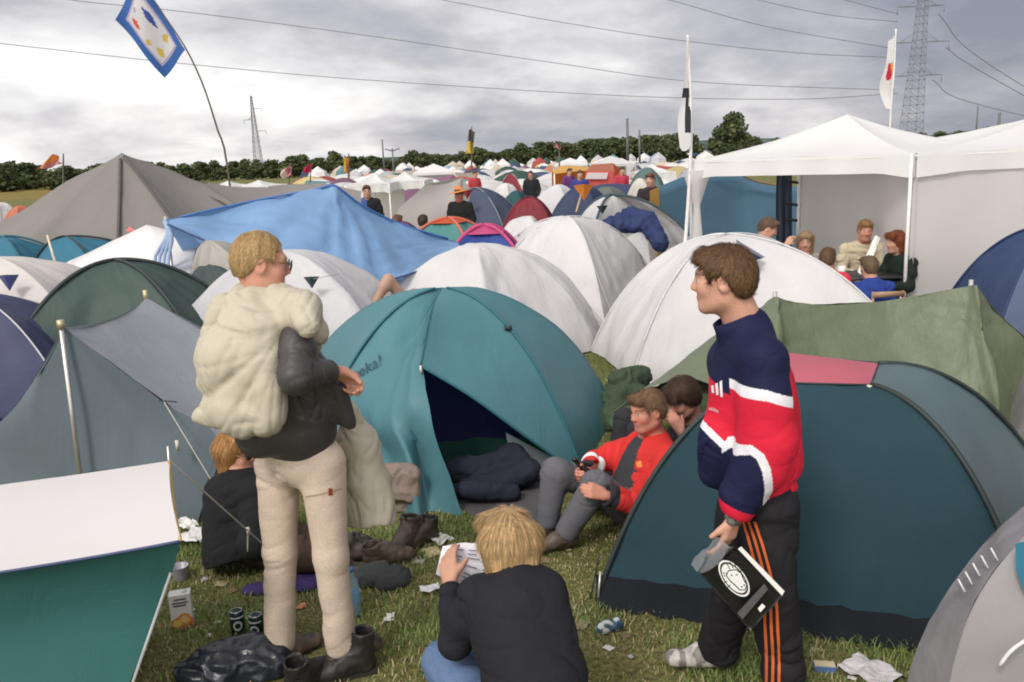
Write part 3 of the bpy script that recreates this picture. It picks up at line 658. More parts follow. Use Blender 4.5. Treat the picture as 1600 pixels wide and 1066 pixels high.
t = P(1068, 207, 115); place_tree(tree_meshes(12, 1, 1.2, 3500, 24, .03, .02), (t[0], 115, 0), 6.6, t[2]*1.02, 'broad dark tree behind the black and white flag', rz=2.)
# hedge far right, before the meadow
for px_, py_ in ((1180, 212), (1215, 214), (1440, 206), (1470, 204), (1500, 203), (1545, 197), (1585, 193)):
    t = P(px_, py_, 420); place_tree(TV[(px_) % 5], (t[0], 420, 0), 9, max(4, t[2]), 'tiny dark tree on the skyline beyond the gazebo roofs', 'trees on the far right skyline')
# ------------------------------------------------------------------ tents
def rib(corner, apex, n=22, a0=30, ex=None):
    """a bent tent pole: the part of a circle's arc above a0 degrees, from ground corner to apex"""
    if a0 < 2: a0 = 30
    q = math.radians(a0); a = np.linspace(q, math.pi/2, n)[:, None]; c = np.asarray(corner, float); p = np.asarray(apex, float)
    xy = p[:2]+(c[:2]-p[:2])*np.cos(a)/math.cos(q); z = c[2]+(p[2]-c[2])*(np.sin(a)-math.sin(q))/(1-math.sin(q))
    return np.hstack([xy, z])
def rot2(v, a): c, s = math.cos(a), math.sin(a); return np.array([v[0]*c-v[1]*s, v[0]*s+v[1]*c])
def dome(label, corners, apex, mat, e=.78, sag=.05, wr=.012, sleeve=None, group=None, cat='tent', nt=20, mats=None, mi=None, lift=.05, vent=None, name='dome_tent', skirt=None, ex=None, cap=None, sr=.012, n=30, tens=.042):
    cs = [np.array([c[0], c[1], c[2] if len(c) > 2 else 0.]) for c in corners]; ap = np.array(apex, float)
    base = np.mean(cs, 0); base[2] = 0
    T = thing(name, label, cat, base, group)
    ribs = [rib(c, ap, n, e, ex) for c in cs]
    def sg(ci, t, A, B):
        w = 4*t*(1-t); m_ = (A+B)/2; d = m_-ap; d[:, 2] = 0; L_ = np.linalg.norm(d, axis=1, keepdims=True); d = d/(L_+1e-6)
        s_ = np.linspace(0, 1, len(A))[:, None]; o = -d*sag*w*np.sin(s_*math.pi*.9+.15)*np.minimum(1, L_/.3)
        o[:, 2] += (lift*w*(1-s_[:, 0])**3); return o
    V, F, pi = grid_sheet(ribs+[ribs[0]], nt, sg, wr, (3.1, 3.1, 4))
    K = len(ribs[0]); nr = len(V)//K; jj = np.repeat(np.arange(nr), K)/nt; ss = np.tile(np.linspace(0, 1, K), nr); N = normals(V, F)
    q = np.stack([jj*7.0+base[0]*3, ss*1.6+jj*.6, np.full(len(V), base[1])], 1); fr = np.minimum(jj % 1, 1-jj % 1)*2
    V = V-N*(tens*(1-np.abs(vnoise(q)))**4*np.clip(1.15-ss, 0, 1)**1.2*np.clip(fr*3, 0, 1)+tens*.6*(1-np.abs(vnoise(q*np.array([2.1, 1.3, 1])+9)))**5*np.clip(.7-ss, 0, 1)*np.clip(fr*3, 0, 1))[:, None]
    part('fly', V, F, mats or mat, T, mi=[(mi[p] if mi else 0) for p in pi])
    if mat in (MATS.get('white_nylon'), MATS.get('white_nylon_cool')):
        for r_ in ribs[:2]:
            g0 = r_[int(len(r_)*.42)]; od = unit((g0-ap)*np.array([1, 1, 0])); gr = g0+od*.75; gr[2] = 0; rope(T, g0+od*.01, gr, .003)
    if sleeve:
        for r_ in ribs: MB().tube(r_+np.array([0, 0, .006])+0*r_, sr, 6).build('pole_sleeve', sleeve, T)
    return T, ribs
def on_panel(ribs, i, t, s):
    a = ribs[i]; b = ribs[(i+1) % len(ribs)]; k = s*(len(a)-1); j = min(int(k), len(a)-2); f = k-j
    A = a[j]+(a[j+1]-a[j])*f; B = b[j]+(b[j+1]-b[j])*f; return A+(B-A)*t
def tri_vent(T, p, size, mat, fwd=(0, -1, .15), rx=0.):
    """little hooded triangular vent: a dark opening under a raised cloth peak"""
    Bz = basis(fwd); s = size; p = np.array(p)
    v = [p+Bz@np.array(q) for q in ((-.5*s, .0, .3*s), (.5*s, .0, .3*s), (0, .0, -.45*s), (0, .35*s, .3*s), (0, .05*s, -.4*s))]
    part('vent', v, [[0, 3, 2], [3, 1, 2], [0, 1, 3]], mat, T, smooth=False)
WHT = fabric('white_nylon', (.72, .70, .71, 1), .55, .25, 1.5, .05, dirt=.25)
WHT2 = fabric('white_nylon_cool', (.66, .65, .67, 1), .55, .25, 1.5, .05, dirt=.25)
GRY = fabric('grey_nylon_shaded', (.145, .18, .21, 1), .65, .15, .7, .08)  # grey tent cloth, shade of the upright gable and walls put into its colour
GRY_LIT = fabric('grey_nylon_lit', (.33, .35, .38, 1), .65, .15, .9, .08)  # same grey cloth, colour lightened for the light on the up-facing slopes
NAVY = fabric('navy_nylon', (.018, .028, .085, 1), .6, .1)
DKSL = plain('dark_sleeve', (.02, .03, .03, 1), .6)
STEEL = plain('steel_pole', (.55, .53, .5, 1), .35, .7)
TEAL = fabric('teal_nylon', (.10, .25, .29, 1), .5, .25, .9, .08)
TEALD = fabric('teal_seam', (.035, .15, .19, 1), .5, .1)
ROPE = plain('pale_rope', (.5, .48, .42, 1), .8)
def rope(T, a, b, r=.004, sag=.0, mat=None, name='guy_line'):
    a = np.array(a, float); b = np.array(b, float); pts = [a+(b-a)*t-np.array([0, 0, sag*4*t*(1-t)]) for t in np.linspace(0, 1, 8)]
    return MB().tube(pts, r, 5).build(name, mat or ROPE, T)
# --- teal dome, centre
def teal_tent():
    ap = np.array(P(690, 450, 6.05)); FR = PZ(908, 737); BR = PZ(968, 655)+np.array([0, .2, 0]); FL = np.array([-1.42, 5.42, 0]); BL = np.array([-1.95, 7.0, 0])
    T = thing('dome_tent', 'teal dome tent with its door tied open, dark blue inside', 'tent', (-.3, 6.0, 0))
    e = .72
    rFR, rBR, rFL, rBL = [rib(c, ap, 26, 33) for c in (FR, BR, FL, BL)]
    peak = P(657, 571, 5.22)
    def poly(pts, n=26): return spline(pts, n)
    seamR = np.vstack([spline([ap, .5*(ap+peak)+np.array([0, -.06, .07]), peak], 10), spline([peak, P(735, 618, 5.2), P(820, 680, 5.28), FR+np.array([-.04, -.06, .02])], 17)[1:]])
    seamL = np.vstack([spline([ap, .5*(ap+peak)+np.array([0, -.06, .07]), peak], 10), spline([peak, P(672, 640, 5.06), P(694, 720, 4.96), PZ(726, 806)], 17)[1:]])
    mid1 = np.vstack([spline([ap, P(668, 500, 5.8), P(642, 562, 5.32)], 10), spline([P(642, 562, 5.32), P(640, 640, 5.1), P(655, 720, 5.14), PZ(668, 800)], 17)[1:]])
    mid2 = np.vstack([spline([ap, P(665, 500, 5.8), P(630, 568, 5.4)], 10), spline([P(630, 568, 5.4), P(612, 650, 5.16), P(640, 715, 4.98), PZ(655, 812)], 17)[1:]])
    mid3 = np.vstack([spline([ap, P(660, 500, 5.8), P(615, 575, 5.45)], 10), spline([P(615, 575, 5.45), P(585, 660, 5.3), P(610, 720, 5.25), PZ(612, 792)], 17)[1:]])
    for r_ in (rFR, rFL, rBR, rBL): r_[:] = r_
    f = lambda r_: r_[::-1]
    def sg(k):
        def s(ci, t, A, B):
            w = 4*t*(1-t); o = np.zeros_like(A); s_ = np.linspace(0, 1, len(A)); o[:, 2] -= k*w*np.sin(s_*math.pi); return o
        return s
    V, F, pi = grid_sheet([seamR, f(rFR)], 12, sg(.02), .010, (2.5, 2.5, 4)); part('front_panel', V, F, TEAL, T)
    V, F, pi = grid_sheet([f(rFL), mid3, mid2, mid1, seamL], 8, sg(.012), .016, (6, 6, 2.2)); flp = part('door_flap', V, F, TEAL, T)
    V, F, pi = grid_sheet([f(rFR), f(rBR), f(rBL), f(rFL)], 12, sg(.045), .012, (2.5, 2.5, 4)); part('fly', V, F, TEAL, T)
    for r_ in (rFR, rFL): MB().tube(r_[:-1]+np.array([0, -.008, .006]), .010, 6).build('pole_sleeve', TEALD, T)
    MB().tube(seamR[9:]+np.array([0, -.01, 0]), .009, 6).build('zip_edge', TEALD, T)
    MB().tube(spline([ap, .5*(ap+peak)+np.array([0, -.066, .076]), peak], 10), .006, 6).build('zip_edge', TEALD, T)
    MB().box(peak+np.array([.004, -.03, -.02]), (.014, .014, .05)).build('zip_pull', plain('pale_plastic', (.6, .58, .5, 1)), T)
    pc = rFR[14]; MB().box(pc+np.array([.0, -.02, .0]), (.05, .03, .03)).build('pole_clip', DKSL, T)
    # inner tent: navy dome inside, green band at the sill
    inn = []
    ia = ap*np.array([1, 1, .93])
    for c in ((FR*.86+ia*.14), (BR*.9+ia*.1), (BL*.9+ia*.1), (FL*.84+ia*.16)):
        c = np.array([c[0], c[1]+.28, 0]); inn.append(rib(c, ia+np.array([0, .2, 0]), 18, 33))
    V, F, pi = grid_sheet(inn+[inn[0]], 8, None, .02, (3, 3, 3)); part('inner_tent', V, F, fabric('inner_navy', (.028, .03, .13, 1), .7, .35), T)
    a, b = inn[3], inn[0]
    q = [a[0]+(b[0]-a[0])*t for t in np.linspace(.02, .98, 12)]
    V = [p+np.array([0, -.03, .012]) for p in q]+[p+np.array([0, -.02, .16+.012*math.sin(i*2.)]) for i, p in enumerate(q)]
    part('sill_band', V, [[i, i+1, 13+i, 12+i] for i in range(11)], fabric('green_band', (.02, .075, .06, 1), .7, .1), T)
    V = [P(790, 676, 5.5), P(884, 726, 5.45), PZ(884, 740)+np.array([0, 0, .01]), P(800, 724, 5.5)]
    part('inner_lining', V, [[0, 1, 2, 3]], fabric('pale_lining', (.33, .38, .42, 1), .7, .3), T)
    # small hood pulled out of the left panel
    V = [P(596, 682, 5.27), P(612, 660, 5.16), P(640, 668, 5.1), P(652, 690, 5.09), P(625, 679, 5.14)]
    part('hood', V, [[0, 1, 2, 3, 4]], TEALD, T)
    p0 = P(541, 600, 5.24); p1 = P(592, 570, 5.3); T['_'] = 0; del T['_']
    bb = bvh_of(flp); q0 = on_surf(bb, 562, 583, .012); q1 = on_surf(bb, 590, 567, .012); q2 = on_surf(bb, 556, 570, .012)
    if q0 is not None and q1 is not None: lettering('eureka!', .115, q0, q1-q0, (q2-q0) if q2 is not None else (0, 0, 1), plain('dark_print', (.02, .06, .09, 1), .7), T, .3)
    return T
teal_tent()
# --- white domes
def simple_vent(T, px, py, Y, s, mat): tri_vent(T, P(px, py, Y), s, mat)
T, r_ = dome('broad white dome tent whose top rises right behind the teal tent', [PZ(935, 548)+np.array([0, .05, 0]), (1.1, 10.2), (-1.3, 10.4), (-1.75, 8.1), (-.2, 7.7)], P(745, 382, 9.0), WHT, .72, .05, .02)
T, r_ = dome('white dome tent with a tall front seam behind the broad white one', [PZ(946, 518), PZ(1042, 428)+np.array([-.55, -2.6, 0]), (1.6, 12.6), (-.5, 12.4), (-.45, 10.4)], P(885, 339, 11.2), WHT, .72, .05, .02, sleeve=plain('white_seam', (.6, .6, .6, 1), .6), sr=.008)
T, r_ = dome('small white dome tent with a blue triangle vent, left of the white seam', [(.55, 11.6), (.75, 13.2), (-.5, 13.3), (-.55, 11.8)], P(826, 336, 12.6), WHT, .72, .04, .02)
tri_vent(T, P(820, 374, 11.75), .2, NAVY)
T, r_ = dome('pale dome tent with a navy sleeping bag thrown over its top', [PZ(1044, 430)+np.array([-.1, -.4, 0]), (3.35, 13.6), (2.2, 15.0), (.8, 14.4), (1.1, 12.6)], P(955, 305, 14), WHT2, .7, .04, .02, sleeve=plain('dark_hem', (.03, .06, .07, 1), .6), sr=.02)
tri_vent(T, P(941, 327, 13.0), .17, DKSL)
tri = part('door_panel', [P(975, 372, 12.6), P(1010, 358, 12.8), P(1018, 425, 12.35), P(1000, 405, 12.4)], [[0, 1, 2, 3]], WHT2, T)
T, r_ = dome('large white dome tent behind the standing man in the sports jacket', [PZ(985, 608), (3.75, 7.55), (3.95, 9.9), (1.55, 10.2), PZ(926, 556)+np.array([0, .2, 0])], P(1135, 366, 8.85), WHT, .70, .045, .015, sleeve=plain('white_seam', (.6, .6, .6, 1), .6), sr=.008)
v0 = P(1148, 376, 8.3)
part('vent', [P(1150, 374, 8.35), P(1196, 402, 8.2), P(1175, 407, 8.05), P(1152, 392, 8.1)], [[0, 1, 2, 3]], fabric('vent_cloth', (.2, .2, .24, 1), .6, .2), T)
part('vent', [P(1170, 392, 8.12), P(1192, 404, 8.1), P(1172, 408, 8.0)], [[0, 1, 2]], NAVY, T)
T, r_ = dome('white dome tent behind the standing man wrapped in a sleeping bag', [(-3.05, 6.35), (-.85, 6.65), (-.75, 8.6), (-3.0, 8.8)], P(440, 391, 7.5), WHT2, .70, .05, .015)
tri_vent(T, P(487, 440, 6.95), .13, plain('vent_dark', (.03, .05, .05, 1), .6)); rope(T, P(490, 436, 6.93), P(530, 428, 7.0), .003, mat=plain('grey_cord', (.3, .3, .3, 1)))
T, r_ = dome('beige white dome tent cut by the left edge of the picture', [(-3.0, 6.35), (-2.9, 8.2), (-5.1, 8.2), (-4.95, 6.4)], P(-12, 402, 7.2), fabric('beige_nylon', (.66, .62, .60, 1), .6, .25, .8), .72, .04, .015)
tri_vent(T, P(14, 440, 6.75), .17, plain('vent_blue', (.06, .07, .2, 1), .6))
# dark green tunnel pair
DKG = fabric('dark_green_nylon', (.05, .08, .072, 1), .55, .12, .8, .1)
T, r_ = dome('dark green dome tent with a black seam between grey ridge tent and white roof', [(-3.95, 5.95), (-2.15, 6.25), (-1.95, 7.5), (-3.6, 7.9)], P(178, 407, 6.9), DKG, .70, .05, .02, sleeve=DKSL, sr=.016)
T, r_ = dome('small dark grey green dome tucked behind the dark green one', [(-2.9, 6.9), (-1.7, 6.8), (-1.6, 8.3), (-3.1, 8.4)], P(318, 413, 7.7), fabric('slate_green', (.055, .075, .075, 1), .6, .12), .72, .05, .02)
T, r_ = dome('cream grey dome tent beside the white ridge roof', [(-2.95, 7.25), (-2.0, 7.3), (-1.9, 8.6), (-3.2, 8.7)], P(325, 377, 7.85), fabric('cream_grey', (.40, .38, .35, 1), .6, .2), .75, .04, .02)
# white roof
T = thing('ridge_tent', 'white ridge tent roof sloping below the brown tarpaulin', 'tent', (-3.4, 8.6, 0))
top = np.array([[np.interp(t, [0, .3, .62, 1], [q[i] for q in (P(20, 455, 9.0), P(120, 402, 8.9), P(230, 351, 8.8), P(345, 381, 8.8))]) for i in range(3)] for t in np.linspace(0, 1, 27)]); bot = spline([P(40, 480, 8.0), P(120, 452, 8.0), P(215, 440, 8.0), P(300, 440, 8.0), P(345, 432, 8.1)], 27)
bot2 = bot*np.array([1, 1, 0]); bk = top*np.array([1, 1, 0])+np.array([0, 1.4, 0])
V, F, pi = grid_sheet([bk, top, bot, bot2], 8, lambda ci, t, A, B: np.array([0, 0, -.10*4*t*(1-t)])*(ci == 1), .012); part('fly', V, F, fabric('white_canvas', (.80, .78, .78, 1), .6, .2, .5, .04), T)
# teal blue pair far left, navy one
TB = fabric('teal_blue_nylon', (.035, .17, .26, 1), .55, .2)
T, r_ = dome('teal blue dome tent at the picture edge under the brown tarpaulin', [(-4.5, 8.3), (-4.4, 9.9), (-6.4, 9.9), (-6.4, 8.4)], P(0, 370, 9.2), TB, .75, .05, .02, sleeve=TEALD)
T, r_ = dome('teal blue dome tent with a pale pole leaning on it', [(-3.9, 8.6), (-3.3, 10.2), (-5.2, 10.4), (-5.3, 8.7)], P(100, 370, 9.5), TB, .75, .05, .02, sleeve=DKSL)
MB().tube([P(74, 368, 8.7), P(87, 414, 8.55)], .012, 6).build('pole', plain('pale_pole', (.6, .52, .4, 1)), T)
T, r_ = dome('low navy dome tent with a small red patch, left of the white roof', [(-3.9, 9.6), (-2.6, 9.6), (-2.6, 11.2), (-4.3, 11.2)], P(195, 349, 10.4), NAVY, .75, .05, .02)
part('patch', [P(196, 362, 9.75), P(212, 361, 9.75), P(202, 354, 9.78)], [[0, 1, 2]], plain('red_patch', (.5, .08, .07, 1)), T)
# navy at left edge
NV2 = fabric('blue_violet_nylon', (.055, .062, .13, 1), .55, .15)
T, r_ = dome('blue violet dome tent with navy lower wall at the left edge', [(-2.95, 5.75), (-3.0, 7.1), (-4.9, 7.1), (-5.0, 5.6)], P(-55, 462, 6.3), NV2, .78, .04, .012, sleeve=plain('pale_piping', (.5, .5, .52, 1)), sr=.006)
V = [(-4.6, 5.62, 0.), (-3.05, 5.70, 0.), (-3.15, 5.68, .34), (-3.75, 5.62, .62), (-4.6, 5.55, .75)]
part('lower_wall', V, [[0, 1, 2, 3, 4]], NAVY, T)
T, r_ = dome('low red and pink tent peeping out by the left edge', [(-3.35, 5.2), (-3.5, 5.55), (-4.4, 5.6), (-4.4, 5.2)], (-3.85, 5.35, .46), fabric('pink_red', (.5, .05, .10, 1), .6, .2), .8)
# --- grey ridge tent
def grey_ridge():
    T = thing('ridge_tent', 'grey ridge tent with bare steel pole in the middle of its gable', 'tent', (-2.6, 5.5, 0))
    A = P(100, 512, 4.95); B = P(228, 466, 6.3)
    eR = P(341, 691, 4.85); gR = PZ(308, 818); eL = P(-40, 705, 5.15); gL = eL*np.array([1, 1, 0])+np.array([.05, -.02, 0])
    kR = P(256, 628, 4.9); kL = P(20, 640, 5.05)
    bR = eR+np.array([.12, 1.5, .0]); bgR = gR+np.array([.2, 1.5, 0]); bL = eL+np.array([0, 1.5, 0]); bgL = gL+np.array([0, 1.5, 0])
    foot = np.array([A[0]-.02, A[1]+.0, 0])
    g = [spline([A, kL, eL, gL], 20), spline([A, A*.6+foot*.4+np.array([-.3, .03, 0]), foot*.8+gL*.2+np.array([0, .03, .2]), foot*.75+gL*.25], 20), spline([A, A*.6+foot*.4+np.array([0, .03, 0]), foot+np.array([0, .03, .2]), foot], 20), spline([A, A*.55+foot*.45+np.array([.32, .03, 0]), foot*.55+gR*.45+np.array([0, .03, .25]), foot*.55+gR*.45], 20), spline([A, kR, eR, gR], 20)]
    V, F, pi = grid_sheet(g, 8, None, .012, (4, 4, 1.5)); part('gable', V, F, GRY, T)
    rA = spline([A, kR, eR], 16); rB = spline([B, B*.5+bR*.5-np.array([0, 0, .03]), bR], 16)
    V, F, pi = grid_sheet([rA, rB], 14, lambda ci, t, a, b: np.array([0, 0, -.07*4*t*(1-t)]), .010, (2, 4, 5)); part('roof_slope', V, F, GRY_LIT, T)
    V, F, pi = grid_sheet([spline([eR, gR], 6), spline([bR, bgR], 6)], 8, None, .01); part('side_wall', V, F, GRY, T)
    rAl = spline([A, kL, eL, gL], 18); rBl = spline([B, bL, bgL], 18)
    V, F, pi = grid_sheet([rAl, rBl], 8, lambda ci, t, a, b: np.array([0, 0, -.05*4*t*(1-t)]), .01); part('roof_slope', V, F, GRY_LIT, T)
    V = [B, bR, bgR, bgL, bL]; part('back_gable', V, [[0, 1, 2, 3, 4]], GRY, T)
    MB().tube([A+np.array([0, -.03, .05]), foot+np.array([0, -.05, 0])], .014, 8).build('pole', STEEL, T)
    MB().tube([A+np.array([0, -.03, .05]), A+np.array([0, -.03, .0])], .022, 8).build('pole_tip', plain('brass', (.5, .42, .25, 1), .4, .5), T)
    MB().tube([B+np.array([0, 0, .06]), B+np.array([0, 0, -.02])], .018, 8).build('pole_tip', plain('brass', (.5, .42, .25, 1), .4, .5), T)
    rope(T, P(248, 626, 4.88), P(276, 628, 4.9), .004, mat=DKSL)
    pg = P(277, 696, 4.78); MB().box(pg, (.02, .02, .06), rotz(.4)).build('slider', plain('pale_plastic', (.6, .58, .5, 1)), T)
    rope(T, P(256, 628, 4.88), P(345, 775, 4.55), .003)
grey_ridge()
T, r_ = dome('bright pink low dome tent half hidden by the sleeping bag', [(-1.9, 5.35), (-1.5, 5.35), (-1.5, 5.8), (-1.95, 5.8)], (-1.72, 5.55, .55), fabric('hot_pink', (.62, .10, .30, 1), .5, .3), .8, .03, .01)
# --- white and green tent bottom left
def corner_tent():
    T = thing('ridge_tent', 'green tent with a broad white roof band in the bottom left corner', 'tent', (-1.9, 3.1, 0))
    ra = P(265, 720, 3.2); rb = P(-330, 796, 3.25); ea = P(283, 845, 2.86); eb = P(-330, 938, 2.9); ga = PZ(165, 1150); gb = PZ(-330, 1200)
    n = 16
    def edge(a, b, sag=0): return np.array([a+(b-a)*t-np.array([0, 0, sag*4*t*(1-t)]) for t in np.linspace(0, 1, n)])
    top = edge(ra, rb, .01); eave = edge(ea, eb, .015); gr = edge(ga, gb); back = edge(ra+np.array([-.45, .5, 0])*1, rb+np.array([0, .6, 0])); back[:, 2] = 0
    V, F, pi = grid_sheet([top, eave], 10, lambda ci, t, A, B: np.array([.0, -.03, .025])*4*t*(1-t), .004, (2, 2, 2)); part('roof_band', V, F, fabric('white_poly', (.66, .63, .65, 1), .6, .25, .25, .04), T)
    V, F, pi = grid_sheet([eave, gr], 14, lambda ci, t, A, B: np.array([0, .10, 0])*4*t*(1-t), .014, (1.2, 4, 4)); part('wall', V, F, fabric('bottle_green', (.036, .13, .125, 1), .5, .12, .8, .08), T)
    V, F, pi = grid_sheet([back, top], 8, None, .01); part('rear_slope', V, F, fabric('bottle_green', (.036, .13, .125, 1)), T)
    MB().tube(eave+np.array([0, -.006, .0]), .006, 6).build('seam', plain('navy_piping', (.03, .05, .13, 1)), T)
    MB().tube(spline([ra+np.array([0, -.004, .0]), P(272, 790, 3.0), ea+np.array([.0, -.005, 0])], 12), .006, 6).build('edge_binding', plain('yellow_binding', (.45, .33, .12, 1)), T)
    MB().tube([ra+np.array([-.012, .03, .05]), ra+np.array([-.04, .05, -.3])], .005, 8).build('pole', STEEL, T)
    MB().tube([P(267, 895, 2.92), P(203, 1080, 2.82), P(190, 1130, 2.8)], .006, 8).build('strut', plain('grey_strut', (.35, .35, .36, 1), .5), T)
    MB().box(P(262, 730, 3.17), (.012, .01, .008)).build('eyelet', DKSL, T)
    rope(T, ra, PZ(440, 930)+np.array([0, .25, 0]), .0035)
    pg = ra+(PZ(440, 930)+np.array([0, .25, 0])-ra)*.56; MB().box(pg, (.014, .014, .035), rotz(.5)).build('slider', plain('pale_plastic', (.6, .58, .5, 1)), T)
    rope(T, pg, pg+np.array([-.01, -.01, -.10]), .003)
corner_tent()
# --- big brown tarpaulin
def brown_tarp():
    T = thing('tarpaulin_shelter', 'large brown grey tarpaulin shelter with a sharp peak at the left', 'tarpaulin', (-4.5, 11, 0))
    ap = P(190, 241, 11)
    c0 = spline([ap, P(100, 287, 11), P(10, 342, 11), P(-120, 392, 11)], 20)
    c1 = spline([ap, P(120, 300, 10.5), P(70, 352, 10.2), P(-20, 430, 9.9)], 20)
    c2 = spline([ap, P(189, 300, 10.4), P(187, 370, 10), P(185, 450, 9.8)], 20)
    c3 = spline([ap, P(225, 282, 10.5), P(290, 372, 10), P(340, 440, 9.8)], 20)
    c4 = spline([ap, P(270, 270, 11.5), P(340, 300, 11.5), P(440, 380, 10.6)], 20)
    c5 = spline([ap, P(255, 262, 12), P(325, 287, 12.2), P(420, 296, 12.4)], 20)
    V, F, pi = grid_sheet([c0, c1, c2, c3, c4, c5], 18, lambda ci, t, A, B: np.array([0, .0, -.12])*4*t*(1-t)*np.linspace(0, 1, len(A))[:, None], .02, (2.5, 2.5, 1.2))
    TA = fabric('brown_tarp', (.215, .198, .19, 1), .8, .1, 1., .07, scale=2.5); part('tarpaulin', V, F, TA, T)
    c6 = spline([P(325, 287, 12.2), P(400, 292, 12.3), P(500, 288, 12), P(565, 300, 11.6)], 16); c7 = spline([P(320, 300, 11.4), P(400, 345, 10.9), P(500, 360, 10.8), P(565, 360, 11)], 16)
    V, F, pi = grid_sheet([c6, c7], 10, None, .03, (2, 2, 2)); part('tail_sheet', V, F, TA, T)
    c8 = c0*np.array([1, 1, 0])+np.array([0, 2.5, 0]); c9 = c5*np.array([1, 1, 0])+np.array([0, 2.2, 0])
    V, F, pi = grid_sheet([c9, c5], 4); part('rear_sheet', V, F, TA, T)
    for c in (c2, c3): MB().tube(c[1:]+np.array([0, -.03, .01]), .02, 6).build('seam', plain('dark_seam', (.09, .08, .075, 1), .8), T)
    MB().tube([ap+np.array([0, .05, -.03]), ap*np.array([1, 1, 0])+np.array([0, .05, 0])], .03, 8).build('pole', STEEL, T)
brown_tarp()
# --- blue tarp
def blue_tarp():
    T = thing('tarpaulin_shelter', 'bright blue tarpaulin stretched over a pole with its tail to the right', 'tarpaulin', (-2, 8.6, 0))
    BT = fabric('blue_poly', (.22, .38, .63, 1), .4, .3, 1.1, .18, .4, 2.8)
    top = spline([P(258, 345, 8.3), P(390, 316, 8.8), P(490, 297, 9.0), P(519, 290, 9.0), P(536, 299, 9.05), P(570, 324, 9.2), P(630, 352, 9.6), P(715, 378, 10)], 40)
    bot = spline([P(262, 350, 8.2), P(365, 394, 7.9), P(470, 428, 7.9), P(572, 441, 8.1), P(650, 424, 8.6), P(718, 386, 9.6)], 40)
    def sg(ci, t, A, B):
        x = np.linspace(0, 1, len(A)); w = 4*t*(1-t); o = np.zeros_like(A); o[:, 2] = -.10*w*np.sin(x*math.pi); o[:, 1] = .05*w
        o[:, 2] += .035*w*np.sin((x-.48)*60)*np.exp(-((x-.62)/.16)**2)
        return o
    V, F, pi = grid_sheet([top, bot], 30, sg, .016, (4, 4, 1.4)); pk = P(519, 291, 9.0); V = radiate(V, normals(V, F), pk, (1, 0, 0), (0, 0, -1), .030, 4.2, .35, 3.); V = radiate(V, normals(V, F), P(258, 345, 8.3), (1, 0, 0), (0, 0, -1), .022, 5., .3, 8.); V = radiate(V, normals(V, F), P(715, 378, 10), (1, 0, 0), (0, 0, -1), .035, 7., .4, 5.); part('tarpaulin', V, F, BT, T)
    bk = top*np.array([1, 1, .25])+np.array([0, 1.3, 0]); V, F, pi = grid_sheet([bk, top], 8, None, .03); part('rear_sheet', V, F, BT, T)
    MB().tube(top[1:-1]+np.array([0, 0, .004]), .012, 6).build('hem', fabric('blue_hem', (.06, .16, .42, 1), .5, .0), T)
    MB().tube(bot[:-2]+np.array([0, 0, -.004]), .010, 6).build('hem', fabric('dark_hem_blue', (.03, .06, .16, 1), .5, .0), T)
    a = top[0]; LB = fabric('pale_blue_tie', (.33, .44, .62, 1), .5, .2)
    for k in range(4):
        MB().tube(spline([a+np.array([.0, -.01, 0]), P(262+k*2, 368, 8.2), P(243+k*7, 400, 8.15), P(244+k*6, 424, 8.1)], 10), [.022]*5+[.016]*5, 6).build('tie', LB, T)
    MB().tube([a+np.array([0, .02, .04]), np.array([a[0], a[1]+.02, 0])], .018, 8).build('pole', STEEL, T)
    p = P(519, 291, 9.0); MB().tube([p+np.array([0, .03, -.02]), np.array([p[0], p[1]+.03, 0])], .02, 8).build('pole', STEEL, T)
blue_tarp()
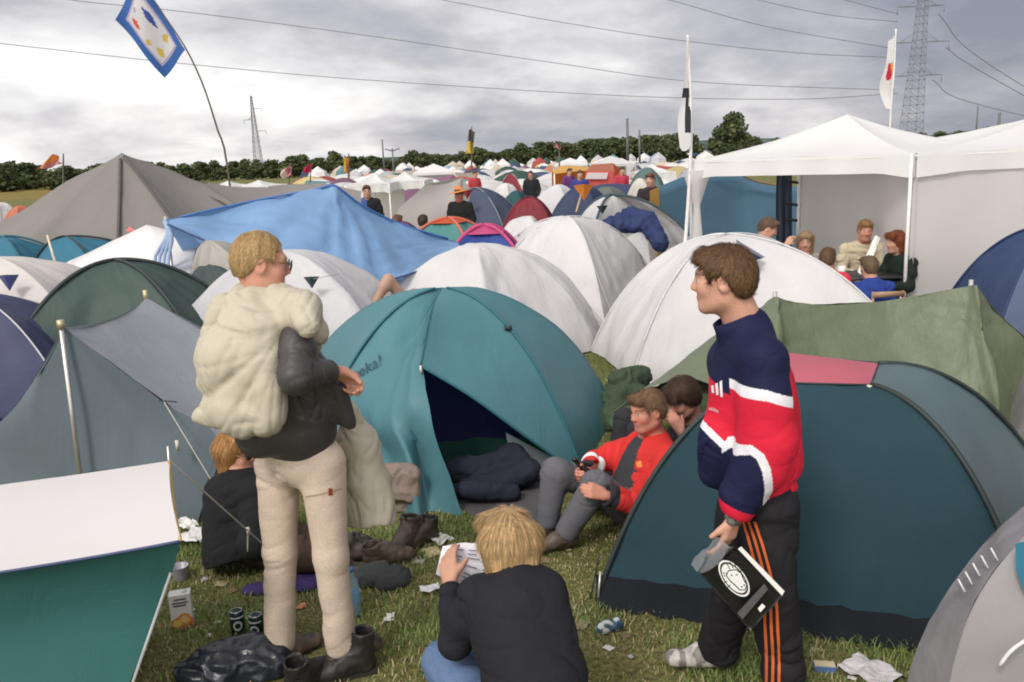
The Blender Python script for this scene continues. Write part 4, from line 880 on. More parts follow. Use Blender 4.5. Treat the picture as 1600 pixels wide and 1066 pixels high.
# --- dark green dome, pink cap
def pink_cap_tent():
    FL = PZ(932, 938); FR = np.array([2.12, 3.14, 0]); BR = np.array([3.02, 4.42, 0]); BL = np.array([1.15, 5.2, 0])
    Apx = P(1300, 560, 4.2); T = thing('dome_tent', 'dark green dome tent with a pink red cap, behind the walker', 'tent', (1.7, 4.1, 0))
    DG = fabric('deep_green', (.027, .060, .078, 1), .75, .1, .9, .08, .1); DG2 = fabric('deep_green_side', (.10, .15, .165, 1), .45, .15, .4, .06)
    PK = fabric('pink_cap', (.58, .14, .19, 1), .55, .25, .4, .06)
    caps = [P(1205, 598, 4.0), P(1360, 602, 3.85), P(1372, 569, 4.35), P(1228, 552, 4.5)]
    def leg(c, top, k=.55): # pole from ground corner to cap corner
        return rib(c, np.array([top[0], top[1], top[2]]), 26, k, 1.0)
    ribs = [rib(c, t, 26, 38) for c, t in zip((FL, FR, BR, BL), caps)]
    def sg(ci, t, A, B):
        s_ = np.linspace(0, 1, len(A)); w = 4*t*(1-t); o = np.zeros_like(A); o[:, 1] += (.05 if ci == 0 else 0)*w*np.sin(s_*math.pi); o[:, 2] += .04*w*(1-s_)**4; return o
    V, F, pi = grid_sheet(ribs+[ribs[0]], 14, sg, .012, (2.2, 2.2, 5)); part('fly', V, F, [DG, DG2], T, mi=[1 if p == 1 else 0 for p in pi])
    c = np.array(caps); V = []; F = []; n = 10
    for i in range(n+1):
        for j in range(n+1):
            u_, v_ = i/n, j/n; p = (c[0]*(1-u_)+c[1]*u_)*(1-v_)+(c[3]*(1-u_)+c[2]*u_)*v_; p = p+np.array([0, 0, .035*16*u_*(1-u_)*v_*(1-v_)]); V.append(p+np.array([0, 0, .004]))
    F = [[i*(n+1)+j, (i+1)*(n+1)+j, (i+1)*(n+1)+j+1, i*(n+1)+j+1] for i in range(n) for j in range(n)]
    part('cap', V, F, PK, T)
    for r_ in ribs[:3]: MB().tube(r_+np.array([0, -.006, .006]), .013, 6).build('pole_sleeve', DKSL, T)
    for a, b in ((0, 1), (1, 2)): MB().tube([caps[a]+np.array([0, -.004, .002]), caps[b]+np.array([0, -.004, .002])], .005, 6).build('seam', DKSL, T)
    MB().box(caps[1]+np.array([0, -.012, -.005]), (.04, .02, .02), rotz(.3)).build('toggle', plain('pale_plastic', (.6, .58, .5, 1)), T)
    # muddy dark ground skirt along the front
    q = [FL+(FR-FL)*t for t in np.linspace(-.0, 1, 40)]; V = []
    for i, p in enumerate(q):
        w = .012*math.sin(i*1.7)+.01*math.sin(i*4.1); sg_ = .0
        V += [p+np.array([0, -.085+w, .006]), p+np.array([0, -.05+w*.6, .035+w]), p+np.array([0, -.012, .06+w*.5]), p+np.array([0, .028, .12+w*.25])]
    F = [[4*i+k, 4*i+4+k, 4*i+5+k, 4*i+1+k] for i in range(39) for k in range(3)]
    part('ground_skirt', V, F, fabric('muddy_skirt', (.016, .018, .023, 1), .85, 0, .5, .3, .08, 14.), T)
    rope(T, FL+np.array([.02, .02, .22]), PZ(922, 936), .004, mat=DKSL)
    MB().tube([FL+np.array([.02, -.02, .16]), FL+np.array([0, -.05, .0])], .006, 5).build('tent_peg', STEEL, T)
pink_cap_tent()
# --- green tarp behind it
def green_tarp():
    T = thing('tarpaulin_shelter', 'olive green tarpaulin hung over two poles, right of the walker', 'tarpaulin', (2.5, 5.9, 0))
    GT = fabric('olive_poly', (.145, .17, .105, 1), .42, .15, 1.1, .16, .4, 9.)
    a = P(1213, 464, 5.75); b = P(1521, 445, 5.75)
    ridge = spline([P(1150, 520, 6.3), P(1180, 487, 5.95), P(1205, 469, 5.78), a, P(1224, 468, 5.78), P(1290, 477, 5.85), P(1380, 471, 5.9), P(1460, 457, 5.85), P(1508, 449, 5.78), b, P(1531, 455, 5.77), P(1560, 489, 5.8), P(1615, 545, 5.75), P(1690, 640, 5.7)], 90); ia = int(np.argmin(np.linalg.norm(ridge-a, axis=1))); ib = int(np.argmin(np.linalg.norm(ridge-b, axis=1))); ridge[ia] = a; ridge[ib] = b
    low = spline([P(950, 650, 5.9), P(1060, 590, 5.6), P(1190, 640, 5.15), P(1290, 700, 5.1), P(1400, 720, 5.1), P(1480, 740, 5.1), P(1540, 760, 5.1), P(1600, 770, 5.15), P(1650, 770, 5.25), P(1720, 760, 5.4)], 90)
    def sg(ci, t, A, B):
        x = np.linspace(0, 1, len(A)); w = 4*t*(1-t); o = np.zeros_like(A); o[:, 1] += .10*w*np.abs(np.sin((x-.24)*math.pi/.42))
        for k_, tl in ((ia/89, -.03), (ib/89, .02)): xx = x-k_-tl*t; o[:, 1] -= .16*np.exp(-np.abs(xx)/.030)*(.25+.75*min(1, 2*t)); o[:, 1] -= .045*np.exp(-np.abs(xx-.030)/.008)*min(1, 3*t); o[:, 1] += .03*np.exp(-np.abs(xx+.035)/.010)*min(1, 3*t)
        return o
    V, F, pi = grid_sheet([ridge, low], 40, sg, .016, (3.5, 3.5, 3)); V = radiate(V, normals(V, F), a, (1, 0, 0), (0, 0, -1), .014, 7., .3, 3., 6); V = radiate(V, normals(V, F), b, (1, 0, 0), (0, 0, -1), .014, 7., .3, 9., 6); part('tarpaulin', V, F, GT, T)
    bk = ridge*np.array([1, 1, 0])+np.array([0, 1.5, 0.02]); V, F, pi = grid_sheet([bk, ridge], 8, None, .02); part('rear_sheet', V, F, GT, T)
    l2 = spline([P(950, 660, 5.85), P(1010, 612, 5.9), P(1080, 560, 6.2), P(1150, 518, 6.3)], 20); l3 = spline([P(960, 672, 5.5), P(1040, 640, 5.3), P(1100, 640, 5.3), P(1160, 640, 5.3)], 20)
    V, F, pi = grid_sheet([l2, l3], 10, None, .035, (4, 4, 4)); part('side_sheet', V, F, fabric('forest_poly', (.07, .11, .06, 1), .45, .1, 1.3, .2), T)
    for p in (a, b): MB().tube([p+np.array([0, .03, .03]), np.array([p[0], p[1]+.03, 0])], .016, 8).build('pole', STEEL, T)
green_tarp()
# --- grey domes, right edge
LG = fabric('light_grey_nylon', (.36, .34, .35, 1), .5, .25, .6, .05)
def corner_dome():
    T = thing('dome_tent', 'light grey dome tent with a gathered hem in the bottom right corner', 'tent', (2.3, 2.5, 0))
    edge = spline([P(1405, 1110, 2.62), P(1428, 1030, 2.62), P(1470, 942, 2.64), P(1530, 858, 2.7), P(1600, 789, 2.78), P(1700, 720, 2.9), P(1850, 660, 3.1)], 30)
    inner = spline([P(1470, 1130, 2.45), P(1497, 1010, 2.45), P(1530, 930, 2.47), P(1580, 860, 2.5), P(1640, 800, 2.58), P(1730, 740, 2.72), P(1850, 690, 2.9)], 30)
    right = spline([P(1740, 1150, 2.3), P(1740, 1040, 2.3), P(1740, 960, 2.32), P(1745, 900, 2.36), P(1755, 850, 2.42), P(1790, 780, 2.55), P(1860, 720, 2.75)], 30)
    back = edge*np.array([1, 1, 0])+np.array([.25, .35, 0]); back[:, 0] = np.minimum(back[:, 0], edge[:, 0]+.2)
    def sg(ci, t, A, B):
        x = np.linspace(0, 1, len(A)); o = np.zeros_like(A)
        if ci == 0: o[:, 2] += .012*np.sin(x*46+3*t)*4*t*(1-t); o[:, 1] += .008*np.sin(x*46+3*t)*4*t*(1-t)
        return o
    V, F, pi = grid_sheet([edge, inner], 10, sg, .008, (8, 8, 8)); part('hem', V, F, fabric('mid_grey_nylon', (.28, .27, .29, 1), .5, .2), T)
    V, F, pi = grid_sheet([inner, right], 12, None, .008, (3, 3, 3)); part('fly', V, F, LG, T)
    far_ = right+np.array([.45, .5, 0]); far2 = far_*np.array([1, 1, 0])+np.array([.3, .5, 0]); V, F, pi = grid_sheet([right, far_, far2], 8, None, .01); part('side_fly', V, F, LG, T)
    V, F, pi = grid_sheet([back, edge], 6); part('rear_fly', V, F, LG, T)
    for px_, py_ in ((1497, 905), (1508, 893), (1520, 880), (1533, 868), (1548, 856)):
        p = P(px_, py_, 2.52); MB().tube([p, p+np.array([.014, -.02, -.035])], .0035, 5).build('tab', plain('white_tab', (.6, .6, .62, 1)), T)
    V = [P(1586, 850, 2.44), P(1640, 835, 2.4), P(1650, 950, 2.36), P(1600, 925, 2.40), P(1588, 890, 2.42)]
    part('patch', V, [[0, 1, 2, 3, 4]], TB, T)
    MB().tube(spline([P(1562, 1040, 2.36), P(1582, 1015, 2.35), P(1620, 990, 2.33)], 8), .006, 6).build('cord', plain('white_cord', (.7, .7, .72, 1)), T)
corner_dome()
T, r_ = dome('pale grey dome tent peeping from behind the olive tarpaulin at right edge', [PZ(1572, 790), (4.6, 4.6), (5.0, 6.0), (3.5, 6.2)], (4.35, 5.2, 1.25), LG, .72, .03, .012, sleeve=DKSL, sr=.008)
BLN = fabric('royal_navy', (.03, .055, .14, 1), .55, .12)
T, r_ = dome('navy dome tent with a grey top at the right edge under the gazebo wall', [(3.75, 6.6), (6.2, 6.4), (6.4, 8.2), (4.2, 8.5)], P(1655, 352, 7.4), BLN, .68, .03, .012, mats=[BLN, LG], mi=[0, 0, 1, 0], sleeve=BLN)
q = [on_panel(r_, 3, 1, s) for s in np.linspace(.05, .95, 16)]; q2 = [on_panel(r_, 0, .13, s)+np.array([-.0, -.02, .01]) for s in np.linspace(.05, .95, 16)]
V, F, pi = grid_sheet([np.array(q)+np.array([0, -.02, .01]), np.array(q2)], 3); part('stripe', V, F, fabric('slate_stripe', (.10, .13, .22, 1), .5, .15), T)
V = [P(1520+8*i, 430-6*i, 7.0) for i in range(2)]
q = [on_panel(r_, 0, t, .93) for t in np.linspace(.2, 1, 8)]; q2 = [on_panel(r_, 0, t, .62)+np.array([0, -.03, .0]) for t in np.linspace(.25, 1, 8)]
V, F, pi = grid_sheet([np.array(q)+np.array([0, -.05, .03]), np.array(q2)], 4); part('top_panel', V, F, LG, T)
# ------------------------------------------------------------------ gazebos
GZW = fabric('gazebo_white', (.83, .80, .80, 1), .5, .5, .6, .03, scale=2.)
GZR = fabric('gazebo_roof', (.86, .85, .85, 1), .5, .32, .25, .02, scale=2.)
WPOLE = plain('white_pole', (.72, .70, .68, 1), .4)
def gazebo(label, A, d1, d2, ze, zp, walls, group=None, legs=(0, 1, 2, 3)):
    """A: one eave corner on the ground; d1, d2: the two eave directions times their length"""
    A = np.array([A[0], A[1], 0.]); d1 = np.array([*d1, 0.]); d2 = np.array([*d2, 0.]); T = thing('gazebo', label, 'gazebo', A+(d1+d2)/2, group)
    c = [A, A+d1, A+d1+d2, A+d2]; apx = A+(d1+d2)/2+np.array([0, 0, zp])
    cc = [p+np.array([0, 0, ze]) for p in c]
    ribs = [np.array([q+(apx-q)*t-np.array([0, 0, .05*4*t*(1-t)]) for t in np.linspace(0, 1, 12)]) for q in cc]
    V, F, pi = grid_sheet(ribs+[ribs[0]], 12, lambda ci, t, a, b: np.array([0, 0, -.05])*4*t*(1-t)*np.sin(np.linspace(0, 1, 12)*math.pi)[:, None], .008, (2, 2, 2)); part('roof', V, F, GZR, T)
    for i in range(4):
        a, b = cc[i], cc[(i+1) % 4]; n = 30; out = unit(np.cross(b-a, [0, 0, 1])); V = []
        if out@((a+b)/2-apx) < 0: out = -out
        for j in range(n+1):
            t = j/n; p = a+(b-a)*t+out*.012; V += [p+np.array([0, 0, .004]), p+np.array([0, 0, -.10])+out*.006*math.sin(j*.9), p+np.array([0, 0, -.20-.05*max(0, 1-min(t, 1-t)*9)])+out*(.012*math.sin(j*.9)+.004)]
        part('valance', V, [[3*j+k, 3*j+3+k, 3*j+4+k, 3*j+1+k] for j in range(n) for k in range(2)], GZR, T)
    for p in [c[k] for k in legs]: MB().tube([p+np.array([0, 0, .0]), p+np.array([0, 0, ze])], .019, 8).build('leg', WPOLE, T)
    for i in range(4):
        a, b = cc[i], cc[(i+1) % 4]; MB().tube([a-np.array([0, 0, .03]), b-np.array([0, 0, .03])], .014, 6).build('eave_bar', WPOLE, T)
    for i in walls:
        a, b = c[i], c[(i+1) % 4]; n = 24; inn = unit(apx*np.array([1, 1, 0])-(a+b)/2); rows = []
        for j in range(n+1):
            p = a+(b-a)*j/n+inn*.03; rows.append(np.array([p+np.array([0, 0, z])+inn*.035*math.sin(z*2.1+j*.35)*math.sin(j/n*math.pi) for z in np.linspace(.0, ze-.04, 14)]))
        V, F, pi = grid_sheet(rows, 1, None, .02, (2.2, 2.2, 1.2)); part('wall', V, F, GZW, T)
    return T, c, cc
gA = np.array(P(1425, 240, 9.0)); gB = P(1080, 251, 11.0); d1 = (gB-gA)[:2]; d2 = np.array([-d1[1], d1[0]])*-1
d2 = d2 if d2[1] > 0 else -d2; ze = (gA[2]+gB[2])/2
T1, c1_, cc1 = gazebo('white gazebo with a group of people sitting round a table inside', gA, d1, d2, ze, P(1315, 180, 11.05)[2], [2, 3])
# gathered side cloths at the near left leg
lB = np.array([gB[0], gB[1], 0]);
V = []; F = []
for j in range(9):
    a = j/8*6.28
    for z, r_ in ((ze-.12, .16), (ze-.55, .05), (ze-.6, .045), (ze-1.1, .08), (.5, .09), (.05, .10)):
        q = lB+np.array([.07+r_*math.cos(a)*1.1, -.02+r_*math.sin(a), z]); q[0] += .015*math.sin(5*a+z*7); V.append(q)
F = [[6*j+k, 6*j+6+k, 6*j+7+k, 6*j+1+k] for j in range(8) for k in range(5)]
part('gathered_wall', V, F, GZW, T1)
rA = np.array([gA[0]+.03, gA[1]+.02]); e1 = np.array([4.6, .3]); e2 = np.array([-.2, 2.95])
T2, c2_, cc2 = gazebo('second white gazebo whose closed wall fills the right edge', rA+np.array([.02, -.02]), e1, e2, ze+.0, 2.34, [0, 3], None, (1, 2, 3))
# blue canvas tent behind the gazebo
BC = fabric('petrol_canvas', (.075, .155, .23, 1), .7, .15, .4, .06, scale=1.5)
T = thing('canvas_tent', 'petrol blue canvas tent seen through the open gazebo', 'tent', (5, 15.5, 0))
tl = [P(1030, 292, 14.2), P(1085, 272, 14.6), P(1150, 268, 15.), P(1180, 284, 15.), P(1230, 292, 15.), P(1300, 280, 15.)]
top = spline(tl, 24); bot = top*np.array([1, 1, 0])+np.array([0, -.25, 0])
V, F, pi = grid_sheet([top*np.array([1, 1, 0])+np.array([0, 2.5, 0]), top, bot], 10, lambda ci, t, a, b: np.array([0, .06, 0])*4*t*(1-t), .015); part('canvas', V, F, BC, T)
sd_ = [top[0], bot[0], np.array([bot[0][0]-.05, bot[0][1]+2.4, 0]), np.array([top[0][0], top[0][1]+1.5, top[0][2]*.9])]
part('end_panel', sd_, [[0, 1, 2, 3]], fabric('ochre_canvas', (.42, .24, .05, 1), .7, .3), T)
MB().tube(spline([P(1110, 266, 14.6), P(1150, 270, 14.7), P(1180, 283, 14.8), P(1225, 291, 14.8)], 12), .02, 6).build('hem', plain('brown_hem', (.2, .13, .08, 1)), T)
# navy curtain on the back post with dark straps
bp = c1_[2] if P(1235, 330, 13)[0] > 0 else c1_[2]
post = P(1228, 330, 12.2)
T = thing('curtain', 'long dark navy cloth hanging from the gazebo back edge', 'curtain', (post[0], post[1], 0))
rows = [np.array([P(1212+i*3.2, 268+j*12.0, 12.2+.04*math.sin(i*1.9)) for j in range(11)]) for i in range(9)]
V, F, pi = grid_sheet(rows, 2, None, .02, (5, 5, 1)); part('cloth', V, F, fabric('curtain_navy', (.075, .09, .135, 1), .75, .1), T)
for y0, x1, y1 in ((283, 1249, 286), (318, 1262, 323), (343, 1248, 345)):
    MB().tube([P(1228, y0, 12.1), P(x1, y1, 12.1)], .022, 6).build('strap', plain('dark_strap', (.02, .02, .025, 1)), T)
# ------------------------------------------------------------------ mid field tents
def qdome(label, cx, top, w, D, mat, h=None, a0=32, sleeve=None, n4=True, mats=None, mi=None, yaw=.5, dep=2.0, group=None, sr=.012):
    ap = P(cx, top, D); wl = P(cx-w/2, top+60, D)[0]; wr_ = P(cx+w/2, top+60, D)[0]; hw = (wr_-wl)/2*1.55; c = ap[:2]
    cs = [c+rot2(np.array(v), yaw-.785) for v in ((-hw, -dep*.5), (hw, -dep*.5), (hw, dep*.5), (-hw, dep*.5))] if not n4 else [c+rot2(np.array([hw*1.0*math.cos(k*math.pi/2+yaw+math.pi), hw*math.sin(k*math.pi/2+yaw+math.pi)]), 0) for k in range(4)]
    return dome(label, cs, ap, mat, a0, .05, .02, sleeve, group=group, mats=mats, mi=mi, sr=sr)
RED = fabric('wine_red', (.24, .03, .045, 1), .6, .25); ORG = fabric('orange_cap', (.62, .11, .04, 1), .6, .25); TG = fabric('sea_green', (.10, .30, .28, 1), .6, .25)
SLT = fabric('slate_blue', (.065, .085, .14, 1), .6, .15); RBL = fabric('cobalt', (.035, .075, .30, 1), .6, .2); MAG = fabric('magenta_cap', (.60, .10, .24, 1), .6, .25)
BEI = fabric('beige_canvas', (.52, .49, .46, 1), .7, .2, .4, .05); CRM = fabric('cream_canvas', (.62, .58, .52, 1), .7, .2, .6)
# big beige ridge tent
T = thing('ridge_tent', 'big plain beige ridge tent wall beside the two small white gazebos', 'tent', (-1.8, 16.5, 0))
V = [P(612, 345, 15.5), P(640, 315, 15.9), P(665, 288, 16.4), P(722, 277, 17.4), P(745, 330, 17), P(716, 345, 16), P(700, 372, 15.6), P(604, 380, 15.2)]
a = np.array([P(604, 385, 15.2), P(612, 345, 15.6), P(660, 291, 16.4)]); 
V, F, pi = grid_sheet([spline([P(665, 288, 16.4), P(612, 345, 15.7), np.array([*P(600, 380, 15.3)[:2], 0])], 14), spline([P(722, 277, 17.2), P(705, 340, 16.4), np.array([*P(695, 380, 16.2)[:2], 0])], 14), spline([P(722, 277, 17.2), P(752, 330, 17.4), np.array([*P(775, 380, 17.6)[:2], 0])], 14)], 10, lambda ci, t, A, B: np.array([0, 0, -.06])*4*t*(1-t), .02, (1.5, 1.5, 1)); part('fly', V, F, BEI, T)
V, F, pi = grid_sheet([spline([P(665, 288, 16.4), np.array([-2.6, 18.4, 0])], 10), spline([P(722, 277, 17.2), np.array([-1.0, 19.2, 0])], 10)], 8); part('rear_slope', V, F, BEI, T)
T, r_ = qdome('slate blue dome tent with pale seams in front of the beige ridge tent', 742, 294, 150, 17.5, SLT, yaw=.5, sleeve=plain('pale_seam', (.2, .22, .27, 1)))
tri_vent(T, P(730, 303, 16.6), .22, RED); 
T, r_ = qdome('red dome tent in front of the slate blue and the navy tents', 826, 308, 104, 16, RED, yaw=.65, sleeve=plain('dark_red_seam', (.12, .015, .02, 1)))
NV3 = fabric('navy_field', (.03, .045, .10, 1), .6, .12)
T, r_ = qdome('dark navy dome tent with an orange triangle flap on its front', 910, 289, 112, 15.8, NV3, yaw=.35)
tri_vent(T, P(912, 299, 14.7), .35, fabric('orange_flap', (.6, .2, .04, 1))); MB().tube([P(908, 305, 14.6), P(900, 332, 14.3)], .02, 5).build('zip', plain('tan_zip', (.4, .3, .2, 1)), T)
T, r_ = qdome('sea green dome tent with orange cap, between blue tarp tail and magenta capped dome', 700, 341, 165, 12.2, TG, yaw=.45, mats=[TG, ORG], sleeve=plain('coral_seam', (.5, .12, .08, 1)), sr=.022, dep=1.6)
capq = [on_panel(r_, i, t, .78)+np.array([0, 0, .012]) for i in range(4) for t in (0, .5)]; capq.append(np.array(r_[0][-1])+np.array([0, 0, .015])); part('cap', capq, [[i, (i+1) % 8, 8] for i in range(8)], ORG, T)
T, r_ = qdome('cobalt blue dome tent with a magenta cap, right of the blue tarp tail', 756, 352, 165, 11.2, RBL, yaw=.75, sleeve=MAG, sr=.025, dep=1.6)
capq = [on_panel(r_, i, t, .72)+np.array([0, 0, .012]) for i in range(4) for t in (0, .5)]; capq.append(np.array(r_[0][-1])+np.array([0, 0, .015])); part('cap', capq, [[i, (i+1) % 8, 8] for i in range(8)], MAG, T)
T, r_ = qdome('plum coloured low dome tent just above the blue tarpaulin', 632, 346, 80, 13.4, fabric('plum', (.13, .05, .12, 1), .6, .2), yaw=.6)
T, r_ = qdome('white dome tent with shadows of folds behind the red dome', 870, 288, 90, 19, WHT2, yaw=.3)
T, r_ = qdome('dark teal dome tent wedged behind the red dome', 806, 298, 60, 19.5, fabric('dark_teal', (.02, .09, .10, 1), .6, .2), yaw=.4)
T, r_ = qdome('white dome tent above the slate blue dome', 790, 287, 60, 22, WHT, yaw=.2)
T, r_ = qdome('white dome tent with a red front panel in the middle of the field', 797, 272, 52, 26, WHT, yaw=.785, mats=[RED, WHT], mi=[0, 1, 1, 1])
T, r_ = qdome('cream dome tent behind the man in the dark sweater', 1000, 279, 62, 19, CRM, yaw=.5)
T, r_ = qdome('sage grey tent between the navy dome and the cream dome', 950, 291, 90, 18.5, fabric('sage', (.14, .16, .15, 1), .6, .2), yaw=.2)
T, r_ = qdome('dark green tent right of the orange awning', 1010, 262, 70, 28, fabric('field_green', (.10, .16, .16, 1), .6, .2), yaw=.5)
T, r_ = qdome('lilac grey tent beside the gazebo leg', 1075, 262, 70, 19, fabric('lilac_grey', (.38, .38, .47, 1), .6, .2), yaw=.5)
# orange awning and red caravan-like tent
T = thing('awning', 'orange and yellow awning on poles in the middle of the field', 'awning', (*P(900, 262, 34)[:2], 0))
a = spline([P(862, 268, 34), P(880, 259, 35), P(935, 262, 35)], 10); b = spline([P(866, 272, 32), P(900, 268, 32), P(938, 266, 32)], 10)
V, F, pi = grid_sheet([a, b], 5); part('roof', V, F, fabric('yellow_awning', (.75, .42, .10, 1), .6, .35), T)
V, F, pi = grid_sheet([a, a*np.array([1, 1, .2])], 5); part('back_wall', V, F, fabric('orange_wall', (.62, .22, .05, 1), .6, .3), T)
for p in (b[0], b[-1]): MB().tube([p, p*np.array([1, 1, 0])], .03, 6).build('pole', WPOLE, T)
T = thing('frame_tent', 'red and white frame tent with an orange roof end', 'tent', (*P(935, 275, 30)[:2], 0))
a = np.array([P(905, 276, 29), P(920, 262, 30), P(960, 258, 31)]); m_ = MB()
q = [P(908, 292, 29), P(952, 292, 29), P(960, 268, 29), P(915, 268, 29), P(925, 257, 31), P(958, 255, 31), P(968, 290, 31), P(975, 270, 31)]
q[0][2] = q[1][2] = q[6][2] = 0
part('wall', [q[0], q[1], q[2], q[3]], [[0, 1, 2, 3]], fabric('red_white_wall', (.60, .10, .09, 1), .6, .2), T); part('roof', [q[3], q[2], q[5], q[4]], [[0, 1, 2, 3]], fabric('rust_roof', (.40, .13, .07, 1), .6, .2), T)
part('end_panel', [q[2], q[1], q[6], q[7], q[5]], [[0, 1, 2, 3, 4]], ORG, T); w0 = [p*.6+o*.4 for p, o in zip([q[0], q[1], q[2], q[3]], [q[2], q[3], q[0], q[1]])]
part('window', [P(914, 280, 28.9), P(948, 280, 28.9), P(950, 270, 28.9), P(918, 270, 28.9)], [[0, 1, 2, 3]], WHT2, T)
# small white gazebos in the field
def sgaz(label, cx, ytop, yeave, w, D, group='small white gazebos in the field'):
    a = P(cx-w/2, yeave, D); b = P(cx+w/2, yeave, D); p = P(cx, ytop, D+1.4)
    return gazebo(label, (a[0], a[1]), (b[0]-a[0], .3), (.0, 2.8), (a[2]+b[2])/2, p[2], [2] if cx < 600 else [], group)
sgaz('small white gazebo with a purple wall behind the blue tarp peak', 572, 271, 288, 66, 20)
sgaz('small white gazebo in front of the wood, left of the beige tent', 622, 269, 284, 76, 22)
sgaz('low white gazebo roof showing above the brown tarp, leftmost', 335, 283, 293, 40, 30); sgaz('low white gazebo roof showing above the brown tarp, under the left pylon', 386, 282, 292, 56, 31)
sgaz('white gazebo roof beside the dark sweater man, below the trees', 1030, 256, 270, 56, 30)
part_ = None
# orange tent + white car roofs at far left
T, r_ = qdome('coral orange tent at the far left behind the brown tarpaulin', 30, 321, 50, 28, fabric('coral', (.62, .22, .14, 1), .6, .3), yaw=.3)
T, r_ = qdome('white tent at the far left edge near the dry field', 2, 316, 40, 34, WHT, yaw=.3)
T, r_ = qdome('slate blue tent above the left slope of the brown tarpaulin', 75, 309, 40, 36, SLT, yaw=.3)
# ------------------------------------------------------------------ the sea of tents beyond
OC = objcolor('dyed_nylon')
def tent_mesh(kind, seed):
    r = np.random.default_rng(seed)
    if kind == 'dome': cs = [(-1, -1, 0), (1, -1, 0), (1, 1, 0), (-1, 1, 0)]; ap = (0, 0, 1)
    elif kind == 'tunnel': cs = [(-1, -1.4, 0), (1, -1.4, 0), (1, 1.4, 0), (-1, 1.4, 0)]; ap = (0, -.2, 1)
    if kind in ('dome', 'tunnel'):
        rb = [rib(c, ap, 9, 32) for c in cs]; V, F, pi = grid_sheet(rb+[rb[0]], 4, None, .03, (2, 2, 2))
    elif kind == 'ridge':
        V = np.array([(-1, -1.3, 0), (1, -1.3, 0), (1, 1.3, 0), (-1, 1.3, 0), (0, -1.2, 1), (0, 1.2, .92), (0, 0, .88)]); F = [[0, 1, 4], [1, 2, 5, 6, 4][:4], [1, 6, 4], [1, 2, 5, 6], [3, 0, 4, 6], [3, 6, 5], [2, 3, 5]]; F = [[0, 1, 4], [1, 6, 4], [1, 2, 5, 6], [3, 0, 4, 6], [3, 6, 5], [2, 3, 5]]
    else:
        V = np.array([(-1, -1, .75), (1, -1, .75), (1, 1, .75), (-1, 1, .75), (0, 0, 1.05), (-1, -1, .66), (1, -1, .66), (1, 1, .66), (-1, 1, .66), (-1, 1, 0), (1, 1, 0), (-1, -1, 0), (-.96, -1, 0), (1, -1, 0), (.96, -1, 0), (-.96, -1, .7), (.96, -1, .7)])
        F = [[0, 1, 4], [1, 2, 4], [2, 3, 4], [3, 0, 4], [5, 6, 1, 0], [6, 7, 2, 1], [8, 5, 0, 3], [9, 10, 7, 8], [11, 12, 15, 5], [14, 13, 6, 16]]
    me = bpy.data.meshes.new(kind+'_tent'); me.from_pydata([tuple(v) for v in V], [], F); me.materials.append(OC)
    if kind in ('dome', 'tunnel'): me.polygons.foreach_set('use_smooth', np.ones(len(me.polygons), bool))
    return me
TM = {k: [tent_mesh(k, s) for s in range(2)] for k in ('dome', 'tunnel', 'ridge', 'gazebo')}
PAL = [('white', (.74, .72, .72), 15), ('pale grey', (.50, .49, .50), 6), ('dark green', (.04, .09, .07), 3), ('navy', (.05, .065, .14), 3), ('red', (.38, .07, .07), 2), ('teal', (.10, .22, .25), 2), ('sand', (.5, .44, .35), 4), ('sky blue', (.25, .36, .5), 1), ('yellow', (.55, .45, .2), 1), ('orange', (.55, .22, .10), 1), ('plum', (.2, .09, .16), 1)]
bag = [p for p in PAL for _ in range(p[2])]
def far_ok(x, D):
    px = 800+FPX*x/D*.978
    return px
cnt = 0; D = 21.0; spots = []
while D < 175:
    step = 3.1 if D < 60 else 3.9
    x0, x1 = P(470 if D > 45 else 560, 280, D)[0], P(1110 if D > 60 else 1075, 250, D)[0]; x = x0+random.uniform(0, step)
    while x < x1:
        spots.append((x+random.uniform(-.8, .8), D+random.uniform(-1.2, 1.2))); x += step*random.uniform(.8, 1.35)
    D += step*random.uniform(.95, 1.25)*(1 if D < 60 else 1.35)
occ = [(748, 17.5), (797, 26), (900, 33), (935, 30), (1010, 28), (1000, 19), (870, 19), (790, 22), (1030, 30), (622, 22), (572, 21)]
occw = [(P(px, 270, D)[0], D) for px, D in occ]
rows = 0; near = []; far = []
for x, D in spots:
    if any(abs(x-ox) < 2.2 and abs(D-oD) < 2.6 for ox, oD in occw): continue
    (near if len(near) < 235 and D < 112 else far).append((x, D))
def band(D): return 'in the front rows' if D < 34 else 'in the middle rows' if D < 62 else 'in the far rows'
for x, D in near:
    nm, c, _ = random.choice(bag); k = random.choice(['dome']*6+['tunnel']*2+['ridge']*2+(['gazebo'] if nm == 'white' and D > 40 and random.random() < .6 else []))
    o = bpy.data.objects.new(k+'_tent' if k != 'gazebo' else 'gazebo', random.choice(TM[k])); COL.objects.link(o)
    h = 1.15 if k != 'gazebo' else 2.35; sc = random.uniform(.88, 1.22)
    o.location = (x, D, 0); o.scale = (1.35*sc, 1.25*sc, h*sc*random.uniform(.9, 1.1)) if k != 'gazebo' else (1.45, 1.45, 1.95); o.rotation_euler.z = random.uniform(0, 6.28) if k != 'gazebo' else random.uniform(-.3, .3)
    v = random.uniform(.8, 1.15); o.color = (*[min(.85, q*v) for q in c], 1)
    tag(o, f"{nm} {k if k != 'gazebo' else 'gazebo'}{' tent' if k != 'gazebo' else ''} {band(D)} of the crowded tent field below the wood", 'tent' if k != 'gazebo' else 'gazebo', 'tents across the far field')
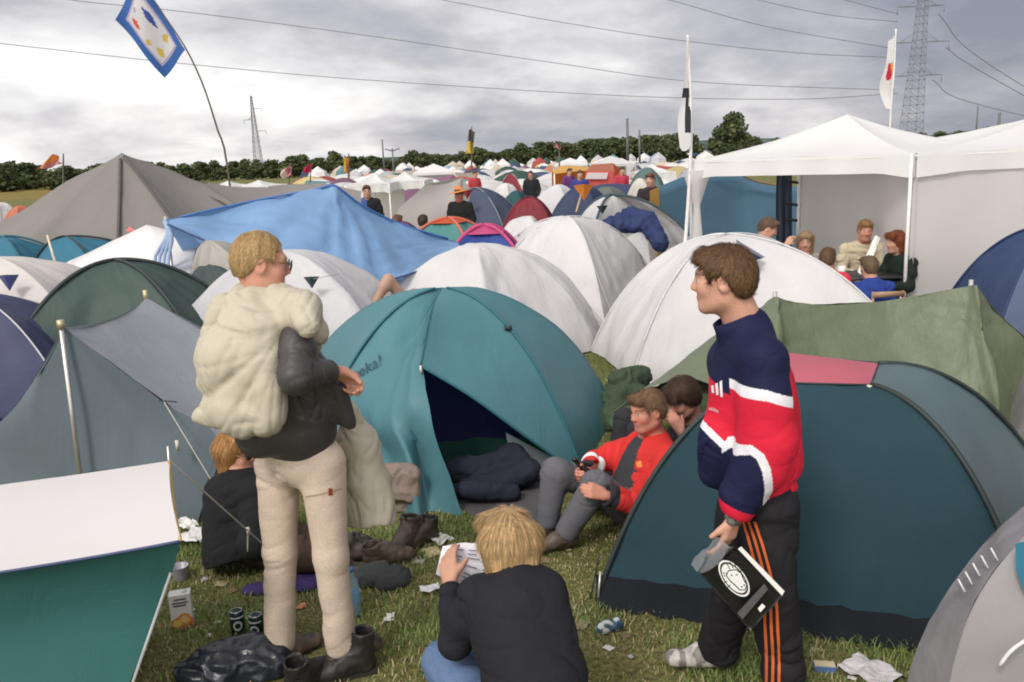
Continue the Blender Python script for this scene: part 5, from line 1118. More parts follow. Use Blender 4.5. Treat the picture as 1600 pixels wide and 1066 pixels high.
# the farthest rows run together into one mass
mats_far = [fabric('far_'+p[0].replace(' ', '_'), (*p[1], 1), .7, .15, .3) for p in PAL]
m_ = MB()
cands = far[:]
for x, D in cands:
    i = PAL.index(random.choice(bag)); s = random.uniform(1.2, 1.8); h = random.choice([1.2, 1.4, 1.6, 2.3]); pts = [(math.cos(a+.4)*s, math.sin(a+.4)*s) for a in np.linspace(0, 6.28, 7)[:-1]]
    V = [(x+a, D+b, 0) for a, b in pts]+[(x+a*.72, D+b*.72, h*.65) for a, b in pts]+[(x, D, h)]
    m_.add(V, [[k, (k+1) % 6, 6+(k+1) % 6, 6+k] for k in range(6)]+[[6+k, 6+(k+1) % 6, 12] for k in range(6)], i)
if m_.v: tag(m_.build('distant_tents', mats_far, None, False), 'distant mass of small tents along the foot of the wood', 'tents', kind='stuff')
# ------------------------------------------------------------------ pylons, masts, wires
STG = plain('galvanised', (.20, .21, .23, 1), .5, .4)
def lattice(label, foot, top, wb, wt, arms, nseg=16, r=.10, group=None):
    foot = np.array(foot, float); top = np.array(top, float); T = thing('pylon', label, 'pylon', foot, group)
    def cor(t):
        w = wb+(wt-wb)*t**.8; c = foot+(top-foot)*t; return [c+np.array([sx*w/2, sy*w/2, 0]) for sx, sy in ((-1, -1), (1, -1), (1, 1), (-1, 1))]
    m = MB(); ts = [1-(1-i/nseg)**1.15 for i in range(nseg+1)]
    for k in range(4): m.tube([cor(t)[k] for t in ts], r, 4)
    for i in range(nseg):
        a, b = cor(ts[i]), cor(ts[i+1])
        for k in range(4):
            q = (k+1) % 4; m.tube([a[k], b[q]], r*.55, 4); m.tube([a[q], b[k]], r*.55, 4); m.tube([b[k], b[q]], r*.5, 4)
    m.build('mast', STG, T, False); tips = []
    for h, l, rr in arms:
        t = h/np.linalg.norm(top-foot); c = foot+(top-foot)*t
        am = MB(); w = wb+(wt-wb)*t**.8
        for s, ln in ((-1, l), (1, rr)):
            if not ln: continue
            tip = c+np.array([s*ln, 0, 0]); tips.append(tip-np.array([0, 0, ln*.30 if ln < 12 else 3]))
            for sy in (-1, 1): am.tube([c+np.array([s*w/2, sy*w/2, 0]), tip], r*.8, 4); am.tube([c+np.array([s*w/2, sy*w/2, l*.28]), tip-(tip-c)*.35], r*.55, 4)
        am.build('crossarm', STG, T, False)
        for s, ln in ((-1, l), (1, rr)):
            if ln: tip = c+np.array([s*ln, 0, 0]); MB().tube([tip, tip-np.array([0, 0, ln*.30])], r*1.1, 5).build('insulator', plain('insulator', (.16, .17, .2, 1), .3), T)
    return T, tips
Dp = 150.; ft = P(1421, 226, Dp); ft[2] = 0; tp = P(1449, -70, Dp)
def hz(py): return P(1430, py, Dp)[2]
T, tipsR = lattice('tall lattice pylon with three pairs of crossarms, right side of sky', ft, tp, 3.3, .8, [(hz(118), 4.2, 4.3), (hz(66), 5.2, 5.0), (hz(10), 4.2, 3.6)], 26, .048)
# left pylon
Dl = 330.; f2 = P(407, 284, Dl); f2[2] = 0; t2 = P(392, 150, Dl)
def hz2(py): return P(400, py, Dl)[2]
lattice('slim lattice pylon standing in the wood at left', f2, t2, 3.6, .5, [(hz2(170), 0, 3.6), (hz2(187), 3.6, 0), (hz2(205), 0, 4.2)], 18, .09)
def mast(label, px, yt, D, r=.12, kind='pole', lean=0.):
    b = P(px, yt, D); T = thing('mast', label, 'mast', (b[0], D, 0)); MB().tube([np.array([b[0]+lean, D, 0]), b], [r, r*.7], 6).build('pole', plain('dark_mast', (.12, .12, .13, 1)), T); return T
mast('thin dark mast between the two small white gazebos', 597, 218, 130, .16)
T = mast('pale lamp mast with two short arms beside the small gazebo', 613, 232, 120, .14)
b = P(613, 236, 120)
for s in (-1, 1): MB().tube([b, b+np.array([s*1.0, 0, .3])], .09, 5).build('arm', plain('dark_mast', (.12, .12, .13, 1)), T)
mast('taller of two dark masts in front of the right wood', 980, 185, 140, .28); mast('shorter of two dark masts in front of the right wood', 999, 203, 135, .2)
mast('far thin mast on the right skyline', 1528, 166, 500, .5); mast('pale tower on the right skyline', 1562, 176, 700, 1.3)
# wires
WIRE = plain('wire', (.20, .20, .22, 1), .5)
def wire(label, pts, r=.02):
    q = np.array([P(px, py, D) for px, py, D in pts]); s = spline(q, 40); rr = [max(r, np.linalg.norm(p)*.00034) for p in s]
    T = MB().tube(s, rr, 5).build('power_line', WIRE, None, loc=tuple(q[0])); tag(T, label, 'power line', 'power lines across the sky')
wire('power line crossing from top left under the flag, second of the two long ones', [(-200, 44, 62), (0, 68, 70), (300, 101, 84), (600, 127, 100), (1000, 151, 122), (1250, 155, 140), (1402, 146, Dp)])
wire('power line leaving the top edge left of the flag and passing behind it', [(-100, -36, 58), (110, 0, 66), (300, 20, 76), (590, 58, 92), (850, 96, 108), (1100, 129, 126), (1398, 141, Dp)])
wire('power line that leaves the top edge above the far beige tent', [(400, -50, 80), (690, 0, 95), (860, 32, 106), (1060, 63, 122), (1250, 83, 138), (1395, 90, Dp)])
wire('short steep power line from the top edge above the black and white flag', [(800, -60, 105), (1045, 0, 120), (1200, 42, 134), (1395, 76, Dp)], .018)
wire('short power line nearest the pylon top', [(1000, -50, 120), (1185, 0, 134), (1300, 24, 142), (1402, 34, Dp)], .016)
wire('short power line under the pylon top arm', [(1100, -60, 126), (1320, 0, 140), (1403, 22, Dp)], .016)
for a, b, c_ in (((1466, 22), (1530, 90), (1640, 160)), ((1477, 74), (1530, 110), (1640, 172)), ((1457, 125), (1510, 158), (1620, 186))):
    wire('faint power line running from the pylon down to the right horizon', [(a[0], a[1], Dp), (b[0], b[1], 220), (c_[0], c_[1], 420)], .02)
# ------------------------------------------------------------------ flags
def flag(label, pole_pts, r, cloth, mats, mi=None, D=None, pole_mat=None):
    base = pole_pts[-1]; T = thing('flag', label, 'flag', (base[0], base[1], max(0, base[2]))); s = spline(pole_pts, 20)
    MB().tube(s, np.linspace(r*.55, r, 20), 6).build('pole', pole_mat or plain('bamboo', (.10, .085, .065, 1)), T)
    return T
def sheet_quad(c, nu, nv, wave=0., wf=3.):   # bilinear sheet over four corners with a ripple
    c = np.array(c); V = []
    for i in range(nu+1):
        for j in range(nv+1):
            u_, v_ = i/nu, j/nv; p = (c[0]*(1-u_)+c[1]*u_)*(1-v_)+(c[3]*(1-u_)+c[2]*u_)*v_; V.append(p+np.array([0, wave*math.sin(u_*wf*2+v_*wf*3.1), wave*.3*math.sin(v_*wf*2.2)]))
    F = [[i*(nv+1)+j, (i+1)*(nv+1)+j, (i+1)*(nv+1)+j+1, i*(nv+1)+j+1] for i in range(nu) for j in range(nv)]
    return np.array(V), F
Df = 14.
foot = P(360, 300, Df); foot[2] = 0
T = flag('blue bordered flag on a long bent pole at top left', [P(212, -42, Df), P(252, 18, Df), P(291, 77, Df), P(318, 135, Df), P(339, 200, Df), P(355, 258, Df), foot], .018, None, None)
c = [P(180, 31, Df-.1), P(212, -42, Df), P(291, 77, Df), P(256, 120, Df+.1)]
V, F = sheet_quad(c, 44, 60, .05, 2.2); me_i = []
spots_ = [(.30, .30, .055, .10, 3), (.66, .42, .07, .14, 2), (.28, .58, .06, .05, 4), (.36, .76, .08, .07, 4), (.68, .70, .09, .055, 4), (.47, .20, .05, .035, 5)]
for i in range(44):
    for j in range(60):
        u_, v_ = (i+.5)/44, (j+.5)/60; a = min(u_/1., (1-u_)); b = min(v_, 1-v_); k = 0
        if a > .17 and b > .12: k = 5
        if a > .21 and b > .145: k = 1
        for su, sv, ru, rv, q in spots_:
            if abs(u_-su)/ru+abs(v_-sv)/rv < 1.15 and k == 1: k = q
        me_i.append(k)
fm = [fabric('flag_blue', (.05, .14, .42, 1), .7, .3), fabric('flag_white', (.68, .66, .68, 1), .7, .3), fabric('flag_indigo', (.06, .09, .34, 1), .7, .3), fabric('flag_red', (.60, .12, .06, 1), .7, .3), fabric('flag_yellow', (.62, .46, .10, 1), .7, .3), fabric('flag_lilac', (.45, .38, .55, 1), .7, .3)]
part('cloth', V, F, fm, T, mi=me_i)
# white and black flag on gazebo corner
Dw = 10.9
T = flag('white flag with a black patch hanging at the gazebo corner', [P(1074, 55, Dw), P(1079, 150, Dw), P(1079, 245, Dw), P(1073, 350, Dw), P(1068, 405, Dw-.1)], .028, None, None, pole_mat=WPOLE)
rows = [spline([P(x0, 58, Dw-.05), P(x1, 140, Dw-.05+.02*k), P(x2, 190, Dw-.05), P(x3, y3, Dw-.05)], 60) for k, (x0, x1, x2, x3, y3) in enumerate(((1073, 1067, 1059, 1062, 230), (1073.5, 1069, 1064, 1066, 236), (1074, 1072, 1070, 1072, 236), (1074.5, 1076, 1076, 1077, 232), (1075, 1079, 1079.5, 1079, 226)))]
V, F, pi = grid_sheet(rows, 5, None, .0); mi = []
for f_ in F:
    p = V[f_].mean(0); z = p[2]; t = (P(1075, 58, Dw)[2]-z)/(P(1075, 58, Dw)[2]-P(1075, 232, Dw)[2]); u_ = pi[len(mi)]
    mi.append(1 if (.46 < t < .54) or (.54 <= t < .86 and u_ >= 2 and (t > .62 or u_ < 3)) else 0)
part('cloth', V, F, [fabric('flag_white2', (.76, .74, .75, 1), .7, .3), fabric('flag_black', (.03, .03, .035, 1), .8, .1)], T, mi=mi)
# white flag with red splash behind the gazebo roof
Dw = 15.
ft_ = P(1392, 215, Dw); ft_[2] = 0
T = flag('white flag with a red and orange emblem in front of the pylon', [P(1400, 45, Dw), P(1397, 110, Dw), P(1391, 190, Dw), ft_], .022, None, None, pole_mat=WPOLE)
rows = [spline([P(*a, Dw), P(*b, Dw), P(*c_, Dw+.05), P(*d, Dw)], 60) for a, b, c_, d in (((1388, 64), (1384, 100), (1374, 137), (1383, 168)), ((1391, 62), (1388, 100), (1381, 140), (1386, 170)), ((1395, 60), (1392, 100), (1387, 140), (1390, 170)), ((1398, 55), (1396, 100), (1395, 140), (1393, 165)))]
V, F, pi = grid_sheet(rows, 6, None, 0.); mi = []
for i, f_ in enumerate(F):
    p = V[f_].mean(0); k = i % 59; t = k/59; u_ = pi[i]+((i//59) % 6)/6
    red = ((t-.46)/.075)**2+((u_-1.7)/.85)**2 < 1 or ((t-.36)/.05)**2+((u_-1.4)/.5)**2 < 1; org = ((t-.38)/.09)**2+((u_-2.3)/.45)**2 < 1
    mi.append(1 if red else 2 if org else 0)
part('cloth', V, F, [fabric('flag_white2', (.76, .74, .75, 1), .7, .3), fabric('flag_crimson', (.60, .03, .06, 1), .7, .3), fabric('flag_orange', (.72, .30, .05, 1), .7, .3)], T, mi=mi)
def small_flag(label, px, yt, yb, D, quad, mats, split=None):
    b = P(px, yb, D); T = flag(label, [P(px, yt, D), np.array([b[0], D, max(0, b[2]) if b[2] > 0 else 0])], .035 if D < 60 else .09, None, None)
    V, F = sheet_quad([P(x, y, D-.05) for x, y in quad], 10, 8, D*.004, 2.5); mi = [0 if split is None else (i//8 >= 5 if split == 'u' else (i % 8) >= 4)*1 for i in range(len(F))]
    part('cloth', V, F, mats, T, mi=mi)
YL = fabric('banner_yellow', (.70, .52, .10, 1), .7, .3); PKF = fabric('banner_pink', (.62, .25, .28, 1), .7, .3); CRF = fabric('banner_cream', (.70, .55, .48, 1), .7, .3); GRF = fabric('banner_grey', (.12, .11, .11, 1), .7, .2); ORF = fabric('banner_orange', (.72, .26, .06, 1), .7, .3)
small_flag('orange and pink flag flying left before the far left trees', 99, 240, 330, 26, [(57, 262), (84, 240), (98, 250), (62, 248)][::-1] and [(55, 265), (85, 241), (98, 254), (75, 262)], [ORF, PKF], 'v')
small_flag('tall yellow and grey banner before the middle of the wood', 737, 198, 300, 70, [(727, 242), (733, 203), (742, 205), (739, 238)], [YL, GRF], 'u')
small_flag('pale pink flag above the white gazebo roofs', 452, 258, 300, 40, [(438, 266), (455, 259), (456, 273), (440, 279)], [CRF, PKF], 'u')
small_flag('small crimson flag beside the pale pink one', 485, 262, 285, 42, [(474, 262), (486, 256), (488, 268), (476, 270)], [fabric('banner_crimson', (.55, .05, .12, 1), .7, .3)])
small_flag('narrow yellow flag left of the small white gazebos', 545, 240, 300, 60, [(536, 270), (538, 248), (545, 246), (545, 270)], [YL, ORF], 'v')
small_flag('small dark red flag in front of the right wood', 874, 220, 262, 75, [(866, 232), (867, 221), (876, 222), (876, 233)], [PKF, GRF], 'u')
# ================================================================== the people
def toe(an, d, l=.13): d = unit(np.array([d[0], d[1], 0.])); p = np.array(an, float)+d*l; p[2] = max(.035, an[2]-.05); return p
# --- man wrapped in a sleeping bag, standing left
f1 = unit(np.array([.75, .65, 0]))
J = dict(pelvis=P(466, 705, 3.33), neck=P(418, 466, 3.30), head=P(407, 411, 3.30), shR=P(466, 498, 3.16), shL=P(374, 482, 3.46), elR=P(463, 590, 3.0), wrR=P(524, 580, 3.16), elL=P(395, 590, 3.62), wrL=P(500, 612, 3.6),
         hipR=P(503, 722, 3.27), hipL=P(434, 724, 3.39), kneeR=P(517, 868, 3.25), kneeL=P(437, 866, 3.35), anR=P(533, 1012, 3.26), anL=P(438, 1012, 3.36))
for s_ in 'LR': J['an'+s_][2] = max(.085, J['an'+s_][2]); J['toe'+s_] = toe(J['an'+s_], f1)
ex = [(P(432, 560, 3.28), .15, P(412, 668, 3.22), .12), (P(470, 600, 3.25), .14, P(475, 668, 3.28), .13), (P(505, 600, 3.24), .06, P(540, 655, 3.26), .03), (P(520, 590, 3.22), .05, P(549, 665, 3.25), .016), (P(400, 690, 3.18), .05, P(470, 680, 3.2), .05)]
r1 = person('standing man in sand trousers with a beige sleeping bag round his shoulders', J, (.050, .045, .046), lambda V: np.tile((.55, .445, .365), (len(V), 1))*(1-.35*np.clip(1.1-V[:, 2]*2.6, 0, 1)*np.clip(.6+fbm(V*9, 3), 0, 1))[:, None],
            ('crop', (.46, .30, .14)), skin=(.58, .29, .21), h=.0068, hh=.005, face=(.90, .38, -.22), hands={'R': (np.array([.45, .55, -.45]), (.1, .5, -.8), (.2, -.6, .6), 1.0, dict(thumb=.3))},
            top_r=(.070, .062, .050), leg_r=(.097, .069, .066), top_extra=ex, amp=.0065, folds=(20., 5.), leg_folds=(15., 5.), hem=.05, shoe=(.10, .075, .06), top_mat=LEATHER, brow=(.4, .26, .15))
T = r1['T']; hc, HR = r1['hc'], r1['HR']
GL = plain('dark_lens', (.03, .02, .02, 1), .15); WIRE2 = plain('gold_wire', (.25, .18, .08, 1), .3, .8)
def glasses(T, hc, HR, s=1.):
    L_ = lambda x, y, z: hc+HR@np.array([x, y, z])*s
    m = MB()
    for q in (-1, 1): m.lathe(L_(.032*q, .111, .008), [(.0, -.002), (.022*s, -.001), (.022*s, .001), (0, .002)], 16, HR@rotx(-math.pi/2))
    o = m.build('sunglasses', GL, T)
    MB().tube([L_(-.012, .113, .012), L_(.012, .113, .012)], .0022, 6).build('bridge', WIRE2, o)
    for q in (-1, 1): MB().tube([L_(.052*q, .110, .014), L_(.074*q, .08, .016), L_(.081*q, -.005, .014), L_(.078*q, -.02, -.004)], .0024, 6).build('temple', WIRE2, o)
glasses(T, hc, HR)
b = bvh_of(r1['bottom']); strip('pocket_tag', b, [(513, 763), (513, 774)], [(519, 763), (519, 774)], plain('red_tag', (.25, .03, .02, 1)), T, 4)
strip('pocket_seam', b, [(478, 775), (500, 771), (534, 762)], [(478, 777.5), (500, 773.5), (534, 764.5)], plain('sand_seam', (.36, .28, .21, 1)), T, 8)
# his sleeping bag: a quilted roll over back and shoulders with one end hanging down in front
def sleeping_bag():
    Ps = lambda x, y, Y: np.array(P(x, y, Y))
    f = Field((-1.75, 2.75, .3), (-.2, 3.95, 1.85), .0095); k = .05
    for a in [(388, 482, 3.22, .092, 372, 560, 3.14, .135), (372, 560, 3.14, .14, 378, 625, 3.12, .125), (352, 590, 3.18, .085, 338, 600, 3.2, .07), (378, 640, 3.08, .09, 420, 640, 3.05, .075), (408, 520, 3.10, .09, 418, 600, 3.05, .075),
              (385, 466, 3.30, .066, 440, 472, 3.26, .066), (440, 470, 3.26, .066, 472, 488, 3.14, .066), (472, 484, 3.12, .07, 480, 510, 3.02, .05), (474, 480, 3.2, .07, 490, 520, 3.22, .05), (490, 520, 3.22, .05, 494, 545, 3.26, .03), (355, 480, 3.4, .07, 345, 560, 3.38, .10),
              (350, 630, 3.12, .055, 322, 645, 3.14, .03), (330, 640, 3.14, .035, 306, 655, 3.15, .012), (335, 655, 3.12, .028, 310, 650, 3.15, .012), (415, 660, 3.04, .05, 385, 655, 3.06, .06)]:
        f.cap(Ps(*a[:3]), a[3], Ps(*a[4:7]), a[7], k=k)
    V, Q = f.mesh(); V, Q = largest(V, Q); V = smooth_mesh(V, Q, 5); N = normals(V, Q)
    sc_ = P(452, 500, 3.1); n = vnoise(V*6); V = V+N*(.008*vnoise(V*4+2))[:, None]; V = radiate(V, N, sc_, (1, 0, 0), (0, .3, -1), .014, 3.4, .22, 4., 5); N = normals(V, Q); V = V-N*(.007*(1-np.abs(vnoise(V*np.array([11, 11, 7])+fbm(V*3, 2)[:, None]*1.5)))**6)[:, None]
    C = np.tile((.46, .42, .335), (len(V), 1))*(1+.04*n)[:, None]
    T = tag(part('sleeping_bag', V, Q, NYLON, None, col=C, loc=tuple(P(380, 560, 3.2))), 'puffy beige sleeping bag slung over the back and shoulders of the standing man', 'sleeping bag')
    f = Field((-1.1, 3.1, .2), (-.2, 4.0, 1.4), .0095)
    for a in [(545, 640, 3.50, .05, 563, 700, 3.50, .08), (563, 700, 3.50, .085, 576, 760, 3.48, .095), (576, 760, 3.48, .095, 583, 806, 3.46, .092), (560, 780, 3.5, .08, 570, 812, 3.48, .075), (540, 700, 3.52, .06, 550, 790, 3.5, .07), (595, 790, 3.46, .05, 598, 812, 3.46, .045)]:
        f.cap(Ps(*a[:3]), a[3], Ps(*a[4:7]), a[7], k=.06)
    f.plane(Ps(580, 826, 3.4), (.0, -.25, -1)); V, Q = f.mesh(); V, Q = largest(V, Q); V = smooth_mesh(V, Q, 2); N = normals(V, Q)
    wv = fbm(V*3.5, 2)[:, None]; n = vnoise(V*np.array([10, 10, 3])+wv); n2 = vnoise(V*np.array([18, 18, 9])+wv*2); V = V+N*(-.014*(1-np.abs(n))**5-.008*(1-np.abs(n2))**5)[:, None]
    part('hanging_end', V, Q, NYLON, T, col=np.tile((.42, .385, .305), (len(V), 1))*(1+.06*n)[:, None])
sleeping_bag()
# --- walker in the sports jacket, right
NVY, RD, WH = np.array((.012, .014, .048)), np.array((.60, .018, .045)), np.array((.72, .70, .76))
J = dict(pelvis=P(1180, 770, 2.97), neck=P(1166, 512, 2.97), head=P(1131, 436, 2.97), shL=P(1194, 566, 2.81), shR=P(1140, 566, 3.12), elL=P(1204, 688, 2.79), wrL=P(1148, 806, 2.80), elR=P(1150, 680, 3.22), wrR=P(1168, 775, 3.2),
         hipL=P(1200, 795, 2.88), hipR=P(1160, 800, 3.05), kneeL=P(1208, 930, 2.86), kneeR=P(1150, 915, 3.08), anL=np.array([.985, 2.89, .09]), anR=PZ(1122, 1046)+np.array([0, 0, .10]))
J['toeL'] = toe(J['anL'], (-1, -.12), .15); J['toeR'] = toe(J['anR'], (-1, .1), .15)
shL_, elL_, wrL_ = J['shL'].copy(), J['elL'].copy(), J['wrL'].copy(); pv, nk = J['pelvis'].copy(), J['neck'].copy(); shR_, elR_, wrR_ = J['shR'].copy(), J['elR'].copy(), J['wrR'].copy()
def side_px(V):                        # the side view of the jacket, in the units of the photo at the jacket's distance
    q = np.stack([V[:, 0], np.full(len(V), 2.84), V[:, 2]], 1)-EYE; z = q@fw; return 800+FPX*(q@rt)/z, 533-FPX*(q@up)/z
def below(x, y, pts):
    a = np.array(pts, float); return y-np.interp(x, a[:, 0], a[:, 1])
def jacket_col(V):
    x, y = side_px(V); C = np.tile(RD, (len(V), 1))
    C[below(x, y, [(1080, 575), (1106, 583), (1134, 618), (1150, 622), (1212, 596), (1240, 548), (1260, 530)]) < 0] = NVY
    fr = below(x, y, [(1070, 640), (1094, 656), (1112, 674), (1150, 706), (1190, 760), (1200, 800)]); m = x < 1185
    C[m & (fr > 0)] = WH; C[m & (fr > 15)] = NVY
    t1, d1 = seg_t(V, shL_, elL_); t2, d2 = seg_t(V, elL_, wrL_); u1, e1 = seg_t(V, shR_, elR_); u2, e2 = seg_t(V, elR_, wrR_)
    arm = ((np.minimum(d1, d2) < .125) & (V[:, 1] < 2.868+.02*(y > 700))) | ((np.minimum(e1, e2) < .11) & (V[:, 1] > 3.12))
    arm &= (x > 1136+.0*y) & (x < 1222+np.clip((y-640)*-.1, -8, 0))
    up_ = below(x, y, [(1136, 594), (1180, 594), (1220, 606)]); C[arm & (up_ < 0)] = NVY; C[arm & (up_ >= 0)] = WH; C[arm & (up_ > 16)] = RD
    cv = [np.array(q, float) for q in ((1128, 706), (1142, 692), (1158, 685), (1170, 693), (1178, 712), (1184, 745), (1186, 780), (1186, 815))]
    best = np.full(len(V), 1e9); sg_ = np.zeros(len(V))
    for a, b_ in zip(cv[:-1], cv[1:]):
        v = b_-a; L2 = v@v; t = np.clip(((x-a[0])*v[0]+(y-a[1])*v[1])/L2, 0, 1); dx, dy = x-a[0]-t*v[0], y-a[1]-t*v[1]; dd = np.hypot(dx, dy); k = dd < best; best[k] = dd[k]; sg_[k] = (v[0]*dy-v[1]*dx)[k]
    sleeve = ((np.minimum(d1, d2) < .135) & (V[:, 1] < 2.89)) & (y > 640) & (x > 1100)
    inside = sleeve & (sg_ > 0) & (x > 1128); C[inside] = NVY; C[sleeve & (best < 6.5) & (x > 1130)] = WH
    C[(t2 > .86) & (d2 < .1)] = RD
    return C
ex = [(P(1185, 640, 2.96), .135, P(1192, 725, 2.95), .135), (P(1165, 610, 2.97), .12, P(1140, 690, 2.98), .105), (P(1200, 600, 2.94), .09, P(1216, 715, 2.95), .08), (P(1130, 690, 2.95), .09, P(1120, 735, 2.97), .07)]
r2 = person('young man walking left in a red, white and navy sports jacket and black striped trousers', J, jacket_col, (.018, .017, .020), ('short', (.135, .072, .034)), skin=(.56, .30, .22), h=.0062, hh=.0045, face=(-.93, .36, -.10),
            hands={'L': (P(1132, 862, 2.80)-P(1148, 806, 2.80), (.6, .6, 0), (-.75, -.6, .0), .34, dict(thumb=.5))}, top_r=(.088, .088, .062), leg_r=(.112, .090, .088), sub=True, top_extra=ex, sleeve_extra=[(P(1195, 620, 2.79), .088, P(1188, 730, 2.79), .088), (P(1188, 725, 2.79), .086, P(1155, 772, 2.80), .070)], amp=.013, folds=(11., 5.), leg_folds=(8., 6.), hem=.02, shoe=(.50, .47, .44), top_mat=NYLON, leg_mat=NYLON, neck_r=.07)
T = r2['T']
# stand-up collar
cc_ = P(1165, 508, 2.96); V = []; rows = []
for i in range(22):
    a = i/21*6.28; d = np.array([math.cos(a), math.sin(a), 0]); frnt = max(0, -d[0])
    rows.append([cc_+d*np.array([.088, .080, 0])+np.array([-.005, 0, -.045-.05*frnt]), cc_+d*np.array([.080, .072, 0])+np.array([-.006-.02*frnt, 0, .005-.03*frnt]), cc_+d*np.array([.076, .068, 0])+np.array([-.010-.03*frnt, 0, .048-.045*frnt]), cc_+d*np.array([.069, .061, 0])+np.array([-.010-.03*frnt, 0, .048-.045*frnt]), cc_+d*np.array([.070, .062, 0])+np.array([-.004, 0, -.03-.04*frnt])])
V = [p for r_ in rows for p in r_]; F = [[5*i+k, 5*i+5+k, 5*i+6+k, 5*i+1+k] for i in range(21) for k in range(4)]
part('collar', V, F, NYLON, T, col=np.tile(NVY, (len(V), 1)))
bj = bvh_of(r2['top']); bt = bvh_of(r2['bottom'])
WM = plain('white_print', (.75, .73, .78, 1), .7); OS = plain('orange_stripe', (.60, .12, .025, 1), .7)
for k in range(3):
    x = 1112+k*6.6; strip('logo_bar', bj, [(x, 606-k*3-3), (x+1.5, 614+k*3)], [(x+4, 605-k*4-3), (x+5.2, 614+k*3)], WM, T, 5)
o = on_surf(bj, 1117, 640, .006); ox = on_surf(bj, 1126, 642.5, .006); 
if o is not None and ox is not None: lettering('adidas', .021, o, ox-o, np.array([-.1, -.1, 1.]), WM, T)
for k in range(3):
    d = k*9.5
    L_ = [(1160+d*.92, 815), (1173+d, 860), (1190+d, 930), (1194+d, 985), (1196+d, 1030), (1196+d, 1085)]; strip('trouser_stripe', bt, L_, [(x+4.3, y) for x, y in L_], OS, T, 40)
# wrist watch, red cuff is part of the sleeve
wv = unit(J['wrL']-J['elL']); Rw = basis(np.cross(wv, (0, 1, 0)), wv); wp = J['wrL']+wv*.012
w_ = MB().lathe(wp, [(.031, -.010), (.033, -.006), (.033, .006), (.031, .010)], 20, np.stack([Rw[:, 0], Rw[:, 1], wv], 1)).build('wrist_watch', plain('watch_steel', (.25, .25, .24, 1), .3, .8), T)
MB().lathe(wp+unit(np.array([-.5, -1, .1]))*.032, [(0, -.004), (.017, -.004), (.017, .005), (.014, .007), (0, .007)], 18, basis((0, 0, 1), (-.5, -1, .1))).build('watch_face', plain('watch_face', (.10, .10, .09, 1), .2), w_)
# --- man in the red jacket, sitting
J = dict(pelvis=(.66, 4.62, .15), neck=P(1020, 690, 4.70), head=P(1012, 641, 4.64), shL=P(1046, 716, 4.50), shR=P(975, 704, 4.88), elL=P(1018, 792, 4.30), wrL=P(946, 774, 4.22), elR=P(930, 722, 4.78), wrR=P(917, 738, 4.55),
         hipL=(.60, 4.52, .15), hipR=(.56, 4.72, .15), kneeL=P(931, 758, 4.32), kneeR=P(868, 738, 4.50), anL=PZ(886, 858)+np.array([0, 0, .10]), anR=PZ(856, 848)+np.array([0, .05, .10]))
J['toeL'] = toe(J['anL'], (-.95, -.35)); J['toeR'] = toe(J['anR'], (-.95, -.35)); J0 = {k: np.array(v, float) for k, v in J.items()}
RJ = np.array((.58, .035, .032)); 
def red_col(V):
    C = np.tile(RJ, (len(V), 1))
    for s_ in 'LR':
        t, d = seg_t(V, J0['el'+s_], J0['wr'+s_]); m = (d < .11) & (t > .02); lo_, hi_ = (.02, .19) if s_ == 'L' else (.22, .44); C[m & (t > lo_) & (t < hi_)] = (.80, .78, .80); C[m & (t > .80)] = (.03, .03, .035)
    return C
U = unit(J0['neck']-J0['pelvis']); Rv = unit(J0['shR']-J0['shL']); Fv = np.cross(U, unit(Rv-U*(Rv@U))); at_ = lambda t: J0['pelvis']+(J0['neck']-J0['pelvis'])*t
cut = [(at_(.95)+Fv*.14, .055, at_(.1)+Fv*.21, .12), (at_(.6)+Fv*.19, .085, at_(.0)+Fv*.22, .15)]
r3 = person('seated man in an open red jacket with white sleeve bands and grey jeans', J, red_col, (.12, .12, .135), ('short', (.22, .13, .075)), skin=(.55, .24, .17), h=.0075, hh=.0055, face=(-.86, -.45, -.16), hup=(-.1, 0, 1),
            hands={'L': (P(915, 766, 4.2)-P(946, 774, 4.22), (-.2, .5, -.8), (-.3, .3, .9), .85, dict(thumb=.3)), 'R': (P(905, 742, 4.5)-P(917, 738, 4.55), (-.3, -.6, -.5), (-.3, -.1, .9), .8)}, top_r=(.080, .072, .066), leg_r=(.098, .080, .066), top_cut=cut, sub=True, amp=.012, folds=(17., 5.), leg_folds=(22., 6.), hem=.12, shoe=(.09, .065, .05), bulk=1.08, torso_s=1.0)
T = r3['T']
f = Field(*bounds([at_(0), at_(1)], .26), .009); B = r3['B']
f.ell(at_(.10), np.array([.17, .135, .15])*1.05, B, .05); f.ell(at_(.40), np.array([.162, .128, .17])*1.05, B, .05); f.ell(at_(.70), np.array([.16, .120, .17])*1.05, B, .05); f.cap(at_(.9), .09, at_(1.0), .066, k=.04); f.plane(at_(-.08), -U); f.cap(at_(1.06)+Fv*.03, .056, J0['head'], .06, k=.01, sub=True)
garment('shirt', T, f, CLOTH, (.045, .045, .05), [(at_(0), at_(1))], .006, 12., 6.)
sh = r3['top']; bs = bvh_of(sh); p_ = on_surf(bs, 1005, 722, .004)
strip('badge', bs, [(994, 723), (996, 731)], [(1002, 720), (1004, 730)], plain('orange_badge', (.65, .20, .03, 1)), T, 4)
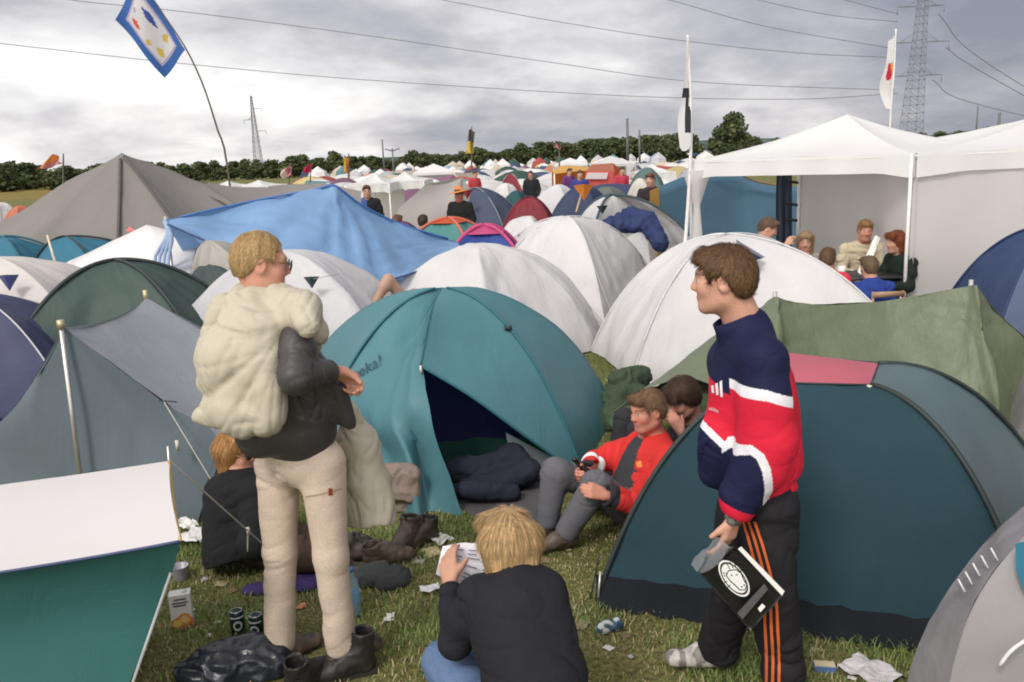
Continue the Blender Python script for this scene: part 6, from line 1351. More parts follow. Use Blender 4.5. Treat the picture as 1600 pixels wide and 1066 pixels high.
def small_items_r3():
    m = MB(); a = P(896, 716, 4.50); b_ = P(922, 745, 4.50); d = unit(b_-a); R = np.stack([unit(np.cross(d, (0, 1, .3))), unit(np.cross(d, np.cross(d, (0, 1, .3)))), d], 1)
    m.lathe(a, [(.0, 0), (.013, 0), (.014, .012), (.0125, .02), (.014, .07), (.030, .115), (.031, .22), (.028, .228), (0, .228)], 18, R); T = tag(m.build('bottle', plain('brown_glass', (.018, .010, .006, 1), .12), None, loc=tuple(a)), 'brown beer bottle in the hand of the seated man in red', 'bottle')
small_items_r3()
# --- man behind him, hand to his mouth
J = dict(pelvis=(1.10, 5.25, .15), neck=P(1086, 664, 5.18), head=P(1066, 622, 5.08), shL=P(1112, 690, 5.0), shR=P(1060, 680, 5.36), elL=P(1082, 745, 4.9), wrL=P(1064, 676, 4.92), elR=P(1030, 720, 5.3), wrR=P(1010, 735, 5.1), hipL=(1.02, 5.15, .15), hipR=(1.0, 5.35, .15), kneeL=(.75, 4.95, .45), kneeR=(.7, 5.2, .45), anL=(.62, 4.85, .1), anR=(.6, 5.1, .1))
J['toeL'] = toe(J['anL'], (-1, -.3)); J['toeR'] = toe(J['anR'], (-1, -.3))
person('dark haired man in black crouched behind the man in red, hand at his mouth', J, (.022, .022, .026), (.03, .03, .035), ('mop', (.060, .032, .020)), skin=(.50, .24, .18), h=.009, hh=.007, face=(-.82, -.42, -.45), hands={'L': (P(1050, 650, 4.95)-P(1064, 676, 4.92), (-.3, .7, .4), (.2, .3, .8), .7)}, amp=.008)
# --- woman reading, back to us
J = dict(pelvis=(P(835, 1085, 2.6)[0], 2.44, .15), neck=P(806, 900, 2.70), head=P(795, 850, 2.76), shL=P(744, 932, 2.72), shR=P(852, 924, 2.66), elL=P(712, 1003, 2.74), wrL=P(703, 912, 2.92), elR=P(862, 1015, 2.80), wrR=P(800, 930, 3.02), hipL=(-.02, 2.50, .15), hipR=(.14, 2.46, .15), kneeL=P(694, 1036, 2.85), kneeR=(.12, 2.88, .20), anL=(.0, 2.98, .09), anR=(.14, 3.02, .10))
J['kneeL'][2] = max(.16, J['kneeL'][2]); J['toeL'] = np.array([.12, 3.02, .05]); J['toeR'] = np.array([.0, 3.06, .06])
r5 = person('blonde woman in a black sweater sitting with her back to us, reading a newspaper', J, (.017, .017, .022), (.10, .155, .27), ('bob', (.44, .29, .14)), h=.0068, hh=.005, face=(-.22, .95, -.30), hands={'L': (P(704, 868, 3.0)-P(708, 908, 2.92), (.4, .8, 0), (.8, -.3, .3), .35, dict(thumb=.7))}, top_r=(.066, .058, .046), leg_r=(.10, .082, .06), amp=.008, folds=(11., 5.), hem=.16, top_extra=[(P(800, 960, 2.62), .15, P(835, 1070, 2.5), .165), (P(850, 960, 2.6), .08, P(874, 1060, 2.52), .10)], shoe=(.36, .31, .25))
def newspaper():
    T = thing('newspaper', 'folded newspaper held up by the blonde woman', 'newspaper', tuple(P(720, 900, 3.0)))
    c = [P(681, 897, 2.97), P(692, 852, 3.10), P(786, 850, 3.14), P(764, 962, 3.0)]; V, F = sheet_quad(c, 14, 10, .010, 2.); part('page', V, F, plain('newsprint', (.74, .72, .77, 1), .8, var=.05), T)
    c2 = [P(685, 898, 3.0), P(697, 851, 3.13), P(790, 852, 3.17), P(768, 964, 3.03)]; V, F = sheet_quad(c2, 14, 10, .012, 2.6); part('page', V, F, plain('newsprint', (.74, .72, .77, 1), .8), T)
    ink = plain('ink', (.14, .14, .17, 1), .9); m = MB(); c = np.array(c)
    for k in range(11):
        v_ = .10+k*.078; 
        for u0, u1 in ((.14, .38), (.44, .68), (.74, .92)):
            if random.random() < .15: continue
            u1 -= random.random()*.08; q = []
            for uu, vv in ((v_, u0), (v_, u1), (v_+.022, u1), (v_+.022, u0)): q.append((c[0]*(1-uu)+c[3]*uu)*(1-vv)+(c[1]*(1-uu)+c[2]*uu)*vv if False else (c[1]*(1-vv)+c[2]*vv)*(1-uu)+(c[0]*(1-vv)+c[3]*vv)*uu+np.array([0, -.016, .006]))
            m.add(q, [[0, 1, 2, 3]])
    m.build('print', ink, T, False)
newspaper()
# --- woman in black behind the standing man
J = dict(pelvis=(-1.42, 4.28, .15), neck=P(376, 752, 4.38), head=P(371, 706, 4.42), shL=P(345, 768, 4.5), shR=P(400, 775, 4.22), elL=P(345, 840, 4.55), wrL=P(420, 850, 4.5), elR=P(398, 850, 4.05), wrR=P(440, 850, 4.2), hipL=(-1.32, 4.36, .15), hipR=(-1.30, 4.18, .15), kneeL=P(480, 850, 4.35), kneeR=P(470, 865, 4.1), anL=PZ(540, 895)+np.array([0, .1, .1]), anR=PZ(520, 905)+np.array([0, 0, .1]))
J['toeL'] = toe(J['anL'], (1, .1)); J['toeR'] = toe(J['anR'], (1, 0))
r6 = person('woman in black with red blonde hair and sunglasses sitting behind the standing man', J, (.016, .016, .018), (.06, .040, .030), ('bob', (.40, .20, .07)), skin=(.56, .28, .20), h=.0085, hh=.006, face=(.92, -.42, -.12), top_r=(.10, .085, .06), amp=.008, top_extra=[(P(365, 780, 4.35), .16, P(372, 860, 4.25), .19)], hem=.2, leg_r=(.11, .09, .075))
glasses(r6['T'], r6['hc'], r6['HR'])
# --- people seen smaller
def pose(kind, base, yaw, s=1., lean=0., arm=None):
    R = rotz(yaw); b = np.array([base[0], base[1], 0.]); z0 = 0
    if kind == 'stand': L_ = dict(pelvis=(0, 0, .95), neck=(0, .02, 1.46), head=(0, .06, 1.62), hipL=(-.09, 0, .92), hipR=(.09, 0, .92), kneeL=(-.11, .04, .50), kneeR=(.11, .02, .50), anL=(-.12, 0, .09), anR=(.12, -.03, .09), toeL=(-.14, .13, .04), toeR=(.14, .1, .04))
    elif kind == 'chair': L_ = dict(pelvis=(0, 0, .50), neck=(0, .10+lean, 1.0), head=(0, .16+lean*1.3, 1.16), hipL=(-.09, .03, .50), hipR=(.09, .03, .50), kneeL=(-.13, .42, .52), kneeR=(.13, .42, .52), anL=(-.13, .42, .09), anR=(.13, .40, .09), toeL=(-.13, .55, .04), toeR=(.13, .53, .04))
    else: L_ = dict(pelvis=(0, 0, .15), neck=(0, .05+lean, .66), head=(0, .10+lean*1.3, .82), hipL=(-.09, .05, .15), hipR=(.09, .05, .15), kneeL=(-.2, .40, .38), kneeR=(.2, .40, .38), anL=(-.14, .6, .09), anR=(.14, .6, .09), toeL=(-.14, .72, .04), toeR=(.14, .72, .04))
    nz = np.array(L_['neck']); L_['shL'] = nz+np.array([-.185, -.01, -.05]); L_['shR'] = nz+np.array([.185, -.01, -.05])
    arm = arm or 'down'
    for q, n in ((-1, 'L'), (1, 'R')):
        if arm == 'down': e, w = (.24*q, -.03, -.31), (.22*q, .10, -.54)
        elif arm == 'fwd': e, w = (.24*q, .05, -.30), (.13*q, .29, -.28)
        elif arm == 'up': e, w = (.24*q, .12, -.22), (.08*q, .26, -.02)
        L_['el'+n] = nz+np.array(e); L_['wr'+n] = nz+np.array(w)
    return {k: b+R@(np.array(v)*s) for k, v in L_.items()}
def yaw_of(d): return math.atan2(-d[0], d[1])
def extra(label, kind, px, pyhead, D, d, topc, legc, hair, s=1., h=.022, arm=None, lean=0., z_match=True, face=None, group=None, **kw):
    p = P(px, pyhead, D); J = pose(kind, (p[0], D), yaw_of(d), s, lean, arm); dz = p[2]-J['head'][2]
    if z_match and kind != 'stand':
        for k in J:
            if k[:2] in ('pe', 'ne', 'he', 'sh', 'el', 'wr', 'hi', 'kn'): J[k][2] += dz if k[:2] not in ('hi', 'kn', 'pe') else max(dz, -.3)
    off = p[:2]-J['head'][:2]
    for k in J: J[k][:2] += off
    return person(label, J, topc, legc, hair, h=h, hh=h*.6, face=face or (d[0], d[1], -.15), amp=kw.pop('amp', .012), group=group, **kw)
GP = None
extra('man in dark blue leaning over at the left of the gazebo group', 'chair', 1200, 357, 9.6, (.8, -.3), (.02, .022, .035), (.03, .03, .04), ('short', (.12, .07, .045)), h=.014, arm='up', face=(.85, -.25, -.45))
extra('person with long fair hair drinking at the gazebo table', 'chair', 1258, 378, 9.9, (-.3, -.9), (.30, .27, .25), (.05, .05, .06), ('long', (.30, .20, .11)), h=.014, arm='up')
def redpurple(V):
    z = V[:, 2]; return np.where((z > z.max()-.13)[:, None], np.array((.55, .04, .07)), np.where((V[:, 0] > np.median(V[:, 0])+.14)[:, None], np.array((.62, .05, .14)), np.array((.13, .05, .26))))
extra('child in a red and purple jacket seated with back to us in the gazebo', 'chair', 1293, 405, 8.75, (.45, .85), redpurple, (.03, .03, .05), ('short', (.13, .075, .04)), s=.95, h=.013, arm='fwd')
extra('fair haired man in a beige jacket facing us at the gazebo table', 'chair', 1352, 360, 9.75, (-.15, -1), (.50, .43, .31), (.05, .05, .07), ('short', (.30, .17, .07)), s=1.05, h=.013, arm='fwd', face=(-.15, -.95, -.2), skin=(.52, .24, .17))
extra('person in a royal blue jacket seated with back to us in the gazebo', 'chair', 1358, 418, 8.75, (-.1, 1), (.025, .05, .24), (.03, .03, .05), ('short', (.15, .10, .06)), h=.013, arm='fwd')
extra('red haired woman in a dark green jacket at the right of the gazebo table', 'chair', 1400, 378, 9.25, (-.95, -.15), (.016, .024, .020), (.02, .02, .025), ('bob', (.20, .055, .022)), h=.013, arm='fwd')
def table():
    T = thing('folding_table', 'dark folding table under the gazebo with cups and paper', 'table', (4.05, 9.3, 0)); m = MB(); c = np.array([3.80, 9.3, .70]); m.box(c, (.86, .6, .03)); m.build('table_top', plain('dark_table', (.03, .03, .035, 1), .5), T)
    for sx in (-1, 1):
        for sy in (-1, 1): MB().tube([c+np.array([.4*sx, .25*sy, -.01]), np.array([c[0]+.4*sx, c[1]+.27*sy, 0])], .014, 6).build('leg', STEEL, T)
    k = P(1326, 437, 8.95); tag(MB().lathe((k[0], k[1]+.2, .716), [(0, 0), (.034, 0), (.042, .11), (.040, .11), (.033, .01), (0, .01)], 16).build('cup', plain('white_plastic', (.75, .74, .72, 1), .4), None, loc=(k[0], k[1]+.2, .716)), 'white plastic cup on the dark table in the gazebo', 'cup')
    V, F = sheet_quad([P(1340, 425, 9.3), P(1350, 432, 9.25), P(1376, 372, 9.4), P(1368, 368, 9.42)], 6, 6, .01); tag(part('paper_sheet', V, F, plain('white_paper', (.75, .73, .7, 1), .8), loc=tuple(P(1355, 400, 9.3))), 'white paper sheet held by the man in beige', 'paper')
    T = thing('folding_chair', 'wooden folding chair behind the person in royal blue', 'chair', tuple(P(1388, 462, 8.4)*np.array([1, 1, 0]))); WD = plain('pale_wood', (.35, .22, .13, 1), .5, bump=.2); bx = P(1388, 460, 8.45)
    MB().box(bx, (.32, .025, .055)).build('backrest', WD, T); MB().box((bx[0], bx[1]+.25, .44), (.40, .40, .03)).build('seat', WD, T)
    for sx in (-1, 1): MB().tube([bx+np.array([.15*sx, .01, .03]), np.array([bx[0]+.17*sx, bx[1]-.05, 0])], .014, 6).build('leg', WD, T); MB().tube([np.array([bx[0]+.16*sx, bx[1]+.42, .43]), np.array([bx[0]+.16*sx, bx[1]+.45, 0])], .014, 6).build('leg', WD, T)
table()
# standing and sitting people in the field
extra('standing man in a blue jacket and dark sleeves behind the blue tarpaulin', 'stand', 573, 297, 16.5, (.2, -1), lambda V: np.where((V[:, 0] < np.median(V[:, 0]))[:, None], np.array((.05, .09, .26)), np.array((.02, .02, .025))), (.12, .11, .10), ('short', (.10, .05, .03)), h=.022)
r_ = extra('man in black with an orange straw hat in front of the beige ridge tent', 'stand', 717, 304, 15.8, (-.3, -1), (.018, .018, .02), (.25, .22, .17), ('short', (.10, .05, .03)), h=.022, s=.93, skin=(.45, .16, .11))
hc = r_['hc']; MB().lathe(hc+np.array([0, 0, .07]), [(.0, .10), (.07, .09), (.085, .01), (.20, -.012), (.20, -.02), (.08, 0), (0, 0)][::-1], 22, roty(-.18)).build('hat', plain('orange_straw', (.55, .20, .06, 1), .8), r_['T'])
extra('man in a dark sweater standing beside the ochre and blue canvas tent', 'stand', 1016, 273, 15.2, (-.5, -.8), (.035, .025, .03), (.025, .03, .06), ('short', (.16, .08, .05)), h=.018, s=1.02, arm='fwd')
extra('brown haired head of a person sitting below the beige ridge tent, left one', 'ground', 621, 347, 14.0, (.3, .9), (.12, .05, .12), (.05, .05, .07), ('short', (.16, .08, .05)), h=.022)
extra('dark haired person in white sitting below the beige ridge tent, right one', 'ground', 661, 347, 13.7, (.1, 1), (.6, .58, .58), (.05, .05, .07), ('short', (.05, .035, .025)), h=.022)
for lab, px, py, D, tc, lc in (('tiny person in black standing among the middle rows of tents', 829, 273, 27, (.02, .02, .025), (.03, .03, .05)), ('tiny person in purple by the yellow awning', 890, 266, 29, (.13, .04, .16), (.05, .05, .07)), ('tiny person in blue in front of the orange awning', 906, 266, 24, (.04, .05, .20), (.04, .04, .06)), ('tiny person in crimson right of the red frame tent', 972, 266, 27, (.45, .05, .08), (.05, .05, .07)), ('tiny person in red standing far off above the slate blue dome', 742, 266, 32, (.40, .05, .06), (.05, .05, .07))):
    extra(lab, 'stand', px, py, D, (random.uniform(-1, 1), -1), tc, lc, ('short', (.10, .06, .04)), h=.032, amp=.0)
# somebody lying under the blue tarp with a bare knee drawn up
k = P(607, 437, 7.75); J = dict(pelvis=(k[0]+.55, 8.35, .14), neck=(k[0]+.95, 8.65, .22), head=(k[0]+1.08, 8.72, .25), shL=(k[0]+.80, 8.75, .2), shR=(k[0]+1.02, 8.48, .2), elL=(k[0]+.6, 8.8, .12), wrL=(k[0]+.5, 8.6, .2), elR=(k[0]+.85, 8.3, .12), wrR=(k[0]+.7, 8.2, .2), hipL=(k[0]+.45, 8.4, .15), hipR=(k[0]+.5, 8.2, .15), kneeL=(k[0]+.2, 7.95, .9), kneeR=k, anL=(k[0]+.0, 7.85, .4), anR=(k[0]-.14, 7.75, k[2]-.42), toeL=(k[0]-.12, 7.8, .36), toeR=(k[0]-.26, 7.7, k[2]-.48))
for n in ('kneeL', 'kneeR', 'anL', 'anR', 'toeL', 'toeR'): J[n] = np.array(J[n], float)
k2 = J['kneeR']; J['anR'] = np.array(P(588, 470, 7.7))
person('person lying under the blue tarpaulin, one bare knee drawn up', J, (.03, .03, .035), (.02, .02, .025), ('short', (.10, .06, .04)), h=.014, pieces=('top',), skin=(.42, .26, .19))
# ================================================================== things lying about
def lump(caps, h, amp, fs, mat, label, cat, name, col, k=.04, lo=None, planes=(), seed=0., ridge=True, parent=None, sm=2):
    pts = [c[0] for c in caps]+[c[2] for c in caps]; m = max(max(c[1], c[3]) for c in caps)+.03; l_, h_ = bounds(pts, m); f = Field(l_, h_, h)
    for c in caps: f.cap(c[0], c[1], c[2], c[3], k=k, flat=c[4] if len(c) > 4 else None)
    for p in planes: f.plane(*p)
    f.plane((0, 0, .003), (0, 0, -1)); V, Q = f.mesh(); V, Q = largest(V, Q); V = smooth_mesh(V, Q, sm); N = normals(V, Q)
    n = vnoise(V*fs+fbm(V*fs*.4, 2)[:, None]*1.5+seed); n2 = vnoise(V*fs*2.3+seed+7); o = (1-2*np.abs(n))+.5*(1-2*np.abs(n2)) if ridge else n+.5*n2
    V = V+N*(amp*o)[:, None]; V[:, 2] = np.maximum(V[:, 2], .003) if caps[0][0][2] < 1 else V[:, 2]
    C = np.tile(np.array(col), (len(V), 1))*(1+.12*n)[:, None]; base = V.mean(0); base[2] = V[:, 2].min()
    o = part(name, V, Q, mat, parent, col=np.clip(C, 0, 1), loc=tuple(base))
    return tag(o, label, cat) if not parent else o
Z = lambda x, y, z=0.: np.array(PZ(x, y))+np.array([0, 0, z])
PLB = colmat('bin_liner', .28, .7, 40., .5, dist=.006)
lump([(Z(330, 1055, .05), .075, Z(415, 1040, .06), .085), (Z(300, 1065, .03), .06, Z(350, 1060, .05), .09), (Z(400, 1055, .04), .07, Z(430, 1050, .04), .06)], .009, .014, 11., PLB, 'shiny black plastic bag lying on the grass at the standing man\'s feet', 'bag', 'plastic_bag', (.016, .018, .026))
lump([(P(712, 768, 5.1), .07, P(780, 755, 5.2), .12, ((0, 0, 1), .6)), (P(780, 750, 5.25), .11, P(822, 738, 5.2), .10, ((0, 0, 1), .7)), (P(800, 715, 5.35), .09, P(820, 735, 5.25), .07), (P(715, 735, 5.3), .08, P(770, 730, 5.35), .09), (P(730, 765, 5.0), .05, P(800, 770, 5.02), .05)], .012, .012, 11., CLOTH, 'black jacket thrown in the doorway of the teal tent', 'jacket', 'jacket', (.020, .023, .036))
lump([(P(612, 738, 4.96), .06, P(640, 742, 4.94), .06), (P(614, 765, 4.94), .065, P(640, 768, 4.92), .055), (Z(612, 796, .03), .065, Z(642, 796, .03), .055), (P(640, 745, 4.92), .04, P(646, 778, 4.92), .03)], .011, .010, 13., CLOTH, 'taupe cloth heap leaning on the door flap of the teal tent', 'clothes', 'clothing', (.23, .18, .16))
lump([(Z(395, 925, .01), .05, Z(480, 920, .02), .06, ((0, 0, 1), .45)), (Z(480, 905, .02), .06, Z(530, 910, .01), .05, ((0, 0, 1), .45))], .010, .008, 13., CLOTH, 'purple cloth spread on the grass under the sitting woman in black', 'cloth', 'cloth', (.055, .038, .13))
lump([(Z(958, 668, .06), .12, Z(992, 640, .10), .12), (Z(970, 640, .22), .11, Z(1000, 625, .20), .10), (Z(960, 655, .16), .11, Z(1000, 648, .14), .10)], .014, .016, 9., CLOTH, 'crumpled dark green sheet bunched beside the teal tent', 'tarpaulin', 'folded_tarpaulin', (.05, .075, .045))
lump([(P(950, 352, 12.9), .10, P(985, 340, 13.0), .13), (P(985, 340, 13.0), .14, P(1012, 347, 12.85), .14), (P(1012, 347, 12.8), .13, P(1032, 380, 12.5), .11), (P(1000, 352, 12.8), .10, P(972, 354, 12.8), .10)], .02, .022, 7., NYLON, 'navy sleeping bag thrown over the pale dome tent to air', 'sleeping bag', 'sleeping_bag', (.030, .042, .115))
lump([(Z(560, 915, .03), .045, Z(625, 908, .035), .05), (Z(600, 922, .03), .035, Z(630, 915, .03), .03), (Z(570, 905, .05), .03, Z(600, 900, .05), .03)], .008, .007, 18., CLOTH, 'dark grey belt pouch lying on the grass behind the water bottle', 'pouch', 'pouch', (.045, .048, .048))
# sleeping mat in the doorway
q = [PZ(690, 772), PZ(845, 735), PZ(892, 832), PZ(735, 806)]; n = 8; V = []; F = []
for zz in (.012, .002):
    for i in range(n+1):
        for j in range(n+1):
            u_, v_ = i/n, j/n; p = (q[0]*(1-u_)+q[1]*u_)*(1-v_)+(q[3]*(1-u_)+q[2]*u_)*v_; V.append(p+np.array([0, 0, zz+.006*math.sin(u_*7+v_*5)*(zz > .01)]))
w = n+1; F = [[i*w+j, (i+1)*w+j, (i+1)*w+j+1, i*w+j+1] for i in range(n) for j in range(n)]
for i in range(n): F += [[i*w, w*w+i*w, w*w+(i+1)*w, (i+1)*w], [i*w+n, (i+1)*w+n, w*w+(i+1)*w+n, w*w+i*w+n], [i, i+1, w*w+i+1, w*w+i], [n*w+i, w*w+n*w+i, w*w+n*w+i+1, n*w+i+1]]
tag(part('sleeping_mat', V, F, plain('grey_foam', (.085, .08, .085, 1), .9, bump=.3, scale=60), loc=tuple(q[0])), 'dark grey foam mat laid out before the teal tent door', 'mat')
# --- boots
def boot(label, pos, yaw, hgt, col, s=1., lean=0., laces=True):
    p = np.array(pos, float); R = rotz(yaw)@roty(lean); L_ = lambda x, y, z: p+R@(np.array([x, y, z])*s)
    T = thing('boot', label, 'boot', tuple(p)); lo, hi = bounds([L_(0, -.1, 0), L_(0, .26, 0), L_(0, 0, hgt), L_(0, .1, hgt)], .08); f = Field(lo, hi, .0065)
    f.cap(L_(0, -.03, .05), .042*s, L_(0, .16, .035), .038*s, k=.02); f.cap(L_(0, .10, .05), .042*s, L_(0, .0, .10), .048*s, k=.03); f.cap(L_(0, -.02, .06), .045*s, L_(0, -.025, hgt), .052*s, k=.02)
    f.cap(L_(0, -.025, hgt-.06), .038*s, L_(0, -.03, hgt+.09), .047*s, k=.004, sub=True); f.cap(L_(0, .035, hgt-.01), .016*s, L_(0, .05, hgt+.08), .03*s, k=.01, sub=True); f.plane(L_(0, 0, hgt), R@np.array([0, -.15, 1])); f.plane(L_(0, 0, .012), R@np.array([0, 0, -1.]))
    V, Q = f.mesh(); V, Q = largest(V, Q); V = smooth_mesh(V, Q, 1); N = normals(V, Q); V = V+N*(.003*(1-2*np.abs(vnoise(V*np.array([26, 26, 40])))))[:, None]
    C = np.tile(np.array(col), (len(V), 1))*(1+.5*fbm(V*18, 3))[:, None]; part('upper', V, Q, LEATHER, T, col=np.clip(C, .003, 1))
    m = MB(); pr = [(-.036, -.07), (.034, -.07), (.038, .03), (.042, .12), (.030, .19), (.0, .205), (-.034, .185), (-.042, .12), (-.036, .03)]; k = len(pr)
    m.add([L_(x, y, .001) for x, y in pr]+[L_(x, y, .026) for x, y in pr], [list(range(k))[::-1], list(range(k, 2*k))]+[[i, (i+1) % k, k+(i+1) % k, k+i] for i in range(k)]); m.build('sole', plain('rubber', (.02, .018, .016, 1), .8), T, False)
    if laces:
        m = MB()
        for i in range(4): z = .10+i*(hgt-.14)/4; y = .062-.03*i/4; m.tube([L_(-.03, y-.015, z), L_(0, y, z+.006), L_(.03, y-.015, z)], .0028*s, 5)
        m.build('lace', plain('lace', (.06, .05, .04, 1), .9), T)
    return T
boot('tall black boot standing open right of the trouser leg, at the bottom edge', Z(562, 1052), 1.9, .20, (.022, .019, .018))
boot('black boot tipped beside the plastic bag at the bottom edge', Z(470, 1082), -.5, .17, (.020, .018, .018), lean=.1)
boot('brown hiking boot standing with its toe to the right behind the pouch', Z(590, 884), -1.25, .13, (.060, .045, .032), 1.05)
boot('brown muddy boot seen from its toe beside the door flap', Z(640, 856), 2.7, .17, (.045, .033, .024), 1.1)
boot('dark muddy boot half hidden behind the muddy boot by the door flap', Z(668, 846), 2.4, .15, (.035, .027, .02), 1.0)
boot('dark hiking boot under the hanging end of the sleeping bag', Z(556, 872), -1.5, .13, (.035, .028, .022), 1.05)
# --- cans
def can(label, pos, group=None, squash=None, yaw=0.):
    p = np.array(pos); T = thing('beer_can', label, 'can', tuple(p), group)
    pr = [(0, 0), (.026, 0), (.033, .010), (.033, .105), (.027, .117), (.026, .119), (.024, .115), (0, .115)]
    MB().lathe(p, pr[1:-3]+[(.0265, .118)], 24).build('body', plain('can_green', (.012, .035, .035, 1), .3, .4), T); MB().lathe(p+np.array([0, 0, .1125]), [(0, 0), (.0265, .0), (.0272, .006), (.025, .007), (.024, .003), (0, .003)], 24).build('lid', plain('aluminium', (.6, .6, .6, 1), .3, .9), T)
    V = []; F = []; cen = p+np.array([0, 0, .055]); d0 = unit(np.array([0, 0, 0])-np.array([p[0], p[1], 0])); a0 = math.atan2(d0[1], d0[0])+yaw
    def q(a, z, r_=.0336): return np.array([p[0]+r_*math.cos(a0+a), p[1]+r_*math.sin(a0+a), cen[2]+z])
    n = 20
    for i in range(n): b_ = 2*math.pi*i/n; V += [q(math.cos(b_)*.65, math.sin(b_)*.024), q(math.cos(b_)*.40, math.sin(b_)*.014)]
    F = [[2*i, 2*((i+1) % n), 2*((i+1) % n)+1, 2*i+1] for i in range(n)]; part('emblem', V, F, plain('can_white', (.6, .62, .6, 1), .5), T)
    V = []
    for i in range(13): a = -1.1+2.2*i/12; V += [q(a, .035), q(a, .043)]
    part('band', V, [[2*i, 2*i+2, 2*i+3, 2*i+1] for i in range(12)], plain('can_white', (.6, .62, .6, 1), .5), T)
can('dark green beer can with a white ring, left of the pair on the grass', Z(373, 990)); can('dark green beer can partly hidden by the trouser leg, right of the pair', Z(403, 997), yaw=-.4)
# crushed can
f = Field(Z(953, 988)-.09, Z(953, 988)+.09, .004); p = Z(953, 988, .028); f.cap(p-np.array([.04, .01, 0]), .026, p+np.array([.035, .012, .004]), .027, k=.01); f.cap(p+np.array([0, -.03, .02]), .014, k=.02, sub=True); f.cap(p+np.array([.02, .0, .036]), .012, k=.02, sub=True)
V, Q = f.mesh(); V, Q = largest(V, Q); N = normals(V, Q); V = V+N*(.003*(1-2*np.abs(vnoise(V*60))))[:, None]; w = vnoise(V*38); C = np.where((w > .12)[:, None], np.array((.55, .56, .58)), np.where((w < -.15)[:, None], np.array((.02, .05, .12)), np.array((.06, .13, .12)))); tag(part('crushed_can', V, Q, colmat('tin', .35, .1, 30., .5), col=C, loc=tuple(Z(953, 988))), 'crushed silver and green can on the grass before the dark green tent', 'can')
# --- drinks carton
def carton():
    p = Z(287, 977); T = thing('carton', 'white juice carton with an orange fruit picture standing on the grass', 'carton', tuple(p)); R = rotz(.28); m = MB()
    m.box(p+np.array([0, 0, .085]), (.095, .062, .17), R); m.build('box', plain('carton_white', (.66, .63, .60, 1), .5, var=.03), T, False)
    fr = lambda x, z, y=-.0325: p+R@np.array([x, y, z])
    def disc(nm, cx, cz, rx, rz, mat, n=20, y=-.033):
        V = [fr(cx+rx*math.cos(2*math.pi*i/n), min(.168, max(.002, cz+rz*math.sin(2*math.pi*i/n))), y) for i in range(n)]; V = [v for v in V]; part(nm, V, [list(range(n))], mat, T, smooth=False)
    part('red_panel', [fr(-.047, .003, -.0325), fr(.047, .003, -.0325), fr(.047, .052, -.0325), fr(.02, .066, -.0325), (fr(-.02, .060, -.0325)), fr(-.047, .045, -.0325)], [[0, 1, 2, 3, 4, 5]], plain('carton_red', (.52, .10, .05, 1), .5), T, smooth=False)
    disc('fruit', .012, .048, .030, .030, plain('carton_orange', (.66, .28, .05, 1), .5)); disc('fruit', -.022, .030, .020, .020, plain('carton_yellow', (.66, .48, .12, 1), .5), y=-.0335); disc('fruit', .012, .048, .018, .018, plain('carton_pale', (.70, .45, .20, 1), .5), y=-.0338)
    ink = plain('carton_ink', (.10, .06, .10, 1), .6); mk = MB()
    for z, a, b_ in ((.145, -.025, .03), (.128, -.034, .036), (.114, -.03, .028)): mk.add([fr(a, z, -.0328), fr(b_, z, -.0328), fr(b_, z+.008, -.0328), fr(a, z+.008, -.0328)], [[0, 1, 2, 3]])
    mk.build('print', ink, T, False); MB().lathe(p+R@np.array([.02, .0, .17]), [(0, 0), (.012, 0), (.012, .008), (0, .008)], 14).build('cap', plain('carton_cap', (.6, .6, .58, 1), .4), T)
carton()
# --- plastic cup, water bottle
p = Z(283, 905); tag(MB().lathe(p, [(.034, 0), (.036, .004), (.045, .075), (.047, .078), (.043, .075), (.033, .008), (0, .006)], 22).build('cup', plain('grey_cup', (.34, .32, .38, 1), .35), None, loc=tuple(p)), 'grey translucent plastic cup on the grass by the corner of the green tent', 'cup')
def water_bottle():
    p = Z(554, 962); T = thing('water_bottle', 'clear blue plastic water bottle behind the standing man\'s right leg', 'bottle', tuple(p)); m, nt, b, out = new_mat('clear_plastic'); b.inputs['Base Color'].default_value = (.55, .72, .85, 1); b.inputs['Roughness'].default_value = .15; b.inputs['Transmission Weight'].default_value = .75; b.inputs['IOR'].default_value = 1.3
    pr = [(0, .0), (.030, .0), (.034, .01)]+[(.034-.003*(i % 2), .02+i*.012) for i in range(12)]+[(.030, .18), (.014, .215), (.013, .232), (0, .232)]
    MB().lathe(p, pr, 20).build('bottle_body', m, T); MB().lathe(p, [(.0345, .07), (.0350, .072), (.0350, .13), (.0345, .132)], 20).build('wrapper', plain('blue_wrapper', (.15, .30, .50, 1), .5), T); MB().lathe(p+np.array([0, 0, .23]), [(0, 0), (.015, 0), (.015, .016), (0, .016)], 14).build('cap', plain('blue_cap', (.05, .15, .4, 1), .4), T)
water_bottle()
# --- paper litter
def scrap(label, px, py, s, col, seed, cat='paper scrap', up=.5, group=None):
    p = Z(px, py, .0); n = 7; r = np.random.default_rng(seed); V = []
    for i in range(n+1):
        for j in range(n+1): V.append([(i/n-.5)*s*(1.2+.3*r.random()), (j/n-.5)*s*(.9+.3*r.random()), 0])
    V = np.array(V); V[:, 2] = s*up*(.35+.55*(1-2*np.abs(vnoise(V/s*2.2+seed*3.3)))+.15*r.random(len(V))); V[:, 2] = np.maximum(V[:, 2]-V[:, 2].min()*.8, .004); V = V@rotz(seed*1.3).T+p; V[:, 2] = np.maximum(V[:, 2], .006)
    F = [[i*(n+1)+j, (i+1)*(n+1)+j, (i+1)*(n+1)+j+1, i*(n+1)+j+1] for i in range(n) for j in range(n)]
    return tag(part('paper_scrap', V, F, plain('litter_%d_%d_%d' % tuple(int(c*100) for c in col), (*col, 1), .8, var=.12, scale=40), loc=tuple(p), smooth=False), label, cat, group)
